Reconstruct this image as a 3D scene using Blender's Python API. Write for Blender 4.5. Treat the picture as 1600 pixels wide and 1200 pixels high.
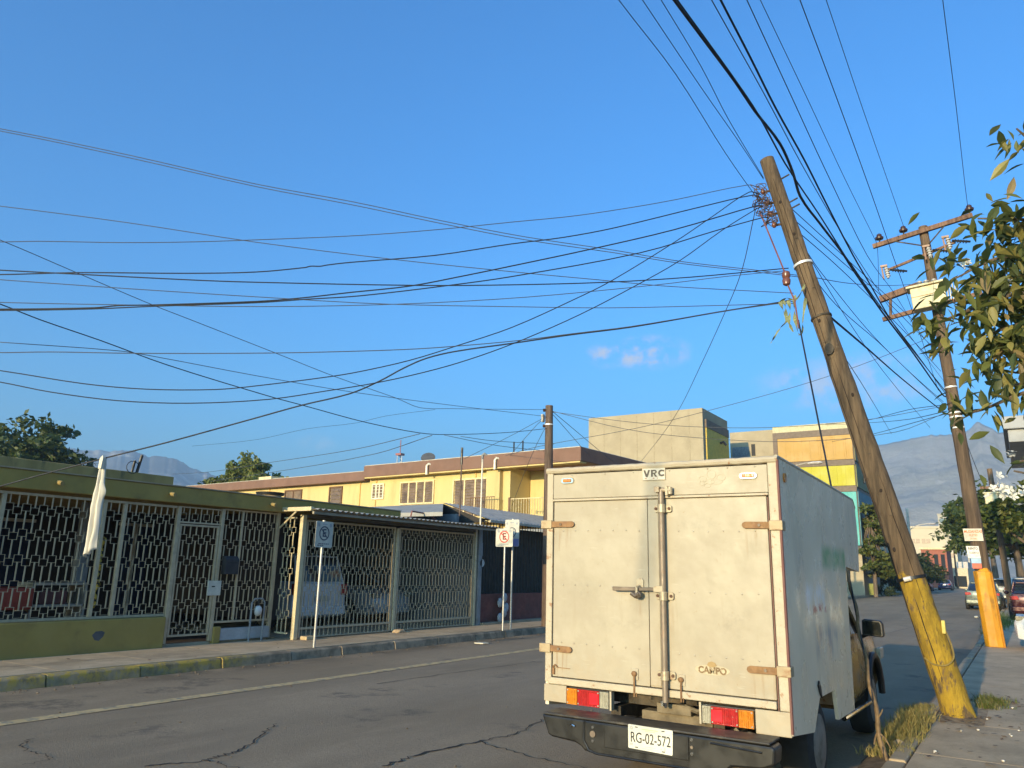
import bpy, bmesh, math, random
from mathutils import Vector, Matrix, noise
R = math.radians
random.seed(7)
for o in list(bpy.data.objects):
    bpy.data.objects.remove(o)
scene = bpy.context.scene
COL = scene.collection

# ---------------------------------------------------------------- camera
cam_d = bpy.data.cameras.new('camera')
cam = bpy.data.objects.new('camera', cam_d)
COL.objects.link(cam)
cam_d.sensor_width = 36.0
cam_d.lens = 27.0
cam_d.clip_start = 0.05
cam_d.clip_end = 9000
cam.matrix_world = Matrix((
    (0.83972734, 0.10730945, 0.53229942, 0.0),
    (0.54248834, -0.20867635, -0.8137325, 0.0),
    (0.02375712, 0.97207966, -0.23344536, 1.6),
    (0, 0, 0, 1)))
scene.camera = cam

# ---------------------------------------------------------------- sky, sun, exposure
SUN_DIR = Vector((-0.02, -1.0, 0.176)).normalized()
CLOUDS = [((-0.3713, 0.8875, 0.2728), (.062, .026), .95), ((-0.4235, 0.8648, 0.2698), (.030, .020), .80), ((-0.1475, 0.9632, 0.2246), (.13, .042), .60), ((-0.7288, 0.6688, 0.147), (.03, .014), .28)]
world = bpy.data.worlds.new('World')
scene.world = world
world.use_nodes = True
wn, wl = world.node_tree.nodes, world.node_tree.links
wn.clear()
w_out = wn.new('ShaderNodeOutputWorld')
w_bg = wn.new('ShaderNodeBackground')
w_sky = wn.new('ShaderNodeTexSky')
w_sky.sky_type = 'NISHITA'
w_sky.sun_disc = False
w_sky.sun_elevation = math.asin(SUN_DIR.z)
w_sky.sun_rotation = math.atan2(SUN_DIR.x, SUN_DIR.y)
w_sky.altitude = 500
w_sky.air_density = 1.3
w_sky.dust_density = 5.5
w_sky.ozone_density = 7.0
w_bg.inputs['Strength'].default_value = 0.15
def w_node(kind, **k):
    n = wn.new(kind)
    for a, v in k.items():
        setattr(n, a, v)
    return n
w_tint = w_node('ShaderNodeMix', data_type='RGBA', blend_type='MULTIPLY')
w_tint.inputs[0].default_value = 1.0
w_tint.inputs[7].default_value = (.72, 1.04, 1.07, 1)
wl.new(w_sky.outputs[0], w_tint.inputs[6])
# three faint wisps of cloud: soft ellipses of directions broken up by noise
w_co = wn.new('ShaderNodeTexCoord')
w_noise = w_node('ShaderNodeTexNoise')
w_noise.inputs['Scale'].default_value = 36
w_noise.inputs['Detail'].default_value = 7
w_noise.inputs['Roughness'].default_value = .62
wl.new(w_co.outputs['Generated'], w_noise.inputs['Vector'])
w_last = w_tint.outputs[2]
for (cx_, cy_, cz_), (ra, rb), amt in CLOUDS:
    d = Vector((cx_, cy_, cz_)).normalized()
    u = d.cross(Vector((0, 0, 1))).normalized()
    v = u.cross(d)
    terms = []
    for ax_, rad_ in ((u, ra), (v, rb)):
        dn = w_node('ShaderNodeVectorMath', operation='DOT_PRODUCT')
        wl.new(w_co.outputs['Generated'], dn.inputs[0])
        dn.inputs[1].default_value = ax_ / rad_
        sq = w_node('ShaderNodeMath', operation='MULTIPLY')
        wl.new(dn.outputs['Value'], sq.inputs[0])
        wl.new(dn.outputs['Value'], sq.inputs[1])
        terms.append(sq.outputs[0])
    fw = w_node('ShaderNodeVectorMath', operation='DOT_PRODUCT')
    wl.new(w_co.outputs['Generated'], fw.inputs[0])
    fw.inputs[1].default_value = d
    fg = w_node('ShaderNodeMath', operation='GREATER_THAN')
    wl.new(fw.outputs['Value'], fg.inputs[0])
    fg.inputs[1].default_value = 0
    ad = w_node('ShaderNodeMath', operation='ADD')
    wl.new(terms[0], ad.inputs[0])
    wl.new(terms[1], ad.inputs[1])
    el_ = w_node('ShaderNodeMapRange', interpolation_type='SMOOTHSTEP')
    wl.new(ad.outputs[0], el_.inputs[0])
    for i_, v_ in ((1, 0.0), (2, 1.0), (3, 1.0), (4, 0.0)):
        el_.inputs[i_].default_value = v_
    nm_ = w_node('ShaderNodeMapRange', interpolation_type='SMOOTHSTEP')
    wl.new(w_noise.outputs['Fac'], nm_.inputs[0])
    nm_.inputs[1].default_value = .40
    nm_.inputs[2].default_value = .70
    mu = w_node('ShaderNodeMath', operation='MULTIPLY')
    wl.new(el_.outputs[0], mu.inputs[0])
    wl.new(nm_.outputs[0], mu.inputs[1])
    mu2 = w_node('ShaderNodeMath', operation='MULTIPLY')
    wl.new(mu.outputs[0], mu2.inputs[0])
    mu2.inputs[1].default_value = amt
    mu3 = w_node('ShaderNodeMath', operation='MULTIPLY')
    wl.new(mu2.outputs[0], mu3.inputs[0])
    wl.new(fg.outputs[0], mu3.inputs[1])
    mx_ = w_node('ShaderNodeMix', data_type='RGBA')
    wl.new(mu3.outputs[0], mx_.inputs[0])
    wl.new(w_last, mx_.inputs[6])
    mx_.inputs[7].default_value = (1.75, 1.75, 1.95, 1)
    w_last = mx_.outputs[2]
wl.new(w_last, w_bg.inputs['Color'])
wl.new(w_bg.outputs[0], w_out.inputs['Surface'])

sun_d = bpy.data.lights.new('sun', 'SUN')
sun = bpy.data.objects.new('sun', sun_d)
COL.objects.link(sun)
sun_d.energy = 2.2
sun_d.angle = R(0.5)
sun_d.color = (1.0, 0.77, 0.43)
sun.rotation_euler = SUN_DIR.to_track_quat('Z', 'Y').to_euler()
sun.location = (0, -20, 30)

scene.view_settings.view_transform = 'Standard'
scene.view_settings.look = 'None'
scene.view_settings.exposure = 1.40
scene.view_settings.gamma = 1.0
scene.view_settings.use_curve_mapping = False
try:
    cy = scene.cycles
    cy.max_bounces = 6
    cy.diffuse_bounces = 3
    cy.glossy_bounces = 3
    cy.transmission_bounces = 4
    cy.transparent_max_bounces = 8
    cy.volume_bounces = 0
    cy.use_denoising = True
    cy.sample_clamp_indirect = 6
except Exception:
    pass

HAZE_DENSITY = 0.00034

# ---------------------------------------------------------------- materials
class NT:
    """small helper around a node tree"""
    def __init__(s, m):
        m.use_nodes = True
        s.n, s.l = m.node_tree.nodes, m.node_tree.links
        s.n.clear()
        s.out = s.n.new('ShaderNodeOutputMaterial')
        s.p = s.n.new('ShaderNodeBsdfPrincipled')
        s.l.new(s.p.outputs[0], s.out.inputs['Surface'])
        s.pos = s.n.new('ShaderNodeNewGeometry').outputs['Position']
    def link(s, a, b):
        s.l.new(a, b)
    def math(s, op, a, b=None, c=None, clamp=False):
        n = s.n.new('ShaderNodeMath')
        n.operation = op
        n.use_clamp = clamp
        for i, v in enumerate((a, b, c)):
            if v is None:
                continue
            if isinstance(v, (int, float)):
                n.inputs[i].default_value = v
            else:
                s.l.new(v, n.inputs[i])
        return n.outputs[0]
    def noise(s, scale, detail=4, rough=.55, stretch=None, vec=None):
        v = vec or s.pos
        if stretch:
            mp = s.n.new('ShaderNodeMapping')
            mp.inputs['Scale'].default_value = stretch
            s.l.new(v, mp.inputs['Vector'])
            v = mp.outputs[0]
        n = s.n.new('ShaderNodeTexNoise')
        n.inputs['Scale'].default_value = scale
        n.inputs['Detail'].default_value = detail
        n.inputs['Roughness'].default_value = rough
        s.l.new(v, n.inputs['Vector'])
        return n.outputs['Fac']
    def ramp(s, fac, lo, hi, a=0.0, b=1.0):
        n = s.n.new('ShaderNodeMapRange')
        n.interpolation_type = 'SMOOTHSTEP'
        for i, v in ((1, lo), (2, hi), (3, a), (4, b)):
            n.inputs[i].default_value = v
        s.l.new(fac, n.inputs[0])
        return n.outputs[0]
    def mix(s, fac, a, b):
        n = s.n.new('ShaderNodeMix')
        n.data_type = 'RGBA'
        if isinstance(fac, (int, float)):
            n.inputs[0].default_value = fac
        else:
            s.l.new(fac, n.inputs[0])
        for i, v in ((6, a), (7, b)):
            if isinstance(v, tuple):
                n.inputs[i].default_value = (*v[:3], 1)
            else:
                s.l.new(v, n.inputs[i])
        return n.outputs[2]
    def xyz(s):
        n = s.n.new('ShaderNodeSeparateXYZ')
        s.l.new(s.pos, n.inputs[0])
        return n.outputs
    def bump(s, h, strength, dist=.01):
        n = s.n.new('ShaderNodeBump')
        n.inputs['Strength'].default_value = strength
        n.inputs['Distance'].default_value = dist
        s.l.new(h, n.inputs['Height'])
        s.l.new(n.outputs[0], s.p.inputs['Normal'])
    def box(s, c, h, soft):
        """soft-edged mask of a box in the place"""
        o = s.xyz()
        r = None
        for i in range(3):
            if h[i] is None:
                continue
            d = s.math('ABSOLUTE', s.math('SUBTRACT', o[i], c[i]))
            m = s.ramp(d, h[i] - soft, h[i] + soft, 1.0, 0.0)
            r = m if r is None else s.math('MULTIPLY', r, m)
        return r
    def rough(s, v):
        if isinstance(v, (int, float)):
            s.p.inputs['Roughness'].default_value = v
        else:
            s.l.new(v, s.p.inputs['Roughness'])

def sc(c, k):
    return tuple(min(1, x * k) for x in c[:3])

def M(name, col, rough=.6, metal=0.0, var=.15, scale=5, dirt=None, dscale=2.5, damt=(.5, .72), bump=0, bscale=60, stretch=None, spec=None):
    m = bpy.data.materials.new(name)
    t = NT(m)
    c = t.mix(t.ramp(t.noise(scale, 5, .6, stretch), .3, .7), sc(col, 1 - var), sc(col, 1 + var))
    if dirt:
        c = t.mix(t.ramp(t.noise(dscale, 6, .65, stretch), *damt), c, dirt)
    t.link(c, t.p.inputs['Base Color'])
    t.rough(t.ramp(t.noise(scale * 1.7, 3), .3, .7, max(0, rough - .08), min(1, rough + .08)))
    t.p.inputs['Metallic'].default_value = metal
    if spec is not None:
        t.p.inputs['Specular IOR Level'].default_value = spec
    if bump:
        t.bump(t.noise(bscale, 4, .6, stretch), bump)
    return m

def M_asphalt():
    m = bpy.data.materials.new('asphalt')
    t = NT(m)
    fine = t.noise(150, 3, .75)
    c = t.mix(t.ramp(fine, .3, .7), (.215, .155, .092), (.41, .30, .185))
    c = t.mix(t.math('MULTIPLY', t.ramp(t.noise(34, 4, .8), .50, .62), .50), c, (.46, .345, .22))
    c = t.mix(t.math('MULTIPLY', t.ramp(t.noise(27, 4, .8), .52, .64), .55), c, (.17, .12, .07))
    c = t.mix(t.math('MULTIPLY', t.ramp(t.noise(3.5, 6, .75), .48, .66), .35), c, (.40, .30, .19))
    c = t.mix(t.math('MULTIPLY', t.ramp(t.noise(48, 3, .7), .60, .70), .6), c, (.14, .10, .06))
    c = t.mix(t.ramp(t.noise(.55, 5, .6, (1, .35, 1)), .38, .68), c, (.25, .18, .105))
    c = t.mix(t.math('MULTIPLY', t.ramp(t.noise(1.6, 6, .7, (1, .22, 1)), .52, .75), .5), c, (.42, .305, .19))
    c = t.mix(t.math('MULTIPLY', t.ramp(t.noise(7, 5, .7), .58, .74), .35), c, (.16, .115, .07))
    x = t.xyz()
    # wheel tracks worn smoother and darker, and a few round oil spots
    wav = t.math('ADD', x[0], t.math('MULTIPLY', t.noise(.25, 3), .8))
    lane = t.math('ABSOLUTE', t.math('SUBTRACT', t.math('PINGPONG', t.math('ADD', wav, 12.0), 1.7), .85))
    c = t.mix(t.math('MULTIPLY', t.ramp(lane, .15, .6, .35, 0), t.ramp(t.noise(1.2, 4, .6, (1, .15, 1)), .3, .6)), c, (.20, .15, .095))
    oil = t.math('MULTIPLY', t.ramp(t.noise(.9, 3, .5), .60, .68), t.ramp(t.noise(6, 4, .7), .35, .6))
    c = t.mix(t.math('MULTIPLY', oil, .6), c, (.09, .07, .05))
    gut = t.math('MULTIPLY', t.ramp(x[0], -10.45, -9.7, 1, 0), t.ramp(t.noise(.9, 5, .6), .35, .6))
    c = t.mix(t.math('MULTIPLY', gut, .75), c, (.10, .075, .045))
    t.link(c, t.p.inputs['Base Color'])
    t.rough(.85)
    t.bump(t.math('ADD', t.noise(110, 4, .75), t.noise(34, 4, .8)), .9, .014)
    return m

def M_concrete(name, a=(.43, .315, .19), b=(.58, .43, .265), stain=(.24, .175, .105), moss=None, scale=1.0):
    m = bpy.data.materials.new(name)
    t = NT(m)
    c = t.mix(t.ramp(t.noise(2.2 * scale, 6, .65), .3, .7), a, b)
    c = t.mix(t.math('MULTIPLY', t.ramp(t.noise(1.1 * scale, 6, .7, (1, .5, 1)), .5, .72), .75), c, stain)
    c = t.mix(t.math('MULTIPLY', t.ramp(t.noise(45, 3, .7), .45, .75), .35), c, stain)
    if moss:
        c = t.mix(t.ramp(t.noise(3, 5, .7), .48, .66), c, moss)
    t.link(c, t.p.inputs['Base Color'])
    t.rough(.9)
    t.bump(t.noise(55, 5, .7), .5, .01)
    return m

def M_kerb():
    m = bpy.data.materials.new('kerb paint')
    t = NT(m)
    c = t.mix(t.ramp(t.noise(3, 6, .7), .35, .65), (.36, .275, .18), (.16, .125, .08))
    x = t.xyz()
    near = t.ramp(x[1], 8.2, 9.0, 1, 0)
    wear = t.ramp(t.noise(7, 6, .75), .44, .58)
    top = t.ramp(x[2], .03, .12, .45, 1.0)
    c = t.mix(t.math('MULTIPLY', near, .22), c, (.34, .24, .055))
    c = t.mix(t.math('MULTIPLY', t.math('MULTIPLY', near, wear), top), c, (.46, .31, .05))
    t.link(c, t.p.inputs['Base Color'])
    t.rough(.9)
    t.bump(t.noise(30, 5, .7), .7, .015)
    return m

def M_wood(name, base=(.15, .10, .058), dark=(.06, .040, .023), paint=None, top=1.6, edge=.25):
    m = bpy.data.materials.new(name)
    t = NT(m)
    c = t.mix(t.ramp(t.noise(10, 6, .65, (1.6, 1.6, .10)), .32, .68), dark, base)
    c = t.mix(t.math('MULTIPLY', t.ramp(t.noise(2.5, 4, .6, (1, 1, .35)), .45, .7), .45), c, sc(base, 1.45))
    c = t.mix(t.ramp(t.noise(26, 4, .7, (2, 2, .06)), .62, .72), c, sc(dark, .45))
    if paint:
        x = t.xyz()
        zz = t.math('ADD', x[2], t.math('MULTIPLY', t.math('SUBTRACT', t.noise(6, 5, .7), .5), edge * 2))
        mask = t.ramp(zz, top - .03, top + .03, 1, 0)
        worn = t.ramp(t.noise(11, 6, .75, (1, 1, .3)), .39, .49)
        pc = t.mix(t.ramp(t.noise(7, 6, .75, (1, 1, .4)), .38, .62), sc(paint, .60), paint)
        c = t.mix(t.math('MULTIPLY', mask, worn), c, pc)
    t.link(c, t.p.inputs['Base Color'])
    t.rough(.85)
    t.bump(t.noise(12, 7, .75, (2, 2, .10)), 1.0, .035)
    return m

def M_leaf(name, cols, trans=.35, rough=.55):
    m = bpy.data.materials.new(name)
    t = NT(m)
    g = t.n.new('ShaderNodeNewGeometry')
    r = t.n.new('ShaderNodeValToRGB')
    el = r.color_ramp.elements
    while len(el) < len(cols):
        el.new(.5)
    for i, c in enumerate(cols):
        el[i].position = i / max(1, len(cols) - 1)
        el[i].color = (*c, 1)
    t.link(g.outputs['Random Per Island'], r.inputs[0])
    t.link(r.outputs[0], t.p.inputs['Base Color'])
    t.rough(rough)
    tr = t.n.new('ShaderNodeBsdfTranslucent')
    t.link(r.outputs[0], tr.inputs['Color'])
    mx = t.n.new('ShaderNodeMixShader')
    mx.inputs[0].default_value = trans
    t.link(t.p.outputs[0], mx.inputs[1])
    t.link(tr.outputs[0], mx.inputs[2])
    t.link(mx.outputs[0], t.out.inputs['Surface'])
    return m

def M_lens(name, col, rough=.15):
    m = bpy.data.materials.new(name)
    t = NT(m)
    c = t.mix(t.ramp(t.noise(30, 3), .35, .65), sc(col, .75), col)
    t.link(c, t.p.inputs['Base Color'])
    t.rough(rough)
    t.bump(t.noise(160, 1, .3, (1, 1, .02)), .5, .004)
    t.p.inputs['Coat Weight'].default_value = .4
    return m

def M_glass(name='dark window glass', col=(.02, .025, .03)):
    m = bpy.data.materials.new(name)
    t = NT(m)
    t.p.inputs['Base Color'].default_value = (*col, 1)
    t.rough(.08)
    t.p.inputs['Specular IOR Level'].default_value = .7
    return m

# ---------------------------------------------------------------- mesh building
class MB:
    def __init__(s):
        s.v, s.f, s.m = [], [], []
    def add(s, vs, fs, m=0):
        b = len(s.v)
        s.v.extend([tuple(v) for v in vs])
        for f in fs:
            s.f.append(tuple(i + b for i in f))
            s.m.append(m)
        return s
    def box(s, x0, x1, y0, y1, z0, z1, m=0):
        return s.add([(x0, y0, z0), (x1, y0, z0), (x1, y1, z0), (x0, y1, z0), (x0, y0, z1), (x1, y0, z1), (x1, y1, z1), (x0, y1, z1)],
                     [(0, 3, 2, 1), (4, 5, 6, 7), (0, 1, 5, 4), (1, 2, 6, 5), (2, 3, 7, 6), (3, 0, 4, 7)], m)
    def prism(s, poly, ax, c0, c1, m=0):
        n = len(poly)
        def P(a, b, c):
            return {'x': (c, a, b), 'y': (a, c, b), 'z': (a, b, c)}[ax]
        vs = [P(a, b, c0) for a, b in poly] + [P(a, b, c1) for a, b in poly]
        fs = [tuple(range(n - 1, -1, -1)), tuple(range(n, 2 * n))]
        fs += [(i, (i + 1) % n, n + (i + 1) % n, n + i) for i in range(n)]
        return s.add(vs, fs, m)
    def tube(s, pts, r, n=6, m=0, cap=True):
        pts = [Vector(p) for p in pts]
        k = len(pts)
        rs = r if isinstance(r, (list, tuple)) else [r] * k
        up = Vector((0, 0, 1))
        t0 = (pts[1] - pts[0]).normalized()
        if abs(t0.dot(up)) > .95:
            up = Vector((1, 0, 0))
        a = t0.cross(up).normalized()
        vs = []
        for i in range(k):
            t = (pts[min(i + 1, k - 1)] - pts[max(i - 1, 0)]).normalized()
            a = (a - t * a.dot(t)).normalized()
            b = t.cross(a)
            for j in range(n):
                q = 2 * math.pi * j / n
                vs.append(pts[i] + (a * math.cos(q) + b * math.sin(q)) * rs[i])
        fs = []
        for i in range(k - 1):
            for j in range(n):
                j2 = (j + 1) % n
                fs.append((i * n + j, i * n + j2, (i + 1) * n + j2, (i + 1) * n + j))
        if cap:
            fs.append(tuple(range(n - 1, -1, -1)))
            fs.append(tuple((k - 1) * n + j for j in range(n)))
        return s.add(vs, fs, m)
    def loft(s, rings, m=0, cap=True, closed=True):
        n = len(rings[0])
        vs = [p for r in rings for p in r]
        fs = []
        for i in range(len(rings) - 1):
            for j in range(n if closed else n - 1):
                j2 = (j + 1) % n
                fs.append((i * n + j, i * n + j2, (i + 1) * n + j2, (i + 1) * n + j))
        if cap:
            fs.append(tuple(range(n - 1, -1, -1)))
            b = (len(rings) - 1) * n
            fs.append(tuple(b + j for j in range(n)))
        return s.add(vs, fs, m)
    def ball(s, c, r, nu=8, nv=5, m=0):
        c = Vector(c)
        rr = r if isinstance(r, (tuple, list)) else (r, r, r)
        rings = []
        for i in range(nv + 1):
            th = math.pi * (i + .02 if i == 0 else (i - .02 if i == nv else i)) / nv
            rings.append([c + Vector((rr[0] * math.sin(th) * math.cos(2 * math.pi * j / nu), rr[1] * math.sin(th) * math.sin(2 * math.pi * j / nu), rr[2] * math.cos(th))) for j in range(nu)])
        return s.loft(rings, m)
    def ring(s, c, r0, r1, ax, t, n=24, m=0, sq=1.0):
        """flat ring round an axis, with thickness t"""
        vs = []
        for k in (0, 1):
            for rad in (r0, r1):
                for j in range(n):
                    q = 2 * math.pi * j / n
                    a, b = rad * math.cos(q), rad * math.sin(q) * sq
                    d = k * t
                    p = {'x': (d, a, b), 'y': (a, d, b), 'z': (a, b, d)}[ax]
                    vs.append((c[0] + p[0], c[1] + p[1], c[2] + p[2]))
        fs = []
        for j in range(n):
            j2 = (j + 1) % n
            A, B, Cc, D = 0, n, 2 * n, 3 * n
            fs += [(A + j, A + j2, B + j2, B + j), (Cc + j, D + j, D + j2, Cc + j2), (B + j, B + j2, D + j2, D + j), (A + j, Cc + j, Cc + j2, A + j2)]
        return s.add(vs, fs, m)
    def build(s, name, mats, parent=None, smooth=False, bevel=0, recalc=True, org=None):
        me = bpy.data.meshes.new(name)
        o_ = org if org is not None else (ORG.get(parent.name) if parent else None)
        if o_ is not None:
            vs = [(x - o_[0], y - o_[1], z - o_[2]) for x, y, z in s.v]
        else:
            vs = s.v
        me.from_pydata(vs, [], s.f)
        if not isinstance(mats, (list, tuple)):
            mats = [mats]
        for m in mats:
            me.materials.append(m)
        if len(mats) > 1:
            me.polygons.foreach_set('material_index', s.m)
        if recalc:
            bm = bmesh.new()
            bm.from_mesh(me)
            bmesh.ops.recalc_face_normals(bm, faces=bm.faces)
            bm.to_mesh(me)
            bm.free()
        if smooth:
            me.polygons.foreach_set('use_smooth', [True] * len(me.polygons))
            if smooth != 'all':
                try:
                    me.set_sharp_from_angle(angle=R(40))
                except Exception:
                    pass
        me.update()
        o = bpy.data.objects.new(name, me)
        COL.objects.link(o)
        if parent:
            o.parent = parent
            ORG[o.name] = ORG.get(parent.name)
        if bevel:
            b = o.modifiers.new('bevel', 'BEVEL')
            b.width = bevel
            b.segments = 2
            b.limit_method = 'ANGLE'
        return o

ORG = {}
def tag(o, label=None, cat=None, group=None, kind=None):
    if label:
        o['label'] = label
    if cat:
        o['category'] = cat
    if group:
        o['group'] = group
    if kind:
        o['kind'] = kind
    return o
def thing(name, label, cat, loc=(0, 0, 0), group=None, rotz=0.0, local=False):
    """an Empty at the base of a thing; its parts are given in place coordinates unless local"""
    o = bpy.data.objects.new(name, None)
    o.empty_display_size = .2
    COL.objects.link(o)
    o.location = loc
    o.rotation_euler = (0, 0, rotz)
    ORG[o.name] = None if local else tuple(loc)
    return tag(o, label, cat, group)
def struct(name, mb, mats, **k):
    return tag(mb.build(name, mats, **k), kind='structure')
def stamp(me, name, parent, loc, scale=None, rot=None, kind=None):
    """another object that shares the mesh me"""
    o = bpy.data.objects.new(name, me)
    COL.objects.link(o)
    o.parent = parent
    g = ORG.get(parent.name) if parent else None
    o.location = (loc[0] - g[0], loc[1] - g[1], loc[2] - g[2]) if g else loc
    if scale:
        o.scale = scale
    if rot:
        o.rotation_euler = rot
    return o
def copy_tree(o, parent=None):
    c = o.copy()
    COL.objects.link(c)
    if parent:
        c.parent = parent
    ORG[c.name] = ORG.get(o.name)
    for ch in list(o.children):
        copy_tree(ch, c)
    return c
def text(name, body, mat, parent, loc, size, sx=1.0, rot=(R(90), 0, 0), depth=.0015, align='CENTER', bold=0.0, org=True):
    cu = bpy.data.curves.new(name, 'FONT')
    cu.body = body
    cu.size = size
    cu.align_x = align
    cu.align_y = 'CENTER'
    cu.extrude = depth
    cu.offset = bold
    tmp = bpy.data.objects.new(name, cu)
    COL.objects.link(tmp)
    bpy.context.view_layer.update()
    dg = bpy.context.evaluated_depsgraph_get()
    me = bpy.data.meshes.new_from_object(tmp.evaluated_get(dg))
    bpy.data.objects.remove(tmp)
    me.materials.clear()
    me.materials.append(mat)
    o = bpy.data.objects.new(name, me)
    COL.objects.link(o)
    o.parent = parent
    g = ORG.get(parent.name)
    o.location = (loc[0] - g[0], loc[1] - g[1], loc[2] - g[2]) if g else loc
    o.rotation_euler = rot
    o.scale = (sx, 1, 1)
    return o
def spline(pts, per=5):
    """Catmull-Rom through points"""
    P = [Vector(p) for p in pts]
    out = []
    for i in range(len(P) - 1):
        p0, p1, p2, p3 = P[max(i - 1, 0)], P[i], P[i + 1], P[min(i + 2, len(P) - 1)]
        if i == 0:
            p0 = p1 * 2 - p2
        if i == len(P) - 2:
            p3 = p2 * 2 - p1
        d1, d2 = (p2 - p0), (p3 - p1)
        L = (p2 - p1).length
        m1 = d1 * (L / max(1e-6, (p1 - p0).length + L))
        m2 = d2 * (L / max(1e-6, (p3 - p2).length + L))
        for k in range(per):
            u = k / per
            out.append(p1 * (2 * u**3 - 3 * u**2 + 1) + m1 * (u**3 - 2 * u**2 + u) + p2 * (-2 * u**3 + 3 * u**2) + m2 * (u**3 - u**2))
    out.append(P[-1])
    return out

# ---------------------------------------------------------------- shared materials
asphalt = M_asphalt()
walk_conc = M_concrete('sidewalk concrete')
walk_conc2 = M_concrete('right sidewalk concrete', (.40, .295, .18), (.55, .41, .255))
kerb_mat = M_kerb()
kerb_plain = M_concrete('kerb concrete', (.31, .235, .145), (.43, .33, .21))
crack_mat = M('crack tar', (.018, .016, .014), .95)
line_mat = M('worn yellow line', (.56, .38, .17), .85, dirt=(.25, .21, .14), dscale=9, damt=(.45, .65), bump=.3)
soil = M('dry soil', (.14, .10, .06), .95, var=.4, scale=12, bump=.8, bscale=40)
earth = M('earth', (.13, .115, .085), .95, var=.3, scale=.05)
olive = M('olive wall paint', (.33, .235, .06), .85, var=.10, scale=1.5, dirt=(.23, .16, .05), dscale=1.7, damt=(.5, .75), bump=.25, bscale=70)
olive_dark = M('weathered olive paint', (.33, .24, .085), .9, var=.2, scale=2.2, dirt=(.10, .09, .05), dscale=3, damt=(.5, .7), bump=.3, stretch=(1, 1, .3))
grey_wall = M('grey render', (.25, .26, .26), .85, dirt=(.15, .15, .14), bump=.25)
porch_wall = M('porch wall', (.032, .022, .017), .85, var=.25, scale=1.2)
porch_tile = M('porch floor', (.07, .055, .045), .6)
bar_mat = M('grille paint', (.44, .35, .22), .55, var=.12, scale=9, dirt=(.20, .15, .09), dscale=14, damt=(.62, .75))
bar_cream = M('cream grille paint', (.55, .46, .28), .55, var=.1, scale=9, dirt=(.28, .2, .11), dscale=10, damt=(.6, .75))
dark_bar = M('dark grille paint', (.03, .03, .026), .5)
red_plinth = M('dull red render', (.17, .06, .045), .85, var=.2, dirt=(.10, .05, .04), bump=.2)
sheet_metal = M('galvanised sheet', (.42, .37, .29), .5, .15, var=.12, scale=3, dirt=(.2, .19, .17), dscale=4)
white_paint = M('white metal paint', (.60, .56, .46), .4, var=.06)
steel = M('dull steel', (.17, .13, .095), .55, .4, var=.2, scale=14, dirt=(.14, .08, .045), dscale=10, damt=(.55, .7))
rust = M('rusty strap', (.25, .135, .055), .7, .2, var=.2, scale=18, dirt=(.20, .10, .05), dscale=12, damt=(.45, .7), bump=.2)
black_plastic = M('black plastic', (.012, .012, .013), .45, var=.2)
rubber = M('tyre rubber', (.018, .017, .016), .85, var=.2, bump=.3, bscale=40)
cable_mat = M('black cable', (.012, .014, .02), .6, var=.1)
cable_grey = M('weathered wire', (.06, .065, .075), .6, var=.1)
brown_paint = M('brown eave paint', (.18, .10, .07), .8, var=.1, scale=1.5)
yellow_wall = M('yellow wall paint', (.57, .445, .195), .85, var=.05, scale=1, dirt=(.40, .30, .125), dscale=1.6, damt=(.50, .80), stretch=(1, 1, .14))
glass = M_glass()
wood_plain = M_wood('weathered pole wood', (.15, .098, .058), (.065, .042, .025))
wood_paint = M_wood('pole wood with yellow foot', (.155, .105, .058), (.06, .040, .022), paint=(.42, .275, .022), top=1.62)
amber = M_lens('amber lens', (.60, .20, .015))
red_lens = M_lens('red lens', (.42, .022, .02))
clear_lens = M_lens('clear lens', (.38, .35, .26))
chrome = M('chrome', (.7, .68, .64), .15, 1.0, var=.05)
ink = M('black print', (.02, .02, .02), .7)

# ================================================================ THE SETTING
# ground to the horizon
mb = MB()
mb.add([(-2980, -58, -.06), (1680, -58, -.06), (1680, 2390, -.06), (-2980, 2390, -.06)], [(0, 1, 2, 3)])
struct('ground', mb, earth)

# road, fine strips so that its surface is slightly uneven
mb = MB()
ys = [-12 + i * 1.0 for i in range(60)] + [48 + i * 8 for i in range(25)]
xs = [-10.56 + i * .86 for i in range(12)]
for y in ys:
    for x in xs:
        cam_z = -.0012 * (x + 5.8) ** 2 * .25
        mb.v.append((x, y, cam_z + .006 * noise.noise((x * .9, y * .5, 3))))
nx = len(xs)
for j in range(len(ys) - 1):
    for i in range(nx - 1):
        mb.f.append((j * nx + i, j * nx + i + 1, (j + 1) * nx + i + 1, (j + 1) * nx + i))
        mb.m.append(0)
road = struct('road', mb, asphalt, smooth='all')
# cracks and seams are thin ribbons of their own just over the asphalt
def road_z(x, y):
    return -.0003 * (x + 5.8) ** 2 + .006 * noise.noise((x * .9, y * .5, 3))
def crack(pts, w):
    random.seed(int(abs(pts[0][0] * 100)))
    P = spline([(x, y, 0) for x, y in pts], 9)
    mb = MB()
    L = []
    for i, p in enumerate(P):
        t = (P[min(i + 1, len(P) - 1)] - P[max(i - 1, 0)]).normalized()
        n = Vector((-t.y, t.x, 0))
        c = p + n * random.uniform(-.035, .035)
        ww = w * random.uniform(.35, 1.3) * (1 - .6 * i / len(P))
        L.append((c + n * ww, c - n * ww))
    for a, b in L:
        mb.v += [(a.x, a.y, road_z(a.x, a.y) + .007), (b.x, b.y, road_z(b.x, b.y) + .007)]
    for i in range(len(L) - 1):
        mb.f.append((2 * i, 2 * i + 1, 2 * i + 3, 2 * i + 2))
        mb.m.append(0)
    mb.build('crack', crack_mat, road)
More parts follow.
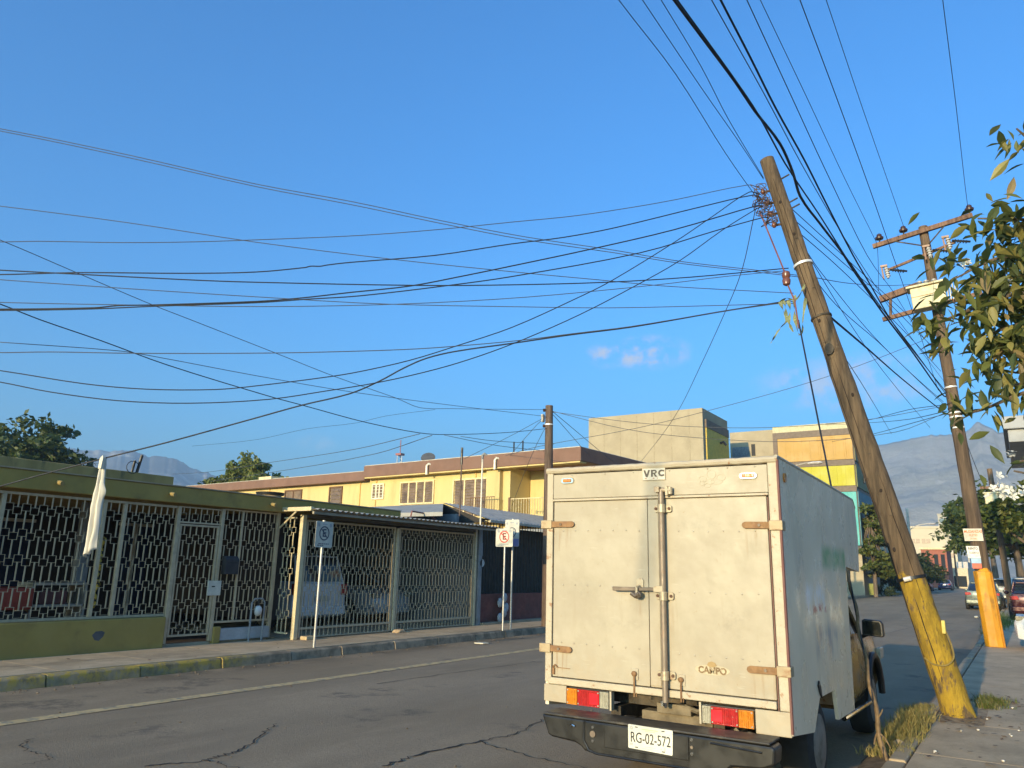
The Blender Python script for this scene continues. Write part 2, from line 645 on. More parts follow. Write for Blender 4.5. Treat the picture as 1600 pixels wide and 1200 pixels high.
crack([(-6.02, 4.01), (-5.83, 4.38), (-5.85, 4.59), (-5.95, 4.92), (-6.29, 5.39), (-6.58, 5.79)], .016)
crack([(-5.85, 4.45), (-5.62, 4.42), (-5.36, 4.42)], .010)
crack([(-4.55, 5.2), (-4.6, 5.61), (-4.48, 6.42), (-4.41, 6.96), (-4.56, 7.76)], .016)
crack([(-4.46, 6.42), (-3.98, 6.29), (-3.4, 6.2), (-2.6, 6.3)], .011)
crack([(-7.69, 8.48), (-7.6, 10.2), (-7.42, 12.36)], .012)
crack([(-7.67, 3.95), (-7.46, 3.76), (-7.16, 3.7), (-6.84, 3.71), (-6.74, 3.46)], .009)
crack([(-3.2, 19.5), (-3.6, 24), (-3.3, 30)], .016)
# yellow line along the parking lane
mb = MB()
yy = [-6 + i * .5 for i in range(112)]
for y in yy:
    for s in (-.095, .095):
        x = -8.56 + s + .012 * noise.noise((y * .8, s * 40, 1))
        mb.v.append((x, y, road_z(x, y) + .006))
for i in range(len(yy) - 1):
    mb.f.append((2 * i, 2 * i + 1, 2 * i + 3, 2 * i + 2))
    mb.m.append(0)
struct('yellow_road_line', mb, line_mat)

# left sidewalk: kerb stones and slabs, each with its own joint
walk_l = struct('left_sidewalk', MB().box(-12.52, -10.76, -8, 60, -.05, .118), soil)
random.seed(3)
y = -6.0
while y < 32:
    L = random.uniform(1.05, 1.5)
    b = MB()
    dx = random.uniform(-.012, .012)
    b.prism([(-10.76, -.04), (-10.57 + dx, -.04), (-10.60 + dx, .12), (-10.63 + dx, .142), (-10.76, .142)], 'y', y + .008, y + L - .008)
    b.build('kerb_stone', kerb_mat, walk_l, bevel=.012)
    y += L
MB().box(-10.76, -10.58, 32.02, 60, -.04, .14).build('kerb', kerb_plain, walk_l)
y = -5.0
while y < 34:
    L = random.uniform(1.3, 1.7)
    if y + L > 34:
        break
    for xa, xb in ((-12.5, -11.62), (-11.61, -10.77)):
        dz = random.uniform(-.006, .006)
        MB().box(xa, xb, y + .002, y + L - .002, .08, .15).build('slab', walk_conc, walk_l, bevel=.004)
    y += L
# low step along the house front
MB().box(-12.62, -12.505, 1.0, 10.6, .1, .19).build('step', kerb_plain, walk_l, bevel=.01)

# right sidewalk
walk_r = struct('right_sidewalk', MB().box(-1.02, 3.2, -6, 140, -.05, .07), soil)
y = -4.0
while y < 60:
    L = random.uniform(1.6, 2.3)
    for k, (xa, xb) in enumerate(((-.98, .35), (.36, 1.9))):
        if k == 0 and 10.15 < y + L / 2 < 12.0:
            xa = -.52
        dz = random.uniform(-.008, .008)
        MB().box(xa, xb, y + .0025, y + L - .0025, .03, .098).build('slab', walk_conc2, walk_r, bevel=.005)
    y += L
y = -4.0
while y < 50:
    L = random.uniform(1.1, 1.6)
    dx = random.uniform(-.02, .02)
    MB().box(-1.14 + dx, -1.0, y + .01, y + L - .01, -.04, .10 + random.uniform(-.02, .01)).build('kerb_stone', kerb_plain, walk_r, bevel=.018)
    y += L
MB().box(-1.13, -1.0, 50.5, 140, -.04, .09).build('kerb', kerb_plain, walk_r)
# bare soil at the kerb where the weeds grow
mb = MB()
N = 40
for i in range(N):
    y = 7.2 + i * .12
    for j in range(7):
        x = -1.42 + j * .115
        e = math.sin(math.pi * i / (N - 1)) ** .5 * math.sin(math.pi * (j + .0) / 6.0) ** .6
        mb.v.append((x + .02 * noise.noise((x * 9, y * 3, 0)), y, -.02 + .145 * e * (.8 + .3 * noise.noise((x * 7, y * 5, 2)))))
for i in range(N - 1):
    for j in range(6):
        mb.f.append((i * 7 + j, i * 7 + j + 1, (i + 1) * 7 + j + 1, (i + 1) * 7 + j))
        mb.m.append(0)
struct('kerb_soil', mb, soil, smooth='all')
mb = MB()
for i in range(13):
    for j in range(5):
        x, y = -1.0 + j * .12, 10.05 + i * .165
        mb.v.append((x, y, .085 + .025 * noise.noise((x * 9, y * 6, 1))))
for i in range(12):
    for j in range(4):
        mb.f.append((i * 5 + j, i * 5 + j + 1, (i + 1) * 5 + j + 1, (i + 1) * 5 + j))
        mb.m.append(0)
struct('pole_soil', mb, M('dusty soil', (.30, .215, .125), .95, var=.35, scale=14, bump=.8, bscale=40), smooth='all')
# far left sidewalk beyond the crossing
mb = MB()
mb.box(-16, -11.2, 62, 240, -.05, .13)
struct('far_sidewalk', mb, kerb_plain)

# mountains: a height field ring far off
rock = bpy.data.materials.new('mountain rock')
t = NT(rock)
c = t.mix(t.ramp(t.noise(.012, 8, .65), .35, .65), (.34, .32, .27), (.46, .42, .36))
c = t.mix(t.math('MULTIPLY', t.ramp(t.noise(.03, 7, .7, (1, 1, .25)), .52, .68), .5), c, (.62, .56, .48))
t.link(c, t.p.inputs['Base Color'])
t.rough(.95)
t.bump(t.noise(.05, 8, .7), .6, 10)
def prof(tab, a):
    for (a0, h0), (a1, h1) in zip(tab, tab[1:]):
        if a0 <= a <= a1:
            u = (a - a0) / (a1 - a0)
            return h0 + (h1 - h0) * u
    return tab[0][1] if a < tab[0][0] else tab[-1][1]
def ridge(name, tab, a0, a1, D, na, rr, rough_k, seed, mat):
    mb = MB()
    nr = len(rr)
    k_ = 1500.0 / D
    for i in range(na):
        a = a0 + (a1 - a0) * i / (na - 1)
        H = prof(tab, a) * D
        for r in rr:
            x, y = math.sin(R(a)) * r, math.cos(R(a)) * r
            f = (r - rr[0]) / (D - rr[0])
            k = f ** 1.4 if r <= D else max(0, 1 - ((r - D) / (rr[-1] - D)) * 1.1)
            # gullies run down the slope, finer noise on top of them
            gul = 1 - abs(noise.noise((x * .0055 * k_ + seed + .6 * noise.noise((x * .004 * k_, y * .004 * k_, 1)), y * .0045 * k_, 4.0))) * 1.6
            gul2 = 1 - abs(noise.noise((x * .016 * k_ + seed, y * .012 * k_, 9.0))) * 1.6
            q = noise.fractal((x * .012 * k_ + seed, y * .012 * k_, seed), .9, 2.1, 5)
            m = min(1, k * 2.5) * max(0.0, 1 - k ** 4)
            crest = rough_k * (.07 * noise.noise((a * 2.3, seed, 0)) + .03 * noise.noise((a * 4.3, seed, 5)) + .012 * noise.noise((a * 11.0, seed, 7)))
            z = 1.6 + H * (k * (1 + crest * .8) + rough_k * m * (1 - .6 * k) * ((gul - .6) * .5 + (gul2 - .6) * .22) + q * .07 * min(1, k * 3) * (1.12 - k))
            mb.v.append((x, y, z if k > 0 else -1))
    for i in range(na - 1):
        for j in range(nr - 1):
            mb.f.append((i * nr + j, (i + 1) * nr + j, (i + 1) * nr + j + 1, i * nr + j + 1))
            mb.m.append(0)
    return struct(name, mb, mat, smooth='all')
rock_far = M('far mountain rock', (.115, .12, .125), .95, var=.35, scale=.006, dirt=(.36, .32, .27), dscale=.010, damt=(.50, .66), stretch=(1, 1, .3))
rr = [520 + i * 25 for i in range(40)] + [1560 + i * 80 for i in range(6)]
ridge('mountain', [(-24, .04), (-16, .085), (-10, .135), (-7.4, .153), (-5, .160), (-3.2, .162), (-2.4, .162), (-1.8, .169), (-1.4, .175), (-1.0, .170), (-.4, .161), (.4, .161), (1.6, .185), (6, .19), (14, .17), (30, .12)], -24, 30, 1500, 420, rr, .22, 3.1, rock)
rr = [1000 + i * 40 for i in range(31)] + [2300 + i * 110 for i in range(5)]
ridge('far_mountain', [(-80, .10), (-70, .105), (-64, .118), (-62.6, .121), (-61.6, .1195), (-60.8, .121), (-60.0, .1235), (-59.2, .122), (-58.5, .117), (-58.2, .119), (-57.4, .1205), (-56.6, .118), (-55.7, .109), (-53.7, .097), (-50.4, .078), (-47, .05), (-42, .035), (-36, .03)], -80, -36, 2200, 420, rr, .42, 8.7, rock_far)

# ================================================================ OLIVE HOUSE
house = thing('olive_house', 'low olive green house with an iron grille front and flat parapet roof', 'house', (-12.5, 6, 0))
mb = MB()
mb.box(-12.62, -12.40, -4, 8.33, .12, .655)
plinth = mb.build('plinth', olive, house, bevel=.02)
MB().prism([(7.07, .42), (7.12, .475), (7.22, .48), (7.27, .455), (7.25, .39), (7.19, .33), (7.12, .345)], 'x', -12.402, -12.396).build('bare_patch', M('bare render', (.10, .095, .095), .95), plinth)
mb = MB()
mb.box(-12.6, -12.42, 9.33, 9.47, .12, .44)
mb.build('pier', olive, house, bevel=.01)
MB().box(-12.6, -12.44, 9.475, 10.6, .19, .40).build('low_wall', M_concrete('pale low wall', (.33, .34, .34), (.45, .45, .44)), house, bevel=.01)
# fascia slab and set-back parapet
mb = MB()
mb.box(-17.6, -12.38, -4, 14.2, 2.585, 2.865)
fascia = mb.build('fascia', olive, house, bevel=.012)
MB().box(-17.4, -14.5, -4, 9.52, 2.88, 3.27).build('parapet', olive_dark, house, bevel=.015)
MB().box(-17.5, -12.36, -4, 14.2, 2.868, 2.888).build('roof_edge', kerb_plain, fascia)
for y in (6.18, 8.10, 10.31):
    b = MB()
    b.tube([(-12.42, y, 2.735), (-12.23, y - .01, 2.705)], .035, 10)
    b.build('drain_spout', olive_dark, house, smooth=True)
# porch interior
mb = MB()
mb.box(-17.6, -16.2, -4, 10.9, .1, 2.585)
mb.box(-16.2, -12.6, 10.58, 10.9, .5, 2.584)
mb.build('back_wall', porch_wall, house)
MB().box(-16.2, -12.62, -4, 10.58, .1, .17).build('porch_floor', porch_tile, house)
navy = M('navy curtain', (.012, .016, .045), .8)
for y0, y1, z0, z1 in ((3.2, 4.6, 1.1, 2.3), (6.5, 7.7, 1.0, 2.25), (9.5, 10.2, .2, 2.3)):
    w = MB().box(-16.2, -16.16, y0, y1, z0, z1).build('window', navy, house)
    f = MB()
    f.box(-16.16, -16.12, y0 - .05, y1 + .05, z1, z1 + .06)
    f.box(-16.16, -16.12, y0 - .05, y1 + .05, z0 - .06, z0)
    f.box(-16.16, -16.12, (y0 + y1) / 2 - .03, (y0 + y1) / 2 + .03, z0, z1)
    f.build('frame', white_paint, w)
MB().box(-14.2, -14.02, 7.55, 7.75, .17, 2.58).build('pillar', grey_wall, house, bevel=.01)
MB().box(-14.2, -14.02, 4.9, 5.1, .17, 2.58).build('pillar', grey_wall, house, bevel=.01)

# roof bits on the olive house
t1 = thing('roof_vent', 'squat grey chimney cap with a dark collar on the olive roof end', 'vent', (-14.6, 11.6, 2.87))
b = MB()
b.loft([[(-14.6 + r * math.cos(q * math.pi / 8), 12.1 + r * math.sin(q * math.pi / 8), z) for q in range(16)] for z, r in ((2.87, .52), (2.97, .44), (3.10, .26), (3.14, .24))])
b.build('cowl', M_concrete('grey cowl'), t1, smooth=True)
b = MB()
b.loft([[(-14.6 + r * math.cos(q * math.pi / 8), 12.1 + r * math.sin(q * math.pi / 8), z) for q in range(16)] for z, r in ((3.13, .31), (3.19, .33), (3.2, .2))])
b.build('collar', black_plastic, t1, smooth=True)
t1 = thing('roof_mast', 'short dark service mast with a coiled wire behind the white cloth', 'mast', (-14.0, 8.0, 3.2))
b = MB()
b.tube([(-14.55, 8.72, 3.25), (-14.5, 8.76, 3.62)], .03, 8)
b.tube([(-14.55, 8.62, 3.25), (-14.52, 8.64, 3.5)], .025, 8)
b.build('post', black_plastic, t1)
b = MB()
b.tube([(-14.5, 8.60 + .13 * math.cos(q * .5), 3.36 + .12 * math.sin(q * .5)) for q in range(14)], .008, 5)
b.build('coil', cable_mat, t1)

# things stored behind the grille
t1 = thing('toy_cart', 'red box cart on dark wheels stored behind the grille at far left', 'cart', (-13.6, 6.1, .17))
MB().box(-13.9, -13.3, 5.75, 6.55, .78, 1.12).build('box', M('red cart paint', (.35, .05, .025), .5), t1, bevel=.03)
MB().box(-13.85, -13.35, 5.8, 6.5, .62, .75).build('chassis', black_plastic, t1)
for y in (5.95, 6.35):
    b = MB()
    b.tube([(-13.35, y, .45), (-13.27, y, .45)], .2, 16)
    b.build('wheel', rubber, t1)
t1 = thing('storage_shelf', 'grey shelf unit behind the left grille beside the red cart', 'shelf', (-13.8, 6.9, .17))
b = MB()
for z in (.4, .8, 1.15):
    b.box(-14.0, -13.5, 6.6, 7.5, z, z + .04)
for y in (6.6, 7.46):
    b.box(-14.0, -13.5, y, y + .04, .17, 1.16)
b.build('frame', sheet_metal, t1)
MB().box(-13.9, -13.55, 6.75, 7.2, .84, 1.06).build('bin', M('dull red bin', (.16, .05, .04), .6), t1, bevel=.02)
t1 = MB()
P = []
for i in range(26):
    z = 1.95 - i * .045
    P.append((-12.72 + .02 * math.sin(i * .9), 7.21 + .02 * math.cos(i * 1.1) + .012 * noise.noise((i * .4, 0, 0)), z))
t1.tube(P, [.022 + .012 * abs(math.sin(i * .8)) for i in range(26)], 6)
tag(t1.build('hanging_tape', M('twisted yellow tape', (.55, .40, .06), .6, dirt=(.03, .025, .02), dscale=16, damt=(.5, .56)), smooth='all'), 'twisted yellow and black tape hanging between two grille posts', 'tape')

# ================================================================ IRON GRILLES
D, PITCH = .118, .375
bb = MB()
bb.box(-.008, .008, -.0085, .0085, 0, 1)
o_ = bb.build('bar_shape', bar_mat)
BAR = o_.data
bpy.data.objects.remove(o_)
bb = MB()
h, w, tk = .055, D / 2 - .0027, .0026
bb.box(-.006, .006, -w - tk, -w + tk, -h, h)
bb.box(-.006, .006, w - tk, w + tk, -h, h)
bb.box(-.005, .005, -w + tk, w - tk, h - .006, h)
bb.box(-.005, .005, -w + tk, w - tk, -h, -h + .006)
o_ = bb.build('link_shape', bar_mat)
LINK = o_.data
bpy.data.objects.remove(o_)
def cell_meshes(mat):
    if mat is bar_mat:
        return BAR, LINK
    r = []
    for me in (BAR, LINK):
        c = me.copy()
        c.materials.clear()
        c.materials.append(mat)
        r.append(c)
    return r
CREAM = cell_meshes(bar_cream)
def grille(root, x, y0, y1, z0, z1, ztop, meshes, along='y', pitch=PITCH):
    n = max(1, round((y1 - y0) / D))
    d = (y1 - y0) / n
    for k in range(n):
        s = y0 + (k + .5) * d
        z = ztop - (.052 if k % 2 else 0)
        def put(me, nm, zz, sz=None):
            loc = (x, s, zz) if along == 'y' else (s, x, zz)
            o = stamp(me, nm, root, loc, rot=(0, 0, 0 if along == 'y' else R(90)))
            o.scale = (1, d / D if me is meshes[1] else 1, sz or 1)
        upper = z1
        zz = z
        while True:
            if zz > z1 - .005:
                zz -= pitch
                continue
            # bar from the piece above down to this link's top
            if zz < z0:
                if upper - z0 > .015:
                    put(meshes[0], 'bar', z0, upper - z0)
                break
            if upper - zz > .015:
                put(meshes[0], 'bar', zz, upper - zz)
            if zz - .11 < z0:
                if zz - z0 > .02:
                    put(meshes[0], 'bar', z0, zz - z0 - .001)
                break
            put(meshes[1], 'link', zz - .055)
            upper = zz - .11
            zz -= pitch
def posts(root, spec, mat):
    for nm, bx in spec:
        MB().box(*bx).build(nm, mat, root, bevel=.004)
GX = -12.5
g1 = thing('iron_grille', 'long iron grille of bars and staggered links over the olive plinth', 'grille', (GX, 6, .65), 'painted iron grilles along the house fronts')
posts(g1, [('rail', (GX - .02, GX + .02, 1.5, 8.33, 2.50, 2.54)), ('rail', (GX - .02, GX + .02, 1.5, 8.33, .66, .70))] +
      [('post', (GX - .03, GX + .03, y - .03, y + .03, .70, 2.50)) for y in (3.6, 5.50, 7.03, 7.38)], bar_mat)
for a, b in ((1.5, 3.57), (3.63, 5.47), (5.53, 7.0), (7.41, 8.33), (7.06, 7.35)):
    grille(g1, GX, a, b, .70, 2.50, 2.375, CREAM if False else (BAR, LINK))
g2 = thing('entrance_gate', 'narrow iron entrance gate with a square lock plate', 'gate', (GX, 8.85, .3), 'painted iron grilles along the house fronts')
posts(g2, [('post', (GX - .035, GX + .035, 8.345, 8.415, .20, 2.54)), ('post', (GX - .035, GX + .035, 9.265, 9.335, .20, 2.56)),
           ('frame', (GX - .02, GX + .02, 8.43, 8.47, .34, 2.20)), ('frame', (GX - .02, GX + .02, 9.215, 9.255, .34, 2.20)),
           ('rail', (GX - .02, GX + .02, 8.43, 9.255, 2.20, 2.235)), ('rail', (GX - .02, GX + .02, 8.43, 9.255, .305, .34)),
           ('rail', (GX - .02, GX + .02, 8.42, 9.26, 2.25, 2.28)), ('rail', (GX - .02, GX + .02, 8.42, 9.26, 2.52, 2.545))], bar_mat)
grille(g2, GX, 8.472, 9.213, .34, 2.20, 2.055, (BAR, LINK))
grille(g2, GX, 8.42, 9.26, 2.28, 2.52, 2.43, (BAR, LINK))
lp = MB().box(GX + .022, GX + .05, 9.12, 9.40, .99, 1.25).build('lock_plate', M('lock plate', (.55, .52, .42), .5), g2, bevel=.005)
MB().box(GX + .051, GX + .06, 9.2, 9.26, 1.14, 1.16).build('keyhole', black_plastic, lp)
for z in (.75, 1.4, 2.0):
    MB().tube([(GX + .03, 8.42, z), (GX + .03, 8.42, z + .07)], .014, 8).build('hinge', bar_mat, g2)
g3 = thing('iron_grille', 'short iron grille between the entrance gate and the carport', 'grille', (GX, 9.95, .45), 'painted iron grilles along the house fronts')
posts(g3, [('rail', (GX - .02, GX + .02, 9.34, 10.58, .50, .535)), ('rail', (GX - .02, GX + .02, 9.34, 10.58, 2.54, 2.57)), ('post', (GX - .03, GX + .03, 10.585, 10.655, .18, 2.60)), ('post', (GX - .02, GX + .02, 9.74, 9.78, .535, 2.54))], bar_mat)
grille(g3, GX, 9.34, 9.735, .535, 2.54, 2.375, (BAR, LINK))
grille(g3, GX, 9.785, 10.58, .535, 2.54, 2.375, (BAR, LINK))
t1 = thing('mailbox', 'dark metal letter box fixed to the grille beside the entrance gate', 'mailbox', (GX + .05, 9.52, 1.37))
MB().prism([(GX + .03, 1.37), (GX + .15, 1.37), (GX + .15, 1.64), (GX + .09, 1.70), (GX + .03, 1.70)], 'y', 9.37, 9.67).build('box', M('dark letter box', (.035, .035, .037), .5, .3), t1, bevel=.008)
MB().box(GX + .15, GX + .155, 9.42, 9.62, 1.57, 1.585).build('slot', ink, t1)
t1 = thing('gas_meter', 'grey meter with bent pipes standing before the short grille', 'meter', (GX + .1, 10.2, .2))
b = MB()
b.tube([(GX + .14, 10.06, .15), (GX + .14, 10.06, .85), (GX + .14, 10.12, .92), (GX + .14, 10.3, .92), (GX + .14, 10.36, .85), (GX + .14, 10.36, .15)], .018, 8)
b.build('pipe', grey_wall, t1, smooth=True)
b = MB()
b.ball((GX + .15, 10.21, .70), (.07, .08, .10), 12, 8)
b.build('dial_case', M('meter casing', (.55, .55, .52), .4), t1, smooth=True)
MB().tube([(GX + .15, 10.21, .78), (GX + .15, 10.21, .92)], .02, 8).build('valve', black_plastic, t1)

# ================================================================ CARPORT
CX = -12.05
cp = thing('carport', 'lean-to carport with a corrugated roof edge and cream posts', 'carport', (CX, 14, .15))
MB().box(CX - .045, CX + .045, 10.83, 10.93, .15, 2.55).build('post', bar_cream, cp, bevel=.006)
MB().box(CX - .04, CX + .04, 16.80, 16.88, .15, 2.60).build('post', bar_cream, cp, bevel=.006)
MB().box(-12.55, -11.56, 10.60, 10.68, 2.605, 2.685).build('rafter', bar_cream, cp, bevel=.006)
MB().tube([(-12.44, 10.62, 2.28), (-12.0, 10.63, 2.60)], .018, 6).build('brace', bar_cream, cp)
b = MB()
b.box(-11.58, -11.53, 10.66, 17.0, 2.545, 2.60)
b.build('eave_beam', M('weathered eave steel', (.30, .27, .21), .6, .2), cp, bevel=.005)
b = MB()
b.box(CX - .05, CX + .05, 10.94, 16.79, 2.50, 2.56)
b.build('header', M('dark header steel', (.10, .09, .07), .6, .2), cp)
for i in range(4):
    y = 11.6 + i * 1.6
    MB().box(-17, -11.6, y - .03, y + .03, 2.55, 2.612).build('rafter', M('dark rafter', (.12, .10, .08), .7) if i == 0 else bpy.data.materials['dark rafter'], cp)
# corrugated sheet, real waves
b = MB()
n = 300
for i in range(n):
    y = 10.62 + i * (17.05 - 10.62) / (n - 1)
    dz = .018 * math.sin(2 * math.pi * y / .155)
    for x, z in ((-11.44, 2.638), (-17.2, 2.86)):
        b.v.append((x, y, z + dz))
        b.v.append((x, y, z + dz + .004))
for i in range(n - 1):
    a, c = i * 4, i * 4 + 4
    b.f += [(a, a + 2, c + 2, c), (a + 1, c + 1, c + 3, a + 3), (a, c, c + 1, a + 1)]
    b.m += [0, 0, 0]
b.build('roof_sheet', sheet_metal, cp, smooth=True)
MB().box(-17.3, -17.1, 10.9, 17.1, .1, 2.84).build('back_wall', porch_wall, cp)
MB().box(-17.1, -12.0, 16.95, 17.1, .1, 2.60).build('side_wall', grey_wall, cp)
MB().box(-17.1, -12.1, 10.9, 16.95, .08, .155).build('carport_floor', walk_conc, cp)
MB().tube([(-12.6, 14.8, 2.72), (-12.55, 14.8, 2.92), (-12.6, 15.5, 2.90), (-12.62, 15.9, 2.76)], .02, 6).build('bent_pipe', M('red oxide pipe', (.16, .05, .04), .6), cp)
gs_ = thing('iron_grille', 'narrow sunlit iron grille set crosswise at the near end of the carport', 'grille', (-12.3, 10.75, .2), 'painted iron grilles along the house fronts')
posts(gs_, [('rail', (-12.46, CX - .05, 10.735, 10.765, .26, .29)), ('rail', (-12.46, CX - .05, 10.735, 10.765, 2.47, 2.50))], bar_cream)
grille(gs_, 10.75, -12.46, CX - .05, .29, 2.47, 2.30, CREAM, 'x', .40)
g4 = thing('carport_gate', 'near leaf of the carport gate, the white car rear behind it', 'gate', (CX, 12.3, .15), 'painted iron grilles along the house fronts')
def leaf(root, y0, y1):
    posts(root, [('frame', (CX - .02, CX + .02, y0, y0 + .05, .17, 2.46)), ('frame', (CX - .02, CX + .02, y1 - .05, y1, .17, 2.46)),
                 ('rail', (CX - .022, CX + .022, y0 + .05, y1 - .05, .33, .375)), ('rail', (CX - .02, CX + .02, y0 + .05, y1 - .05, .17, .195)), ('rail', (CX - .02, CX + .02, y0 + .05, y1 - .05, 2.42, 2.46))], bar_mat)
    grille(root, CX, y0 + .05, y1 - .05, .375, 2.42, 2.36, (BAR, LINK), 'y', .40)
    n = int((y1 - y0 - .1) / .118)
    for k in range(n):
        stamp(BAR, 'bar', root, (CX, y0 + .11 + k * .118, .195), (1, 1, .135))
leaf(g4, 10.96, 13.66)
g5 = thing('carport_gate', 'far leaf of the carport gate, beside the grey neighbouring house', 'gate', (CX, 15.2, .15), 'painted iron grilles along the house fronts')
leaf(g5, 13.80, 16.78)
MB().box(CX - .03, CX + .04, 13.69, 13.77, .17, 2.44).build('latch_post', bar_cream, g5, bevel=.005)
b = MB()
b.prism([(13.6, .15), (13.9, .15), (13.82, .22), (13.68, .21)], 'x', -11.95, -11.75)
tag(b.build('stop_block', walk_conc, bevel=.02), 'small broken concrete stop at the middle of the carport gate', 'block')
tag(MB().box(-11.98, -11.80, 10.98, 11.22, .15, .22).build('wood_block', M('pale wood block', (.5, .38, .22), .8), bevel=.015), 'pale wooden block on the sidewalk by the sunlit carport post', 'block')

# ================================================================ GREY HOUSE NEXT DOOR
h2 = thing('grey_house', 'grey house with a sloping metal awning and a dull red plinth', 'house', (-12.2, 19, 0))
MB().box(-12.28, -12.12, 17.12, 24.2, .15, .92).build('plinth', red_plinth, h2, bevel=.01)
MB().box(-12.32, -11.9, 17.12, 24.2, .1, .20).build('step', kerb_plain, h2, bevel=.01)
b = MB()
b.box(-17.5, -12.9, 17.1, 17.22, .15, 3.02)
b.box(-17.6, -17.4, 17.1, 24.2, .15, 3.3)
b.box(-17.5, -12.2, 24.0, 24.2, .15, 3.0)
b.build('wall', grey_wall, h2)
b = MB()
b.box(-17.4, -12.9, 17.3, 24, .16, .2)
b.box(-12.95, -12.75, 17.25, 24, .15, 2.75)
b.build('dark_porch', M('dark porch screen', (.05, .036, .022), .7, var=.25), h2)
for k in range(44):
    stamp(BAR, 'bar', h2, (-12.2, 17.3 + k * .15, .92), (1, 1, 1.95)).data = BAR
dk = BAR.copy()
dk.materials.clear()
dk.materials.append(dark_bar)
for ch in h2.children:
    if ch.data is BAR:
        ch.data = dk
MB().box(-12.23, -12.17, 17.2, 24.0, 2.87, 2.91).build('rail', dark_bar, h2)
# awning of ribbed sheet: high at the back, low over the sidewalk
b = MB()
n = 160
for i in range(n):
    y = 17.35 + i * (24.2 - 17.35) / (n - 1)
    dz = .012 * math.sin(2 * math.pi * y / .18)
    b.v += [(-11.95, y, 2.86 + dz), (-13.6, y, 3.36 + dz), (-11.95, y, 2.865 + dz), (-13.6, y, 3.365 + dz)]
for i in range(n - 1):
    a, c = i * 4, i * 4 + 4
    b.f += [(a, a + 1, c + 1, c), (a + 2, c + 2, c + 3, a + 3), (a, c, c + 2, a + 2)]
    b.m += [0, 0, 0]
b.build('awning_sheet', sheet_metal, h2, smooth=True)
MB().box(-11.97, -11.93, 17.35, 24.2, 2.80, 2.86).build('gutter', sheet_metal, h2)
b = MB()
b.prism([(-13.6, 2.80), (-12.0, 2.80), (-13.6, 3.33)], 'y', 17.37, 17.42)
b.build('gable_board', M('dark gable board', (.03, .026, .022), .8), h2)
b = MB()
b.add([(-13.62, 17.4, 3.34), (-17.8, 17.4, 3.30), (-17.8, 15.3, 2.93), (-11.98, 15.3, 2.93), (-13.62, 17.4, 3.24), (-17.8, 17.4, 3.2), (-17.8, 15.3, 2.83), (-11.98, 15.3, 2.83)], [(0, 1, 2, 3), (4, 7, 6, 5), (0, 3, 7, 4), (3, 2, 6, 7), (2, 1, 5, 6), (1, 0, 4, 5)])
b.build('roof_slab', M('grey roof coat', (.30, .29, .26), .8, dirt=(.34, .33, .3), dscale=1.3), h2)
t1 = thing('electric_meter', 'round electric meter with grey conduit beside the carport end', 'meter', (-12.1, 17.1, 1.2))
b = MB()
b.tube([(-12.1, 17.12, 1.72), (-12.0, 17.12, 1.72)], .10, 16)
b.build('dial_case', M('meter glass', (.45, .47, .46), .25), t1, smooth=True)
MB().box(-12.12, -12.06, 17.02, 17.22, 1.9, 2.25).build('fuse_box', grey_wall, t1, bevel=.01)
MB().box(-12.12, -12.07, 17.04, 17.2, 1.35, 1.6).build('fuse_box', grey_wall, t1, bevel=.01)
b = MB()
b.tube([(-12.09, 17.1, 1.6), (-12.09, 17.1, 4.52)], .022, 8)
m_ = thing('conduit_mast', 'white service conduit rising through the awning corner to a bent head', 'mast', (-12.09, 17.1, 1.6))
b.build('pipe', white_paint, m_, smooth=True)
b = MB()
b.tube([(-12.09, 17.1, 4.50), (-12.09, 17.1, 4.6), (-12.05, 17.13, 4.64), (-12.0, 17.17, 4.6)], [.03, .04, .04, .03], 8)
b.build('head', grey_wall, m_, smooth=True)
m_ = thing('service_mast', 'tall thin dark mast standing on the grey roof ridge', 'mast', (-12.2, 16.3, 2.9))
MB().tube([(-12.2, 16.3, 2.9), (-12.2, 16.3, 4.25)], .02, 8).build('pipe', M('brown pipe', (.10, .06, .04), .6), m_)
MB().tube([(-12.2, 16.3, 4.25), (-12.2, 16.3, 4.7)], .032, 8).build('sleeve', black_plastic, m_)
t1 = MB()
for k in range(5):
    t1.ball((-11.98 + .03 * math.sin(k * 2), 18.0 + .16 * (k % 3), .3 + .13 * k), (.05, .12, .13), 8, 5)
tag(t1.build('rubbish_bag', M('pale plastic bag', (.35, .37, .38), .35), smooth='all'), 'limp pale plastic bag hung on the dull red plinth', 'bag')

# ================================================================ YELLOW HOUSE ROW (faces the camera)
yb = thing('yellow_building', 'two storey yellow house row with a brown eave', 'house', (-13.3, 25.0, 0), rotz=math.atan2(-1.0, 11.36), local=True)
def yp(nm, bx, mat, par=None, bevel=0):
    return MB().box(*bx).build(nm, mat, par or yb, bevel=bevel)
yp('wall', (-27, -3.22, 0, 8, 0, 5.5), yellow_wall)
yp('wall', (-3.2, 0.0, 1.3, 8, 0, 5.5), yellow_wall)
yp('column', (-4.26, -3.58, -.22, -.002, 3.0, 5.36), yellow_wall)
yp('floor_slab', (-3.2, .0, -.2, 1.3, 3.3, 3.6), yellow_wall)
for x in (-5.0, -7.32 - 3.6, -19.0, -12.0):
    yp('wall_rib', (x - .03, x + .03, -.04, -.002, 2.5, 5.35), M('yellow trim', (.60, .38, .13), .8) if x == -5.0 else bpy.data.materials['yellow trim'])
ev = yp('eave', (-11.35, .35, -.45, 8.3, 5.45, 5.96), brown_paint, bevel=.02)
yp('eave', (-27, -11.36, -.38, 8.2, 5.32, 5.74), brown_paint, bevel=.02)
yp('soffit', (-11.3, .3, -.42, 0, 5.40, 5.448), yellow_wall)
yp('roof_cap', (-11.3, .3, -.43, 8.2, 5.962, 5.985), M('pale roof cap', (.5, .46, .38), .8))
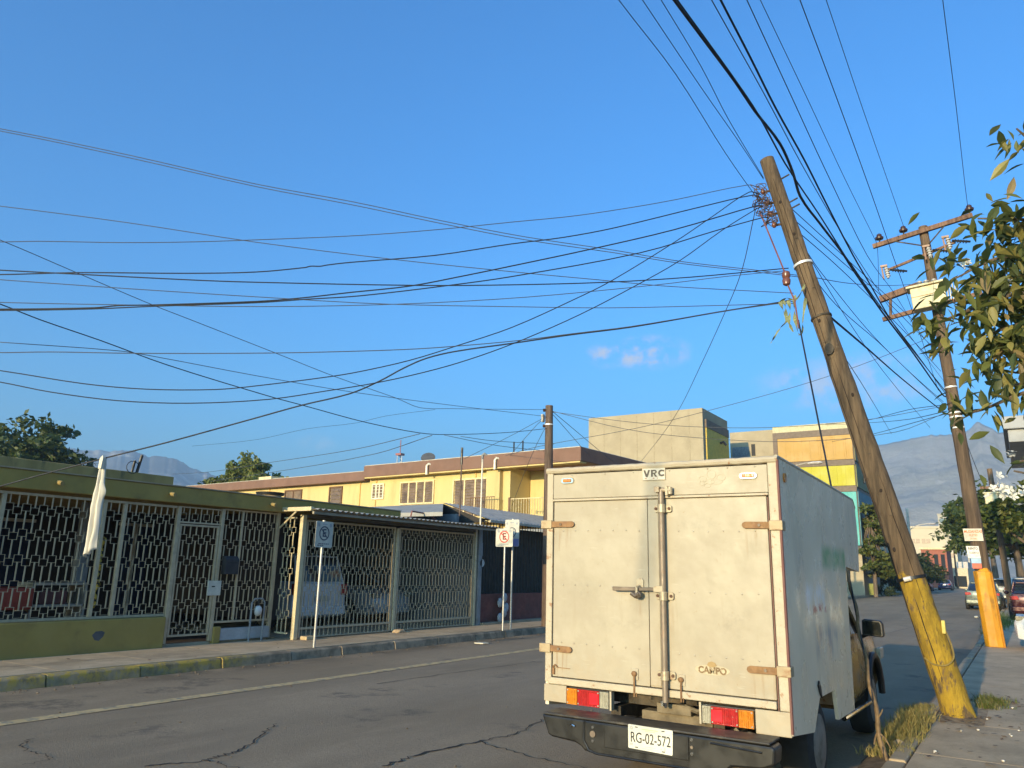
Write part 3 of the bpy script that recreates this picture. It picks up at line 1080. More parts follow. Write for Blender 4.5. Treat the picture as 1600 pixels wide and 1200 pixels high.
yp('roof_cap', (-27, -11.4, -.36, 8.1, 5.742, 5.762), bpy.data.materials['pale roof cap'])
frame_m = M('cream window frame', (.62, .50, .28), .6)
pane_m = M('brown louvre glass', (.16, .11, .07), .35, var=.35, scale=3)
dark_fr = M('brown window frame', (.14, .075, .04), .6)
def ywin(x0, x1, z0, z1, cols, mat=frame_m, louvre=0, rail=0, pm=pane_m):
    w = MB()
    e = .07
    for a, b, c, d in ((x0 - e, x1 + e, z1, z1 + e), (x0 - e, x1 + e, z0 - e, z0), (x0 - e, x0, z0, z1), (x1, x1 + e, z0, z1)):
        w.box(a, b, -.06, .0 - .002, c, d)
    o = w.build('window', mat, yb)
    wd = (x1 - x0) / cols
    for i in range(cols):
        if i:
            MB().box(x0 + i * wd - .04, x0 + i * wd + .04, -.055, -.003, z0, z1).build('mullion', mat, o)
        p = MB()
        if louvre:
            n = louvre
            hh = (z1 - z0) / n
            for k in range(n):
                p.prism([(-.012, z0 + k * hh + .012), (-.045, z0 + k * hh + .012), (-.02, z0 + (k + 1) * hh), (-.008, z0 + (k + 1) * hh)], 'x', x0 + i * wd + .045, x0 + (i + 1) * wd - .045)
        else:
            p.box(x0 + i * wd + .01, x0 + (i + 1) * wd - .01, -.02, -.004, z0, z1)
        p.build('pane', pm, o)
    for k in range(rail):
        z = z0 + (k + .5) * (z1 - z0) / rail
        MB().box(x0, x1, -.07, -.056, z - .012, z + .012).build('bar', white_paint, o)
    return o
ywin(-17.6, -16.35, 4.3, 5.1, 2, dark_fr)
w = ywin(-14.12, -13.3, 4.38, 5.12, 1, dark_fr, louvre=4)
w = ywin(-11.1, -10.45, 4.55, 5.12, 3, M('pale cream frame', (.72, .62, .42), .6), 0, 4)
ywin(-9.28, -7.36, 4.25, 5.12, 4, frame_m, louvre=8)
ywin(-6.15, -4.4, 3.3, 5.08, 3, frame_m, louvre=14)
def yrail(x0, x1, z0, z1, lab_mat):
    t = MB()
    t.box(x0, x1, -.62, -.59, z1 - .03, z1)
    r = t.build('balcony_rail', lab_mat, yb)
    n = int((x1 - x0) / .12)
    for i in range(n + 1):
        x = x0 + .02 + i * (x1 - x0 - .04) / n
        MB().box(x - .009, x + .009, -.614, -.596, z0, z1 - .03).build('bar', lab_mat, r)
    return r
yp('balcony_floor', (-4.9, 0, -.7, -.21, 3.3, 3.55), yellow_wall)
yrail(-4.75, -3.5, 3.55, 4.3, M('brown railing', (.16, .09, .05), .6))
yrail(-2.7, -.1, 3.55, 4.18, frame_m)
yp('rail_post', (-2.78, -2.70, -.66, -.58, 3.55, 4.22), bpy.data.materials['brown railing'])
for x in (-7.3, -3.6):
    b = MB()
    b.tube([(x, -.52, 5.35), (x, -.52, 5.72), (x + .06, -.50, 5.8), (x + .12, -.4, 5.78)], .055, 8)
    b.build('drain_pipe', white_paint, yb, smooth=True)
yp('chimney', (-12.97, -12.8, 1, 1.2, 5.76, 6.12), black_plastic)
yp('chimney', (-12.2, -12.0, 1, 1.2, 5.76, 6.05), M('grey chimney', (.3, .3, .3), .8))
yp('roof_box', (-20.4, -19.3, .2, 1.0, 5.76, 6.0), frame_m)
dsh = thing('satellite_dish', 'grey satellite dish on the yellow building roof', 'dish', (-21.45, 26.2, 5.98))
b = MB()
cx, cyy, cz = -21.45, 26.2, 6.22
nrm = Vector((.35, -.6, .55)).normalized()
ua = nrm.cross(Vector((0, 0, 1))).normalized()
ub = nrm.cross(ua)
b.loft([[Vector((cx, cyy, cz)) + (ua * math.cos(q * math.pi / 8) + ub * math.sin(q * math.pi / 8)) * r + nrm * (r * r * .5) for q in range(16)] for r in (.02, .12, .24, .32)])
b.build('reflector', M('grey dish', (.09, .09, .09), .5), dsh, smooth=True)
MB().tube([(cx, cyy, 5.96), (cx, cyy, 6.2)], .04, 8).build('mount', black_plastic, dsh)
an = thing('roof_antenna', 'comb-like roof antenna with two short dark rods on the brown eave', 'antenna', (-16.2, 25.5, 5.96))
MB().tube([(-16.45, 25.4, 5.95), (-16.45, 25.4, 6.5)], .03, 6).build('rod', black_plastic, an)
MB().tube([(-16.0, 25.35, 5.95), (-16.0, 25.35, 6.5)], .03, 6).build('rod', black_plastic, an)
tw = thing('radio_tower', 'slender red and white lattice mast far behind the yellow building', 'tower', (-176.3, 200, 0))
b = MB()
for k in range(3):
    q = k * 2.094
    b.tube([(-176.3 + 1.2 * math.cos(q), 200 + 1.2 * math.sin(q), 20), (-176.3 + .9 * math.cos(q), 200 + .9 * math.sin(q), 39)], .14, 5)
for i in range(14):
    z = 21 + i * 1.3
    q = (i % 3) * 2.094
    b.tube([(-176.3 + 1.1 * math.cos(q), 200 + 1.1 * math.sin(q), z), (-176.3 + 1.05 * math.cos(q + 2.094), 200 + 1.05 * math.sin(q + 2.094), z + 1.3)], .1, 4)
b.build('lattice', M('pale lattice', (.5, .5, .5), .6), tw)
b = MB()
b.box(-177.5, -175.1, 199, 201, 38.6, 39.3)
b.tube([(-176.3, 200, 39.6), (-176.3, 200, 44)], .16, 5)
b.build('platform', M('red tower paint', (.30, .10, .08), .6), tw)

# ================================================================ CONCRETE BLOCK AND COLOURED BUILDING
cb = thing('concrete_block', 'tall windowless grey concrete block behind the truck roof', 'building', (-26, 60, 0))
cb_m = M_concrete('bare concrete wall', (.335, .278, .185), (.395, .33, .222), (.28, .235, .155), scale=.35)
MB().box(-31.0, -20.6, 60, 66.5, 0, 14.75).build('wall', cb_m, cb)
for i in range(6):
    x = -29.5 + i * 1.55
    MB().box(x - .04, x + .04, 59.985, 59.998, 0, 14.7).build('pour_joint', M('pour joint', (.328, .272, .18), .9) if i == 0 else bpy.data.materials['pour joint'], cb)
oc = M('ochre side panel', (.55, .40, .07), .7)
MB().box(-20.598, -20.5, 60.6, 66.4, 6, 13.2).build('panel', oc, cb)
MB().box(-20.598, -20.46, 60.5, 66.4, 13.22, 13.9).build('band', M('brown band', (.15, .11, .08), .7), cb)
b = MB()
b.tube([(-20.48, 64.0, 12.4), (-20.2, 64.0, 12.5), (-20.0, 64.0, 12.2)], .12, 6)
b.build('wall_lamp', black_plastic, cb)
red_r = thing('red_roof', 'thin strip of red tiled roof showing above the truck', 'roof', (-13, 38, 4))
b = MB()
for i in range(40):
    x = -16.9 + i * .125
    b.tube([(x, 38, 6.05 + i * .0085), (x, 41, 6.35 + i * .0085)], .075, 6)
b.build('tile_ridge', M('red roof tile', (.33, .09, .05), .8), red_r)
MB().box(-17, -11.8, 38.2, 43, 3, 6.0).build('wall', frame_m, red_r)

cl = thing('coloured_building', 'building clad in orange yellow and teal ribbed bands behind the truck', 'building', (-14.6, 72, 0))
MB().box(-22.2, -18.05, 72.3, 84, 0, 14.75).build('wall', cb_m, cl)
MB().box(-18.04, -11.3, 72.1, 81, 0, 14.0).build('core', M('brown cladding', (.20, .15, .11), .7), cl)
MB().box(-18.1, -11.3, 72.0, 81, 14.35, 14.92).build('parapet', M('cream parapet', (.50, .44, .27), .7), cl)
MB().box(-18.12, -11.28, 71.98, 81.02, 13.78, 14.345).build('band', bpy.data.materials['brown band'], cl)
MB().box(-18.12, -17.72, 71.97, 72.098, 4, 13.775).build('band', bpy.data.materials['brown band'], cl)
MB().box(-20.2, -19.85, 72.25, 72.298, 12.4, 13.5).build('window', ink, cl)
MB().box(-22.0, -20.4, 72.24, 72.298, 9, 13.3).build('window', M('blue grey glass', (.12, .15, .17), .3), cl)
bands = [('orange_cladding', 11.6, 13.75, (.42, .25, .06)), ('yellow_cladding', 9.3, 11.05, (.40, .36, .015)), ('teal_cladding', 4.2, 8.75, (.07, .36, .34))]
side = [(.16, .14, .05), (.15, .16, .05), (.05, .17, .21)]  # front band colours again, with the shade of this face mixed in
for (nm, z0, z1, c), c2 in zip(bands, side):
    m = M(nm, c, .6, var=.05, scale=.6)
    b = MB()
    n = 18
    wdt = (17.70 - 11.34) / n
    random.seed(5)
    for i in range(n):
        x = -17.70 + i * wdt
        d = .012 if i % 2 else .0
        b.box(x + .002, x + wdt - .002, 71.95 - d, 72.09, z0, z1)
    b.build('cladding', m, cl)
    for k in range(3):
        xx = -14.1 + k * 1.05
        if nm == 'orange_cladding':
            MB().box(xx, xx + .13, 71.88, 71.912, z0 + .1, z1 - .1).build('fin', m, cl)
    MB().box(-11.298, -11.22, 72.3, 80.8, z0 - .1, z1 + .1).build('cladding', M(nm + ' side', c2, .6), cl)
    MB().box(-11.215, -11.12, 75.5, 76.1, (z0 + z1) / 2 - .3, (z0 + z1) / 2 + .3).build('wall_lamp', black_plastic, cl)
    MB().box(-17.7, -11.27, 71.96, 72.097, z0 - .52, z0 - .03).build('band', bpy.data.materials['brown band'], cl)
MB().box(-18.1, -11.28, 71.95, 72.09, 0, 3.6).build('lower_wall', cb_m, cl)

# ================================================================ FAR BUILDINGS AT THE STREET END
wb = thing('white_building', 'large cream white building closing the view down the street', 'building', (-16, 190, 0))
wm = M('cream wall', (.50, .44, .32), .8, var=.05, scale=.2)
MB().box(-40, -11.2, 190, 205, 0, 12.2).build('wall', wm, wb)
MB().box(-40.2, -11.0, 189.8, 205.2, 12.2, 12.6).build('parapet', wm, wb)
for x, z in ((-19.6, 9.0), (-17.6, 9.0), (-15.6, 6.0), (-13.4, 6.0), (-17.6, 6.0)):
    f = MB().box(x, x + 1.6, 189.9, 189.998, z, z + .9).build('window', M('far brown pane', (.22, .15, .1), .4) if x == -19.6 else bpy.data.materials['far brown pane'], wb)
    MB().box(x + .75, x + .85, 189.86, 189.898, z, z + .9).build('mullion', wm, f)
MB().box(-40, -24, 182, 189.7, 0, 7.8).build('blue_window_wing', M('blue grey wing', (.16, .21, .25), .4), wb)
bk = thing('brick_house', 'small red brick house before the far cream building', 'house', (-11.8, 150, 0))
MB().box(-14.2, -10.4, 150, 160, 0, 6.4).build('wall', M('far red brick', (.30, .10, .06), .85), bk)
MB().box(-14.4, -10.2, 149.7, 160, 6.4, 6.7).build('roof', frame_m, bk)
for x in (-12.0, -11.0):
    MB().box(x - .3, x + .3, 149.9, 149.998, 3.2, 5.6).build('window', glass, bk)
sh = thing('shop_row', 'row of low cream and white shopfronts at the far street end', 'building', (-11, 165, 0))
for i, (x, wd, hh, c) in enumerate(((-11.0, 2.6, 3.6, (.6, .5, .35)), (-11.2, 2.2, 5.0, (.5, .45, .4)), (-11.0, 1.8, 4.2, (.65, .55, .4)))):
    MB().box(x, x + wd, 166 + i * 14, 178 + i * 14, 0, hh).build('wall', M('far shop %s' % 'abc'[i], c, .8), sh)
    MB().box(x + .3, x + wd - .3, 165.9 + i * 14, 165.99 + i * 14, .3, 2.2).build('window', glass, sh)
for x, wd, z, lab in ((-52, 11, 46, 'larger white villa on the lower mountain slope'), (-38, 7, 44, 'smaller white villa right of the larger one on the slope')):
    hv = thing('hillside_house', lab, 'house', (x, 700, 30))
    MB().box(x, x + wd, 700, 710, z - 14, z + (5 if wd > 8 else 3)).build('wall', wm, hv)
    MB().box(x + 1, x + wd * .4, 699.8, 699.99, z - 1, z + 2).build('window', glass, hv)
    MB().box(x - .5, x + wd * .6, 699.5, 710, z + (5 if wd > 8 else 3), z + (5 if wd > 8 else 3) + .8).build('roof', wm, hv)
lb = thing('low_white_house', 'low white walled house behind the dark hedge on the far left corner', 'house', (-14, 100, 0))
MB().box(-18, -13.2, 100, 110, 0, 5.6).build('wall', wm, lb)
MB().box(-17.0, -13.6, 99.9, 99.998, 3.4, 4.6).build('window', M('blue window', (.16, .25, .34), .25), lb)
MB().box(-18.2, -13.0, 99.7, 110, 5.6, 5.9).build('roof', M('grey slate roof', (.2, .2, .2), .8), lb)

# near right: the corner of a house canopy
ca = thing('canopy', 'grey concrete canopy corner behind the leafy branches', 'canopy', (1.3, 12, 3.3))
cm = M('grey canopy paint', (.30, .31, .32), .7, var=.06)
MB().box(-.02, 4.0, 12.0, 15.0, 3.56, 3.73).build('slab', cm, ca, bevel=.01)
MB().box(.03, 4.0, 12.06, 15.0, 3.39, 3.555).build('fascia', cm, ca, bevel=.01)
MB().box(2.6, 2.75, 10, 24, 0, 3.6).build('wall', M('pale house wall', (.6, .56, .5), .8), ca)

# ================================================================ BOX TRUCK
rear_paint = bpy.data.materials.new('worn white box paint')
t = NT(rear_paint)
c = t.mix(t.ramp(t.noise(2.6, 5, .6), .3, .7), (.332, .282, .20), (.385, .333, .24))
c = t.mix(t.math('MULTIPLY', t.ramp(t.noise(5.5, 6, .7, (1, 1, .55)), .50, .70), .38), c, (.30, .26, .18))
c = t.mix(t.math('MULTIPLY', t.ramp(t.noise(16, 4, .7, (1.4, 1, .12)), .58, .74), .22), c, (.27, .21, .13))
c = t.mix(t.math('MULTIPLY', t.ramp(t.noise(38, 3, .6), .66, .74), .5), c, (.30, .21, .12))
o = t.xyz()
low = t.ramp(o[2], .72, 1.25, .45, 0)
c = t.mix(t.math('MULTIPLY', low, t.ramp(t.noise(7, 5, .7), .4, .65)), c, (.37, .28, .17))
# rust runs under the hinges, grime round the lock rod and scraped patches
for hx, hz, hw in ((-3.17, 1.84, .10), (-3.18, .90, .10), (-1.53, 1.82, .10), (-1.53, .86, .10), (-2.25, 1.25, .05), (-2.25, .80, .06), (-2.46, 1.36, .035)):
    run = t.math('MULTIPLY', t.box((hx, 5.6, hz), (hw, None, .09), .05), t.ramp(t.noise(30, 5, .7, (1, 1, .05)), .48, .66))
    c = t.mix(t.math('MULTIPLY', run, .55), c, (.24, .14, .06))
for hx, hz, hw, hh in ((-2.95, 1.45, .07, .05), (-2.0, 1.95, .14, .04), (-2.75, 2.27, .05, .05), (-2.6, 1.2, .2, .03), (-1.75, 1.25, .12, .10)):
    sp_ = t.math('MULTIPLY', t.box((hx, 5.6, hz), (hw, None, hh), .06), t.ramp(t.noise(22, 5, .75), .45, .62))
    c = t.mix(t.math('MULTIPLY', sp_, .35), c, (.25, .22, .16))
c = t.mix(t.math('MULTIPLY', t.ramp(t.noise(60, 2, .5, (.12, 1, 1.6)), .70, .76), .35), c, (.50, .45, .34))
t.link(c, t.p.inputs['Base Color'])
t.rough(t.ramp(t.noise(6, 4), .3, .7, .42, .62))
t.bump(t.math('ADD', t.noise(3.2, 3, .5), t.math('MULTIPLY', t.noise(9, 2, .4), .15)), .40, .035)

edge_paint = M('chipped white edge', (.42, .355, .25), .55, var=.06, scale=8, dirt=(.30, .17, .09), dscale=17, damt=(.60, .66), bump=.4, bscale=30)

side_paint = bpy.data.materials.new('white box paint lifted for shade')
t = NT(side_paint)
c = t.mix(t.ramp(t.noise(1.6, 5, .6, (1, 1, .6)), .3, .7), (.72, .575, .40), (.82, .66, .47))  # same white body as the rear, colour lightened and warmed to offset shade
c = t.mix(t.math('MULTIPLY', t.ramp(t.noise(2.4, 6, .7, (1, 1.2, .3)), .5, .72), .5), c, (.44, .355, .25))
c = t.mix(t.math('MULTIPLY', t.box((-1.4, 7.40, 1.75), (None, .50, .085), .05), t.ramp(t.noise(5, 4, .6), .35, .6, .5, .95)), c, (.10, .33, .12))
c = t.mix(t.math('MULTIPLY', t.box((-1.4, 6.55, 1.43), (None, .34, .10), .06), t.ramp(t.noise(9, 5, .7, (1, 1, .5)), .42, .58)), c, (.80, .74, .70))
c = t.mix(t.math('MULTIPLY', t.box((-1.4, 6.60, 1.345), (None, .34, .03), .025), t.ramp(t.noise(12, 4, .7), .5, .56)), c, (.45, .08, .06))
c = t.mix(t.math('MULTIPLY', t.box((-1.4, 6.9, 1.10), (None, .45, .12), .10), t.ramp(t.noise(4, 5, .7, (1, 1, .4)), .42, .62)), c, (.30, .31, .31))
t.link(c, t.p.inputs['Base Color'])
t.rough(t.ramp(t.noise(3, 4), .3, .7, .22, .40))
t.bump(t.noise(2.2, 3, .5), .35, .04)
dark_metal = M('dirty chassis steel', (.05, .042, .032), .8, .3, var=.4, scale=8, dirt=(.13, .10, .065), dscale=5, damt=(.45, .7), bump=.4)
beam_m = M('brown chassis beam', (.17, .13, .075), .75, .2, var=.3, scale=9, bump=.3)
bumper_m = M('black painted bumper', (.009, .0085, .008), .38, .0, var=.2, scale=5, dirt=(.026, .023, .018), dscale=4, damt=(.45, .85))
cab_m = M('dark cab paint with gold reflection', (.10, .072, .028), .25, .3, var=.2, scale=3, dirt=(.05, .045, .035), dscale=3)  # gold tone painted in for reflections on a dark cab

tk = thing('box_truck', 'small truck with a worn white box body seen from behind', 'truck', (-2.34, 7.5, 0))
X0, X1, YR = -3.285, -1.39, 5.6
sidepoly = [(5.62, .565), (6.22, .50), (6.25, .50), (6.48, .705), (7.06, .70), (7.14, .46), (7.84, .45), (7.92, 1.69), (8.62, 1.65), (8.70, 2.0), (8.66, 2.30), (8.58, 2.365), (5.62, 2.42)]
box_b = MB()
box_b.prism(sidepoly, 'x', X0, X0 + .03)
box_b.build('side_panel', side_paint, tk)
b = MB()
b.prism(sidepoly, 'x', X1 - .03, X1)
sp = b.build('side_panel', side_paint, tk)
b = MB()
b.prism([(5.62, 2.40), (8.55, 2.345), (8.55, 2.365), (5.62, 2.42)], 'x', X0 + .031, X1 - .031)
b.build('box_roof', edge_paint, tk)
b = MB()
b.prism([(8.62, 1.66), (8.70, 2.0), (8.66, 2.30), (8.56, 2.36), (8.52, 2.36), (8.62, 2.28), (8.66, 2.0), (8.58, 1.66)], 'x', X0 + .031, X1 - .031)
b.box(X0 + .031, X1 - .031, 7.88, 7.91, .46, 1.68)
b.box(X0 + .031, X1 - .031, 7.92, 8.58, 1.655, 1.69)
b.build('front_panel', edge_paint, tk)
MB().box(X0 + .031, X1 - .031, 5.66, 7.87, .715, .74).build('box_floor', dark_metal, tk)
b = MB()
b.tube([(X1 - .01, 5.62, 2.425), (X1 - .01, 7.1, 2.40), (X1 - .01, 8.56, 2.365), (X1 - .01, 8.67, 2.29)], .016, 6)
b.build('roof_trim', edge_paint, tk, smooth=True)
b = MB()
b.tube([(X1 + .004, 5.62, .58), (X1 + .004, 5.62, 2.40)], .005, 5)
b.build('corner_trim', chrome, tk)
b = MB()
b.tube([(X1 + .002, 5.60, .58), (X1 + .002, 5.60, 2.40)], .011, 5)
b.build('corner_seal', M('brown seal', (.14, .055, .045), .7), tk)
# rear frame
MB().box(X0, X0 + .058, YR, YR + .05, .735, 2.385).build('corner_post', edge_paint, tk, bevel=.008)
MB().box(X1 - .072, X1, YR, YR + .05, .715, 2.385).build('corner_post', edge_paint, tk, bevel=.008)
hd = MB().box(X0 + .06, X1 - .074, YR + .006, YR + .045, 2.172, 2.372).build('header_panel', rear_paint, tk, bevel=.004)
b = MB()
pts = [(X0 - .004 + i * (X1 - X0 + .008) / 40, YR + .012, 2.405 + .004 * noise.noise((i * .9, 0, 0))) for i in range(41)]
b.tube(pts, .026, 8)
b.build('top_trim', edge_paint, tk, smooth=True)
b = MB()
b.box(X0 + .06, X1 - .074, YR - .006, YR + .03, 2.150, 2.168)
b.build('rain_rail', edge_paint, tk, bevel=.004)
b = MB()
b.box(X0 + .03, X1 - .09, YR - .008, YR + .04, .722, .772)
b.build('door_sill', edge_paint, tk, bevel=.006)
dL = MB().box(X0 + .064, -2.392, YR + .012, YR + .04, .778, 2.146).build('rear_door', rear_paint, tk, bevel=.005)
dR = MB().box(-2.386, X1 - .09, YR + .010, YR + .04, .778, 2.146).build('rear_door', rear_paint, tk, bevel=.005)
MB().box(X1 - .087, X1 - .078, YR + .016, YR + .03, .70, 2.14).build('door_gasket', M('perished gasket', (.16, .08, .06), .8), dR)
MB().box(-2.384, -2.30, YR + .003, YR + .009, .79, 2.14).build('overlap_strip', rear_paint, dR, bevel=.003)
MB().box(X0 - .005, -3.09, YR + .002, YR + .03, .592, .718).build('skirt_plate', rear_paint, tk, bevel=.004)
MB().box(-1.628, X1 - .004, YR + .002, YR + .03, .556, .712).build('skirt_plate', rear_paint, tk, bevel=.004)
# rivets, one mesh shared
b = MB()
b.ball((0, 0, 0), (.0065, .004, .0065), 8, 4)
q = b.build('rivet_shape', M('dull rivet', (.36, .32, .25), .5, .3))
RIV = q.data
bpy.data.objects.remove(q)
for par, xa, xb, n, z in ((dL, -3.13, -2.46, 7, 1.91), (dL, -3.13, -2.69, 5, 1.482), (dL, -3.14, -2.474, 7, 1.04), (dR, -2.14, -1.571, 6, 1.90), (dR, -2.146, -1.567, 6, 1.463), (dR, -2.158, -1.585, 6, 1.024)):
    for i in range(n):
        stamp(RIV, 'rivet', par, (xa + (xb - xa) * i / (n - 1), YR + .009, z + random.uniform(-.003, .003)))
for x in (-3.05, -2.75, -2.5, -2.2, -1.9, -1.75, -1.55):
    stamp(RIV, 'rivet', hd, (x, YR + .004, 2.36))
# strap hinges
def hinge(x0, x1, z, xw0, xw1, tilt):
    b = MB()
    s = 1 if x1 > x0 else -1
    pts = [(x0, z - .024), (x0, z + .024), (x1 - s * .024, z + .024 + tilt), (x1 - s * .007, z + .016 + tilt), (x1, z + tilt), (x1 - s * .007, z - .016 + tilt), (x1 - s * .024, z - .024 + tilt)]
    b.prism(pts, 'y', YR - .010, YR - .001)
    h = b.build('strap_hinge', rust, tk, bevel=.002)
    MB().box(xw0, xw1, YR - .018, YR + .07, z - .034, z + .034).build('hinge_knuckle', M('worn hinge knuckle', (.38, .29, .17), .6, .2, dirt=(.28, .16, .08), dscale=15) if 'worn hinge knuckle' not in bpy.data.materials else bpy.data.materials['worn hinge knuckle'], h, bevel=.005)
    b = MB()
    b.tube([((x0 + x1 * 1.2) / 2.2, YR - .010, z + tilt * .6), ((x0 + x1 * 1.2) / 2.2, YR - .018, z + tilt * .6)], .011, 8)
    b.build('bolt', steel, h)
hinge(X0 - .01, -3.022, 1.962, X0 - .045, X0 + .055, 0)
hinge(X0 - .01, -3.038, .990, X0 - .045, X0 + .055, -.002)
hinge(X1 + .005, -1.66, 1.938, X1 - .075, X1 + .018, .004)
hinge(X1 + .005, -1.67, .968, X1 - .075, X1 + .018, -.004)
# lock rod
lr = MB()
lr.tube([(-2.256, YR - .035, .69), (-2.256, YR - .035, 2.215)], .022, 14)
lr = lr.build('lock_rod', M('worn lock rod', (.24, .19, .14), .55, .35, var=.15, scale=10, dirt=(.30, .20, .13), dscale=9), tk, smooth=True)
for z in (2.07, 1.428, .872):
    b = MB()
    b.prism([(-2.325, z - .018), (-2.316, z - .027), (-2.196, z - .027), (-2.185, z - .018), (-2.185, z + .018), (-2.196, z + .027), (-2.316, z + .027), (-2.325, z + .018)], 'y', YR - .012, YR - .001)
    b.tube([(-2.256, YR - .035, z - .032), (-2.256, YR - .035, z + .032)], .031, 14)
    k = b.build('bracket', M('bracket steel', (.38, .32, .22), .5, .3, dirt=(.28, .17, .1), dscale=18) if 'bracket steel' not in bpy.data.materials else bpy.data.materials['bracket steel'], lr, bevel=.002)
    b = MB()
    for x in (-2.308, -2.203):
        b.tube([(x, YR - .012, z), (x, YR - .02, z)], .012, 8)
    b.build('bolt', M('dark bolt', (.10, .05, .03), .7, .3) if 'dark bolt' not in bpy.data.materials else bpy.data.materials['dark bolt'], lr)
b = MB()
b.box(-2.30, -2.26, YR - .07, YR - .005, 2.19, 2.235)
b.box(-2.215, -2.195, YR - .06, YR - .003, 2.165, 2.235)
b.tube([(-2.25, YR - .04, 2.212), (-2.178, YR - .04, 2.205)], .018, 10)
b.tube([(-2.185, YR - .035, 2.175), (-2.185, YR - .035, 2.23)], .020, 10)
b.build('cam_lock', bpy.data.materials['bracket steel'], lr, bevel=.003)
b = MB()
b.tube([(-2.256, YR - .035, .692), (-2.256, YR - .03, .655)], [.02, .012], 10)
b.box(-2.285, -2.27, YR - .05, YR - .01, .665, .70)
b.build('cam_lock', chrome, lr)
b = MB()
b.prism([(-2.664, 1.458), (-2.655, 1.452), (-2.29, 1.462), (-2.29, 1.487), (-2.664, 1.484)], 'y', YR - .05, YR - .036)
b.build('lock_handle', steel, lr, bevel=.004)
b = MB()
b.prism([(-2.325, 1.455), (-2.30, 1.452), (-2.25, 1.452), (-2.25, 1.50), (-2.30, 1.50), (-2.325, 1.49)], 'y', YR - .06, YR - .045)
b.build('handle_fork', bpy.data.materials['bracket steel'], lr, bevel=.003)
b = MB()
b.prism([(-2.485, 1.535), (-2.47, 1.55), (-2.44, 1.55), (-2.427, 1.535), (-2.427, 1.43), (-2.44, 1.412), (-2.47, 1.412), (-2.485, 1.43)], 'y', YR - .002, YR + .008)
b.tube([(-2.456, YR - .01, 1.49), (-2.456, YR - .065, 1.48), (-2.456, YR - .065, 1.44), (-2.456, YR - .01, 1.42)], .012, 6)
b.build('hasp', bpy.data.materials['bracket steel'], dL, bevel=.002)
b = MB()
b.tube([(-2.50, YR - .06, 1.44), (-2.47, YR - .062, 1.42), (-2.44, YR - .06, 1.44)], .018, 8)
b.ball((-2.456, YR - .055, 1.43), (.035, .014, .03), 10, 6)
b.build('padlock', steel, dL, smooth=True)
for x, z in ((-2.508, .855), (-2.145, .845)):
    b = MB()
    b.box(x - .026, x + .026, YR + .003, YR + .011, z - .04, z + .042)
    k = b.build('latch_plate', rear_paint, tk, bevel=.004)
    b = MB()
    b.ball((x - .003, YR - .008, z + .005), (.022, .012, .02), 10, 6)
    b.tube([(x, YR - .012, z), (x, YR - .014, .70)], .007, 6)
    b.box(x + .012, x + .018, YR - .012, YR - .006, .70, .73)
    b.build('latch_pin', rust, k, smooth=True)
b = MB()
b.box(-3.215, -3.195, YR - .004, YR + .011, .795, .845)
b.tube([(-3.21, YR - .002, .85), (-3.19, YR - .002, .868), (-3.17, YR - .002, .85)], .006, 6)
b.box(-3.17, -3.06, YR + .004, YR + .011, .845, .849)
b.build('document_clip', rust, dL)
# plate with three letters, marker lamps and sticker remains
pl = MB().box(-2.422, -2.232, YR - .002, YR + .004, 2.29, 2.39).build('name_plate', M('cream name plate', (.55, .51, .41), .5), tk, bevel=.003)
b = MB()
for (x0, x1, z0, z1) in ((-2.422, -2.232, 2.384, 2.388), (-2.422, -2.232, 2.292, 2.296), (-2.422, -2.418, 2.296, 2.384), (-2.236, -2.232, 2.296, 2.384)):
    b.box(x0, x1, YR - .0045, YR - .0025, z0, z1)
b.build('border', M('pale brown print', (.50, .40, .28), .7), pl)
vrc = M('grey brown print', (.10, .08, .06), .7)
def glyph(polys, x, z, s):
    b = MB()
    for p in polys:
        b.prism([(x + a * s, z + c_ * s) for a, c_ in p], 'y', YR - .0046, YR - .0026)
    b.build('letter', vrc, pl)
GV = [[(0, 1), (.30, 1), (.52, .36), (.74, 1), (1.02, 1), (.66, 0), (.36, 0)]]
GR = [[(0, 0), (.27, 0), (.27, 1), (0, 1)], [(.272, .80), (.60, .80), (.80, .92), (.62, 1), (.272, 1)], [(.60, .80), (.66, .72), (.88, .80), (.80, .92)], [(.66, .72), (.64, .62), (.86, .58), (.88, .80)], [(.272, .40), (.58, .40), (.86, .58), (.64, .62), (.56, .58), (.272, .58)], [(.36, .40), (.62, 0), (.95, 0), (.60, .42)]]
GC = [[(.50, 1), (.92, .92), (.92, .66), (.55, .76)], [(.50, 1), (.55, .76), (.33, .66), (.14, .86)], [(.14, .86), (.33, .66), (.29, .5), (0, .5)], [(0, .5), (.29, .5), (.33, .34), (.14, .14)], [(.14, .14), (.33, .34), (.55, .24), (.50, 0)], [(.50, 0), (.55, .24), (.92, .34), (.92, .08)]]
glyph(GV, -2.412, 2.318, .054)
glyph(GR, -2.348, 2.318, .054)
glyph(GC, -2.290, 2.318, .054)
b = MB()
for x0, x1 in ((-2.40, -2.385), (-2.335, -2.322), (-2.30, -2.292)):
    b.box(x0, x1, YR - .0045, YR - .0025, 2.304, 2.309)
tag(b.build('print', M('pale red print', (.40, .16, .10), .7), pl), kind='stuff')
def marker(x, z, w):
    b = MB()
    rings = []
    for d, k in ((.0, 1.0), (.012, .96), (.018, .82)):
        ring = []
        for i in range(20):
            q = 2 * math.pi * i / 20
            cx_ = (w / 2 - .024) * (1 if math.cos(q) > 0 else -1)
            ring.append((x + cx_ * 1.0 + .026 * k * math.cos(q), YR + .006 - d, z + .026 * k * math.sin(q)))
        rings.append(ring)
    b.loft(rings)
    mk = b.build('marker_lamp', chrome, tk, smooth=True)
    b = MB()
    b.box(x - w / 2 + .022, x + w / 2 - .022, YR - .022, YR - .0125, z - .013, z + .013)
    b.build('lens', amber, mk, bevel=.006)
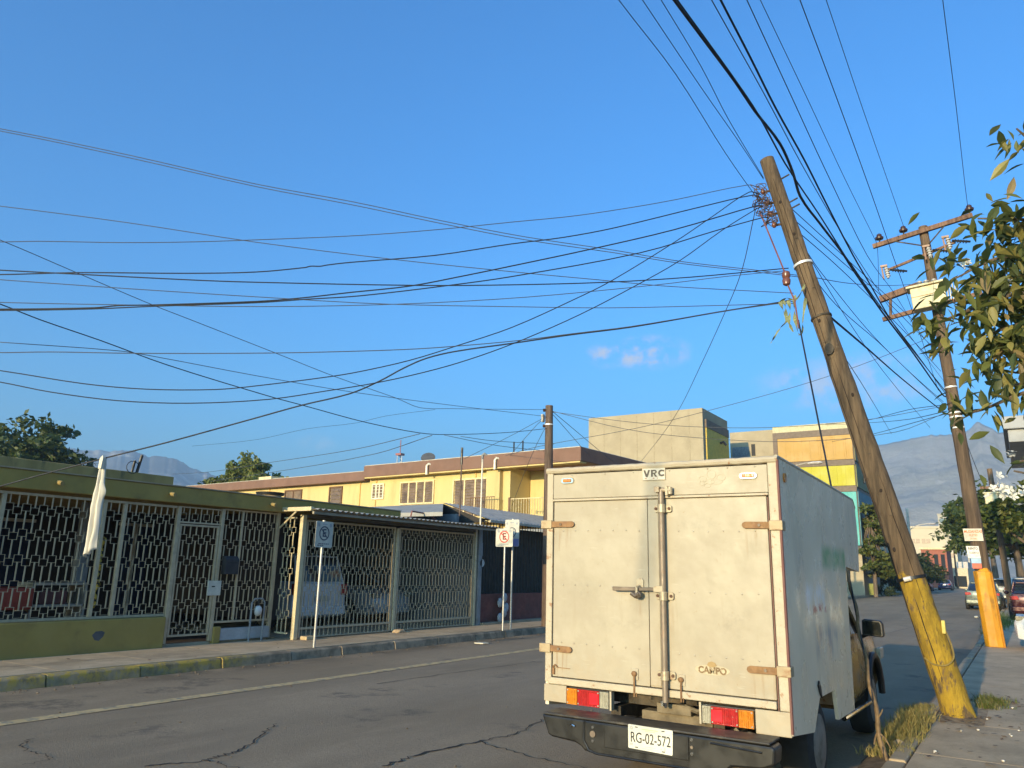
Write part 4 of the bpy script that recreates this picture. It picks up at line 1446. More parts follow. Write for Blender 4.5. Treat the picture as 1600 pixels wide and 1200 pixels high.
marker(-3.087, 2.317, .118)
marker(-1.597, 2.294, .130)
b = MB()
b.tube([(X1, 5.78, 2.29), (X1 + .012, 5.78, 2.29)], .035, 14)
b.build('side_marker', amber, tk, smooth=True)
ghost = M('sticker ghost', (.38, .33, .23), .6)
ghost_in = M('sticker ghost fill', (.78, .75, .69), .5)
for cx_, cz, a, s in ((-1.872, 2.318, .036, .95), (-1.94, 2.285, .03, .75), (-1.80, 2.29, .034, .7), (-1.885, 2.262, .034, .55), (-1.835, 2.262, .045, .45), (-1.945, 2.255, .02, .9), (-1.905, 2.235, .026, .6)):
    b = MB()
    b.ring((cx_, YR + .0035, cz), a - .003, a, 'y', .0022, 22, 0, s)
    b.build('sticker_outline', ghost, hd)
b = MB()
b.ring((-1.918, YR + .0085, .935), .0, .125, 'y', .0012, 28, 0, .27)
bk_ = b.build('sticker_base', M('faded sticker', (.44, .37, .24), .6), dR)
text('letter', 'CAMPO', M('worn brown letters', (.17, .10, .04), .7, dirt=(.40, .32, .2), dscale=28, damt=(.5, .6)), bk_, (-1.918, YR + .0075, .93), .062, .95, bold=.0025)
b = MB()
b.prism([(-1.955, .965), (-1.945, .985), (-1.92, .993), (-1.895, .985), (-1.885, .965), (-1.905, .955), (-1.935, .955)], 'y', YR + .0055, YR + .0082)
b.build('emblem', M('faded tan emblem', (.36, .24, .10), .7), bk_)

# tail lamps
def tail(x0, segs, z0, z1):
    b = MB()
    b.box(x0 - .012, segs[-1][0] + .012, YR + .035, YR + .07, z0 - .008, z1 + .008)
    h = b.build('tail_lamp', black_plastic, tk, bevel=.004)
    xa = x0
    for xb, m in segs:
        lb_ = MB().box(xa + .002, xb - .002, YR - .003, YR + .034, z0, z1)
        nr_ = max(3, int((xb - xa) / .014))
        for r_ in range(nr_):
            xr = xa + .008 + r_ * (xb - xa - .016) / (nr_ - 1)
            lb_.tube([(xr, YR - .003, z0 + .008), (xr, YR - .003, z1 - .008)], .0035, 6)
        for zz in (z0 + .004, z1 - .004, (z0 + z1) / 2):
            lb_.box(xa + .004, xb - .004, YR - .0065, YR - .0028, zz - .002, zz + .002)
        lb_.build('lens', m, h)
        if m is red_lens:
            MB().box(xa + (.005 if x0 > -2.5 else (xb - xa) * .58), xa + ((xb - xa) * .42 if x0 > -2.5 else (xb - xa) - .005), YR - .0095, YR - .0055, z0 + .02, z1 - .02).build('reflector', M('bright red reflector', (.95, .02, .03), .2) if 'bright red reflector' not in bpy.data.materials else bpy.data.materials['bright red reflector'], h)
        xa = xb
    for x in (x0 + .012, segs[0][0] + .01, segs[1][0] - .01, segs[-1][0] - .012):
        for z in (z0 + .012, z1 - .012):
            stamp(RIV, 'screw', h, (x, YR - .007, z))
tail(-3.085, [(-2.99, amber), (-2.80, red_lens), (-2.722, clear_lens)], .590, .705)
tail(-2.000, [(-1.935, clear_lens), (-1.743, red_lens), (-1.638, amber)], .582, .695)
MB().box(-2.716, -2.702, YR + .0, YR + .05, .58, .715).build('lamp_bracket', edge_paint, tk)
MB().box(-2.02, -2.006, YR + .0, YR + .05, .572, .715).build('lamp_bracket', edge_paint, tk)
# chassis seen under the box
b = MB()
b.box(-2.50, -1.96, YR + .10, YR + .22, .53, .60)
b.box(-2.36, -2.1, YR + .05, YR + .12, .60, .67)
ch = b.build('rear_crossmember', beam_m, tk, bevel=.006)
b = MB()
for x in (-2.72, -1.92):
    b.box(x - .04, x + .04, YR + .12, 9.8, .48, .60)
b.build('chassis_rail', dark_metal, tk)
b = MB()
b.tube([(-2.62, YR + .06, .54), (-2.45, YR + .04, .52), (-2.2, YR + .05, .505), (-2.0, YR + .04, .515), (-1.75, YR + .06, .50)], .012, 6)
b.tube([(-2.15, YR + .08, .66), (-2.05, YR + .05, .64), (-1.98, YR + .09, .66), (-1.95, YR + .08, .60)], .018, 6)
b.tube([(-1.78, YR + .03, .565), (-1.74, YR + .03, .53), (-1.68, YR + .03, .545), (-1.62, YR + .04, .53)], .014, 6)
b.build('hose', beam_m, tk, smooth=True)
b = MB()
b.box(-2.66, -2.58, YR - .01, YR + .2, .49, .53)
b.box(-1.82, -1.74, YR - .01, YR + .2, .49, .55)
b.box(-2.9, -1.62, YR + .3, 7.8, .60, .71)
b.build('bumper_bracket', dark_metal, tk)
b = MB()
b.tube([(-3.02, 6.75, .33), (-1.56, 6.75, .33)], .06, 10)
b.ball((-2.3, 6.75, .34), .17, 14, 10)
b.build('rear_axle', dark_metal, tk, smooth=True)
# bumper
b = MB()
prof_b = [(-3.115, .555), (-3.06, .42), (-3.03, .408), (-2.84, .395), (-2.79, .375), (-2.76, .35), (-2.70, .338), (-1.80, .338), (-1.74, .36), (-1.70, .395), (-1.50, .41), (-1.43, .44), (-1.42, .53), (-1.44, .552)]
b.prism(prof_b, 'y', 5.275, 5.46)
bp = b.build('bumper', bumper_m, tk, bevel=.022)
b = MB()
b.box(-3.10, -1.45, 5.27, 5.52, .556, .572)
b.build('bumper_step', M('scuffed bumper top', (.022, .02, .018), .55, dirt=(.09, .075, .05), dscale=9), bp, bevel=.006)
b = MB()
b.tube([(-2.76, 5.27, .548), (-2.76, 5.268, .42), (-2.72, 5.268, .36), (-2.66, 5.268, .345), (-1.9, 5.268, .345)], .008, 6)
b.build('bumper_lip', bumper_m, bp, smooth=True)
b = MB()
b.box(-2.60, -1.98, 5.266, 5.274, .395, .545)
b.build('plate_recess', bumper_m, bp, bevel=.004)
b = MB()
b.tube([(-1.83, 5.262, .525), (-1.50, 5.262, .51)], .007, 6)
b.build('bumper_crease', bumper_m, bp, smooth=True)
for x, zs in ((-2.69, (.515, .47, .425)), (-1.96, (.525, .48, .44))):
    for i, z in enumerate(zs):
        b = MB()
        b.tube([(x, 5.274, z), (x, 5.266, z)], .022 if (i == 1 and x < -2.2) else .010, 12)
        b.build('bolt', chrome if not (i == 1) else steel, bp)
b = MB()
b.tube([(-2.87, 5.27, .505), (-2.85, 5.262, .512), (-2.83, 5.262, .505)], .006, 6)
b.build('scratch', chrome, bp)
# licence plate
lp = MB().prism([(-2.41, .425), (-2.405, .42), (-2.095, .412), (-2.09, .417), (-2.085, .563), (-2.09, .568), (-2.405, .572), (-2.41, .567)], 'y', 5.258, 5.264).build('license_plate', M('plate white', (.55, .54, .46), .4), tk)
PY = 5.2565
text('letter', 'RG-02-572', ink, lp, (-2.247, PY, .490), .094, .70, bold=.0)
green = M('plate green', (.35, .52, .25), .6)
b = MB()
b.box(-2.31, -2.19, PY, PY + .0012, .548, .553)
b.box(-2.285, -2.215, PY, PY + .0012, .538, .541)
tag(b.build('print', green, lp), kind='stuff')
b = MB()
for bx in ((-2.36, -2.338, .556, .562), (-2.165, -2.143, .552, .558), (-2.36, -2.338, .428, .434), (-2.165, -2.143, .424, .430)):
    b.box(bx[0], bx[1], PY, PY + .0012, bx[2], bx[3])
tag(b.build('mounting_slot', ink, lp), kind='stuff')
grey_print = M('plate grey print', (.38, .38, .34), .7)
b = MB()
b.ring((-2.385, PY, .551), .004, .012, 'y', .0012, 14)
b.box(-2.40, -2.375, PY, PY + .0012, .44, .455)
b.box(-2.29, -2.21, PY, PY + .0012, .440, .443)
b.box(-2.31, -2.19, PY, PY + .0012, .428, .4305)
b.box(-2.175, -2.165, PY, PY + .0012, .436, .446)
b.box(-2.15, -2.14, PY, PY + .0012, .432, .452)
b.box(-2.13, -2.105, PY, PY + .0012, .535, .54)
tag(b.build('print', grey_print, lp), kind='stuff')

def wheel(parent, x0, x1, y, r, tyre_m=rubber, rim_m=sheet_metal, outer=1):
    """tyre across x0..x1 with a dished rim on its outer face"""
    b = MB()
    xs_ = [(x0, r * .80), (x0 + (x1 - x0) * .08, r * .96), (x0 + (x1 - x0) * .25, r), (x0 + (x1 - x0) * .75, r), (x0 + (x1 - x0) * .92, r * .96), (x1, r * .80)]
    def rg(x, rad):
        return [(x, y + rad * math.cos(2 * math.pi * k / 24), r + rad * math.sin(2 * math.pi * k / 24)) for k in range(24)]
    b.loft([rg(x, k) for x, k in xs_])
    w = b.build('wheel', tyre_m, parent, smooth=True)
    xo = x1 if outer > 0 else x0
    s = outer
    b = MB()
    b.loft([rg(xo + .001 * s, r * .64), rg(xo + .006 * s, r * .60), rg(xo - .02 * s + .03 * s, r * .3), rg(xo + .02 * s, r * .1)])
    b.build('rim', rim_m, w, smooth=True)
    return w
dull_rim = M('dirty rim', (.22, .2, .17), .6, .4, dirt=(.1, .08, .05), dscale=8)
wheel(tk, -3.05, -2.80, 6.75, .335, rim_m=dull_rim, outer=-1)
wheel(tk, -1.72, -1.47, 6.75, .335, rim_m=dull_rim, outer=1)
wheel(tk, -3.08, -2.86, 9.42, .335, rim_m=dull_rim, outer=-1)
wheel(tk, -1.70, -1.48, 9.42, .335, rim_m=dull_rim, outer=1)
# cab
def sect(y, w, z0, z1, cx_=-2.29, tum=.94):
    return [(cx_ - w * .93, y, z0), (cx_ - w, y, z0 + .12), (cx_ - w, y, z1 - .2), (cx_ - w * tum, y, z1), (cx_ + w * tum, y, z1), (cx_ + w, y, z1 - .2), (cx_ + w, y, z0 + .12), (cx_ + w * .93, y, z0)]
b = MB()
b.loft([sect(7.93, .82, .42, 1.06), sect(8.4, .835, .40, 1.05), sect(9.0, .835, .40, 1.03), sect(9.1, .83, .62, 1.02), sect(9.7, .82, .62, .98), sect(9.85, .815, .40, .97), sect(10.15, .79, .38, .92), sect(10.28, .70, .42, .80)])
cabb = b.build('cab', cab_m, tk, smooth=True)
b = MB()
def gsec(y, w0, w1, z0, z1, cx_=-2.29):
    return [(cx_ - w0, y, z0), (cx_ - w1, y, z1), (cx_ + w1, y, z1), (cx_ + w0, y, z0)]
b.loft([gsec(7.95, .78, .66, 1.055, 1.60), gsec(8.35, .78, .66, 1.045, 1.62), gsec(8.62, .78, .64, 1.04, 1.56), gsec(9.1, .77, .74, 1.02, 1.035)])
b.build('cab_glass', glass, tk)
b = MB()
for sx in (-1, 1):
    b.tube([(-2.29 + sx * .775, 9.08, 1.03), (-2.29 + sx * .66, 8.6, 1.57), (-2.29 + sx * .66, 8.0, 1.62)], .025, 6)
b.box(-2.93, -1.65, 7.96, 8.55, 1.59, 1.625)
b.build('cab_roof', cab_m, tk, smooth=True)
MB().box(-1.462, -1.448, 7.96, 8.02, .45, 1.0).build('door_edge', black_plastic, cabb)
MB().box(-1.458, -1.44, 8.1, 8.2, .88, .92).build('door_handle', black_plastic, cabb, bevel=.006)
b = MB()
P = [(-1.45, 9.42 + .43 * math.cos(q * math.pi / 10), .36 + .43 * math.sin(q * math.pi / 10)) for q in range(11)]
b.tube(P, .035, 8)
b.build('fender_flare', black_plastic, tk, smooth=True)
b = MB()
b.tube([(-1.44, 7.6, .40), (-1.43, 8.9, .38)], .022, 8)
b.build('side_step', chrome, tk, smooth=True)
b = MB()
b.box(-1.5, -1.45, 9.95, 10.2, .70, .82)
b.build('headlight', clear_lens, tk, bevel=.01)
b = MB()
b.prism([(-1.425, 1.045), (-1.41, 1.03), (-1.24, 1.02), (-1.225, 1.035), (-1.23, 1.15), (-1.25, 1.18), (-1.40, 1.19), (-1.42, 1.175)], 'y', 8.72, 8.80)
mr = b.build('mirror', black_plastic, tk, bevel=.015)
MB().prism([(-1.41, 1.055), (-1.40, 1.045), (-1.255, 1.035), (-1.245, 1.045), (-1.248, 1.14), (-1.26, 1.165), (-1.395, 1.172), (-1.408, 1.16)], 'y', 8.712, 8.719).build('mirror_glass', M('dim mirror', (.05, .055, .05), .12, .8), mr)
b = MB()
b.tube([(-1.47, 8.8, 1.0), (-1.38, 8.78, 1.04)], .02, 6)
b.build('mirror_arm', black_plastic, mr)
b = MB()
b.prism([(6.42, .80), (6.46, .74), (6.52, .70), (6.50, .77), (6.45, .83)], 'x', X1 + .001, X1 + .012)
b.build('side_tear', black_plastic, tk)
b = MB()
b.box(X1 - .022, X1 - .002, 8.05, 8.12, 1.55, 1.66)
b.build('corner_bracket', steel, tk)

# ================================================================ POLES
def wobble(p, i, s=.012):
    return (p[0] + s * noise.noise((i * .7, 1, p[2])), p[1] + s * noise.noise((i * .7, 7, p[2])), p[2])
p1 = thing('utility_pole', 'leaning wooden utility pole with a worn yellow painted foot', 'utility pole', (-.76, 10.7, .1))
b = MB()
A_, B_ = Vector((-.735, 10.7, -.15)), Vector((-2.55, 10.7, 7.62))
n = 44
pts, rad = [], []
for i in range(n + 1):
    u = i / n
    pts.append(wobble(A_.lerp(B_, u), i, .010))
    rad.append((.168 - .066 * u) * (1 + .03 * noise.noise((u * 14, 3, 3))) * (1.0 if u > .04 else 1.06))
b.tube(pts, rad, 18)
p1s = b.build('shaft', wood_paint, p1, smooth=True)
split_m = M('open split', (.022, .014, .009), .95)
def pole_pt(u, ang, extra=0.0):
    c = A_.lerp(B_, u)
    r = (.168 - .066 * u) + extra
    return Vector((c.x + r * math.cos(ang), c.y + r * math.sin(ang), c.z + r * math.cos(ang) * .23))
random.seed(21)
for u0, u1, a0, w in ((.05, .42, -2.55, .010), (.30, .78, -2.35, .008), (.55, .97, -1.9, .006), (.18, .40, -1.2, .005), (.62, .85, -1.0, .005), (.72, .99, -1.45, .005), (.08, .2, -1.7, .006), (.42, .60, -1.6, .004)):
    b = MB()
    n_ = 24
    for i in range(n_ + 1):
        u = u0 + (u1 - u0) * i / n_
        a = a0 + .10 * noise.noise((u * 9, a0, 2)) + .05 * noise.noise((u * 30, a0, 4))
        ww = w * math.sin(math.pi * (i + .3) / (n_ + .6)) * (1 + .6 * noise.noise((u * 40, 1, a0))) / .14
        b.v += [tuple(pole_pt(u, a - ww, .0035)), tuple(pole_pt(u, a + ww, .0035))]
    for i in range(n_):
        b.f.append((2 * i, 2 * i + 1, 2 * i + 3, 2 * i + 2))
        b.m.append(0)
    b.build('split', split_m, p1s)
for u, a in ((.36, -1.5), (.52, -1.1), (.66, -1.75), (.83, -1.3), (.27, -2.0), (.9, -1.6)):
    q = pole_pt(u, a, -.004)
    b = MB()
    b.ball(tuple(q), (.022, .012, .03), 9, 6)
    b.build('knot', split_m, p1s, smooth=True)
for k in range(7):
    u = .22 + .1 * k
    q = pole_pt(u, -1.57 + random.uniform(-.6, .6), .002)
    b = MB()
    b.tube([(q.x - .02, q.y, q.z), (q.x - .015, q.y - .008, q.z), (q.x + .015, q.y - .008, q.z + .004), (q.x + .02, q.y, q.z + .004)], .003, 5)
    b.build('staple', dark_metal, p1s)
band_m = M('white steel band', (.75, .73, .68), .4, .3)
def on_pole1(z):
    return A_.lerp(B_, (z - A_.z) / (B_.z - A_.z))
ax1 = (B_ - A_).normalized()
def collar(z, w, mat, nm='band', extra=.008, pole=p1, fn=on_pole1, ax=ax1, r=None):
    c = fn(z)
    rr_ = r if r else .178 - .068 * (z / 7.6)
    b = MB()
    b.tube([c - ax * w / 2, c + ax * w / 2], rr_ + extra, 18)
    return b.build(nm, mat, pole, smooth=True)
collar(5.86, .035, band_m)
collar(5.05, .025, dark_metal)
collar(1.60, .035, black_plastic)
c = on_pole1(1.60)
b = MB()
b.tube([(c.x - .06, c.y - .19, c.z - .02), (c.x + .02, c.y - .2, c.z + .0)], .028, 8)
b.build('clamp', band_m, p1)
for z, dx in ((7.25, .15), (6.85, .155), (6.75, .14)):
    c = on_pole1(z)
    b = MB()
    b.tube([(c.x + .08, c.y, c.z), (c.x + .22, c.y, c.z + .05)], .012, 6)
    b.build('bolt', dark_metal, p1)
c = on_pole1(4.55)
MB().ring((c.x - .02, c.y - .165, c.z), .0, .06, 'y', .012, 16, 0, 1.3).build('tag_plate', dark_metal, p1)
# old cable loop stapled to the foot
b = MB()
P = []
for k in range(15):
    z = .62 + .05 * k
    c = on_pole1(z)
    P.append((c.x + .165, c.y - .06, z))
loop = [(on_pole1(1.0).x + .17, 10.63, 1.02), (on_pole1(.86).x + .185, 10.62, .86), (on_pole1(.70).x + .16, 10.58, .72), (on_pole1(.6).x + .06, 10.53, .64), (on_pole1(.6).x - .08, 10.55, .64), (on_pole1(.7).x - .14, 10.58, .70)]
b.tube(spline([tuple(p) for p in loop], 5), .010, 6)
b.build('cable_loop', M('ochre old cable', (.20, .15, .04), .7), p1, smooth=True)
c = on_pole1(1.03)
MB().box(c.x + .145, c.x + .185, 10.59, 10.66, .98, 1.13).build('junction_box', M('yellow box', (.55, .45, .12), .7), p1, bevel=.01)
# wire cluster with spool insulators at the top
for z in (7.08, 6.88, 6.70, 6.52):
    c = on_pole1(z)
    b = MB()
    b.tube([(c.x - .10, c.y - .06, z), (c.x - .20, c.y - .08, z - .005)], .018, 6)
    h = b.build('spool_rack', M('rust brown steel', (.10, .06, .042), .7, .3) if 'rust brown steel' not in bpy.data.materials else bpy.data.materials['rust brown steel'], p1)
    b = MB()
    b.loft([[(c.x - .19 + 0 * r, c.y - .08 + r * math.cos(q * math.pi / 5), 0) for q in range(10)] for r in (.01,)] , cap=False) if False else None
    b.ball((c.x - .19, c.y - .08, z), (.035, .04, .045), 10, 6)
    b.build('insulator', M('brown porcelain', (.16, .06, .035), .25) if 'brown porcelain' not in bpy.data.materials else bpy.data.materials['brown porcelain'], h, smooth=True)
random.seed(11)
b = MB()
for k in range(16):
    z = random.uniform(6.55, 7.15)
    c = on_pole1(z)
    q0 = Vector((c.x - .12, c.y - .1, z))
    pts = [q0]
    for j in range(6):
        pts.append(q0 + Vector((random.uniform(-.26, .02), random.uniform(-.08, .05), random.uniform(-.14, .14))))
    b.tube(spline(pts, 4), .0055, 5)
tag(b.build('wire_tails', bpy.data.materials['rust brown steel'], p1), kind='stuff')

# tangled ribbon on the cable beside the pole
rb = thing('tattered_ribbon', 'tattered greenish ribbon tangled on the cables beside the leaning pole', 'ribbon', (-2.35, 10.5, 5.2))
rib_m = M('faded green ribbon', (.20, .22, .11), .8, var=.25, scale=20)
random.seed(4)
def ribbon(pts, w):
    P = spline(pts, 5)
    b = MB()
    for i, p in enumerate(P):
        s = w * (1 + .4 * math.sin(i * .9))
        b.v += [(p.x - s * math.cos(i * .35), p.y - s * math.sin(i * .35), p.z), (p.x + s * math.cos(i * .35), p.y + s * math.sin(i * .35), p.z + .004)]
    for i in range(len(P) - 1):
        b.f.append((2 * i, 2 * i + 1, 2 * i + 3, 2 * i + 2))
        b.m.append(0)
    return b
for pts in ([(-2.44, 10.5, 5.30), (-2.40, 10.48, 5.16), (-2.36, 10.5, 5.02), (-2.46, 10.5, 4.92), (-2.53, 10.5, 4.82), (-2.60, 10.5, 4.72)],
            [(-2.40, 10.5, 5.31), (-2.36, 10.46, 5.2), (-2.37, 10.5, 5.08), (-2.33, 10.5, 4.95), (-2.29, 10.5, 4.84)],
            [(-2.24, 10.5, 5.36), (-2.25, 10.47, 5.15), (-2.25, 10.5, 4.98), (-2.21, 10.5, 4.78), (-2.17, 10.5, 4.82), (-2.15, 10.5, 5.0), (-2.10, 10.52, 5.3)],
            [(-2.43, 10.5, 5.30), (-2.34, 10.47, 5.33), (-2.24, 10.5, 5.29), (-2.14, 10.5, 5.4), (-2.10, 10.5, 5.5)],
            [(-2.33, 10.5, 5.3), (-2.31, 10.5, 5.15), (-2.34, 10.5, 5.0), (-2.30, 10.5, 4.86)]):
    ribbon(pts, .020).build('strip', rib_m, rb)
# strain rod and egg insulator beside the pole, and the stay down to the ground
gy = thing('guy_wire', 'stay wire from the leaning pole to the kerb with a dry vine at its foot', 'guy wire', (-1.18, 7.92, .1))
b = MB()
b.tube([(-2.66, 10.55, 6.75), (-2.36, 10.52, 5.75)], .012, 6)
b.build('upper_wire', M('rust red wire', (.16, .06, .05), .7), gy)
b = MB()
b.loft([[(-2.335 + r * math.cos(q * math.pi / 6), 10.5 + r * math.sin(q * math.pi / 6), z) for q in range(12)] for z, r in ((5.74, .02), (5.72, .052), (5.66, .058), (5.63, .045), (5.60, .058), (5.54, .05), (5.52, .02))])
b.build('egg_insulator', bpy.data.materials['brown porcelain'], gy, smooth=True)
b = MB()
b.tube([(-2.32, 10.5, 5.53), (-2.24, 10.49, 5.28), (-2.19, 10.4, 4.85)], .012, 6)
b.build('link_rod', bpy.data.materials['rust red wire'], gy)
G0, G1 = Vector((-2.2, 10.45, 4.98)), Vector((-1.18, 7.90, .02))
b = MB()
b.tube([G0.lerp(G1, i / 10) for i in range(11)], .0105, 6)
b.build('wire', cable_mat, gy)
b = MB()
P = []
random.seed(9)
for i in range(34):
    u = .64 + .36 * i / 33
    p = G0.lerp(G1, u)
    P.append((p.x + .012 * math.sin(i * .8), p.y + .012 * math.cos(i * .8), p.z))
b.tube(P, [.010 + .008 * (i / 33) ** .7 + .004 * abs(math.sin(i * 1.3)) for i in range(34)], 7)
for k, (u, dx, dz) in enumerate(((.86, -.07, .10), (.93, .06, .08), (.955, .08, -.10), (.95, -.05, -.12), (.965, .05, -.2))):
    p = G0.lerp(G1, u)
    b.tube(spline([(p.x, p.y, p.z), (p.x + dx * .5, p.y - .02, p.z + dz * .3), (p.x + dx, p.y - .03, p.z + dz)], 4), [.010, .010, .009, .009, .008, .008, .007, .006, .004][:9], 5)
b.build('dry_vine', M('dry vine bark', (.17, .115, .06), .9, var=.3, scale=20, bump=.5), gy, smooth=True)

# second pole with cross arms
p2 = thing('utility_pole', 'taller wooden utility pole with crossarms and a yellow sheet metal guard', 'utility pole', (-.72, 21.9, .1))
A2, B2 = Vector((-.70, 21.9, -.1)), Vector((-1.26, 21.9, 10.78))
ax2 = (B2 - A2).normalized()
def on_pole2(z):
    return A2.lerp(B2, (z - A2.z) / (B2.z - A2.z))
b = MB()
n = 40
b.tube([wobble(A2.lerp(B2, i / n), i, .012) for i in range(n + 1)], [.185 - .075 * i / n for i in range(n + 1)], 16)
b.build('shaft', wood_plain, p2, smooth=True)
guard = M('yellow guard sheet', (.50, .225, .004), .55, var=.22, scale=4, dirt=(.24, .115, .012), dscale=7, damt=(.50, .72), stretch=(1, 1, .35), bump=.4, bscale=6)
b = MB()
c0, c1 = on_pole2(.1), on_pole2(1.84)
sec = [(-.21, -.12), (-.12, -.22), (.05, -.235), (.16, -.20), (.20, -.10), (.20, .16), (-.21, .16)]
b.loft([[(c0.x + x, c0.y + y, .10) for x, y in sec], [(c1.x + x * .95, c1.y + y, 1.80) for x, y in sec]])
gd = b.build('guard', guard, p2, bevel=.012)
b = MB()
b.loft([[(c1.x + x * .7 + .02, c1.y + y * .85, 1.80) for x, y in sec], [(c1.x + x * .5 + .02, c1.y + y * .7, 1.88) for x, y in sec]])
b.build('guard_top', guard, p2, bevel=.012)
b = MB()
b.tube([(c0.x + .185, c0.y - .17, .10), (c1.x + .175, c1.y - .17, 1.76)], .02, 6)
b.build('edge_fold', M('dark guard edge', (.42, .18, .02), .6), gd)
for z, m in ((6.32, band_m), (5.9, dark_metal), (5.78, dark_metal), (5.66, band_m), (5.55, band_m), (5.28, band_m)):
    collar(z, .035, m, 'band', .01, p2, on_pole2, ax2, .185 - .075 * z / 10.8)
arm_m = M_wood('crossarm wood', (.23, .13, .08), (.10, .055, .035))
def arm(p, q, r, nm='crossarm', mat=arm_m):
    p, q = Vector(p), Vector(q)
    t = (q - p).normalized()
    u = Vector((0, 1, 0))
    w = t.cross(u).normalized()
    b = MB()
    b.loft([[p + u * r * .8 * sx + w * r * sz for sx, sz in ((-1, -1), (1, -1), (1, 1), (-1, 1))], [q + u * r * .8 * sx + w * r * sz for sx, sz in ((-1, -1), (1, -1), (1, 1), (-1, 1))]])
    return b.build(nm, mat, p2, bevel=.01)
arm((-2.50, 21.74, 10.42), (-.10, 21.74, 10.78), .062)
arm((-2.20, 21.72, 9.66), (-.55, 21.72, 10.12), .035)
arm((-2.44, 21.7, 8.86), (-1.45, 21.7, 9.10), .085)
arm((-2.42, 21.66, 8.28), (-.10, 21.66, 8.62), .055)
arm((-1.95, 21.7, 10.44), (-1.30, 21.72, 10.18), .018, 'brace', dark_metal)
arm((-.75, 21.7, 10.62), (-1.15, 21.72, 10.20), .018, 'brace', dark_metal)
arm((-2.22, 21.66, 8.32), (-2.18, 21.68, 8.88), .035, 'spacer', bpy.data.materials['rust brown steel'])
def pin_ins(x, z, y=21.74):
    b = MB()
    b.tube([(x, y, z), (x, y, z + .12)], .02, 6)
    h = b.build('pin', dark_metal, p2)
    b = MB()
    b.loft([[(x + r * math.cos(q * math.pi / 6), y + r * math.sin(q * math.pi / 6), z + dz) for q in range(12)] for dz, r in ((.08, .03), (.09, .10), (.14, .11), (.17, .07), (.22, .065), (.25, .03))])
    b.build('insulator', M('dark porcelain', (.05, .022, .016), .3) if 'dark porcelain' not in bpy.data.materials else bpy.data.materials['dark porcelain'], h, smooth=True)
pin_ins(-2.32, 10.51)
pin_ins(-1.72, 10.60)
pin_ins(-.16, 10.83)
def cutout(x, z, s=1):
    b = MB()
    b.tube([(x, 21.66, z + .12), (x + .04, 21.62, z - .22)], .035, 8)
    for k in range(4):
        b.tube([(x + .008 + .01 * k, 21.652 - .008 * k, z + .07 - .07 * k), (x + .01 + .01 * k, 21.65 - .008 * k, z + .045 - .07 * k)], .062, 10)
    h = b.build('fuse_cutout', M('grey porcelain', (.42, .40, .37), .3) if 'grey porcelain' not in bpy.data.materials else bpy.data.materials['grey porcelain'], p2, smooth=True)
    b = MB()
    b.tube([(x - .10, 21.64, z + .14), (x - .07, 21.6, z - .24)], .022, 6)
    b.box(x - .13, x + .04, 21.6, 21.68, z + .12, z + .17)
    b.build('fuse_tube', M('fuse tube brown', (.30, .18, .12), .5) if 'fuse tube brown' not in bpy.data.materials else bpy.data.materials['fuse tube brown'], h)
    b = MB()
    b.tube([(x + .1, 21.66, z + .02), (x + .5, 21.6, z - .12)], .028, 6)
    for k in range(5):
        b.tube([(x + .16 + .06 * k, 21.65, z - .002 - .02 * k), (x + .18 + .06 * k, 21.65, z - .008 - .02 * k)], .048, 8)
    b.build('arrester', black_plastic, h)
for x, z in ((-2.22, 9.62), (-1.18, 9.97), (-.72, 10.13)):
    cutout(x, z)
tb = thing('transformer', 'cream finned transformer tank carried on crossarms of the taller pole', 'transformer', (-1.22, 21.55, 8.3))
tm = M('cream transformer paint', (.50, .44, .27), .5, var=.06, dirt=(.5, .38, .2), dscale=5)
b = MB()
b.prism([(-1.64, 8.30), (-.92, 8.36), (-.86, 8.42), (-.90, 8.93), (-1.68, 8.87)], 'y', 21.25, 21.64)
tk2 = b.build('tank', tm, tb, bevel=.02)
MB().prism([(-1.76, 8.875), (-.86, 8.945), (-.86, 9.0), (-1.76, 8.93)], 'y', 21.2, 21.68).build('lid', tm, tb, bevel=.01)
for k in range(5):
    x = -.84 + k * .055
    MB().box(x, x + .018, 21.3, 21.6, 8.45, 8.9).build('fin', sheet_metal, tb)
for z in (8.62,):
    MB().prism([(-1.66, z), (-.9, z + .06), (-.9, z + .075), (-1.66, z + .015)], 'y', 21.242, 21.249).build('weld_line', M('brown weld', (.32, .2, .1), .7), tb)
for x in (-1.45, -1.3, -1.12):
    b = MB()
    b.tube([(x, 21.45, 8.95), (x, 21.45, 9.12)], [.05, .03], 8)
    for k in range(3):
        b.tube([(x, 21.45, 8.98 + k * .045), (x, 21.45, 9.0 + k * .045)], .07, 10)
    b.build('bushing', bpy.data.materials['grey porcelain'], tb, smooth=True)
# notices on the pole
def on_face(x0, x1, z0, z1, nm, lab, mat, tilt=0):
    o = MB()
    yb_ = 21.9 - .19
    o.add([(x0 + tilt, yb_ - .03, z1), (x1 + tilt, yb_ - .03, z1), (x1, yb_ - .03, z0), (x0, yb_ - .03, z0), (x0 + tilt, yb_ - .02, z1), (x1 + tilt, yb_ - .02, z1), (x1, yb_ - .02, z0), (x0, yb_ - .02, z0)],
          [(0, 3, 2, 1), (4, 5, 6, 7), (0, 1, 5, 4), (1, 2, 6, 5), (2, 3, 7, 6), (3, 0, 4, 7)])
    r = o.build(nm, mat)
    return tag(r, lab, 'sign')
s1 = on_face(-1.09, -.70, 2.50, 2.79, 'notice_board', 'white notice with red lettering nailed high on the taller pole', M('notice white', (.52, .47, .38), .7), -.015)
ri = M('notice red', (.70, .16, .06), .7)
text('letter', 'MUDANZAS', ri, s1, (-.90, 21.675, 2.72), .088, .78, bold=.002)
text('letter', 'FLETES', ri, s1, (-.90, 21.675, 2.63), .07, .8, bold=.001)
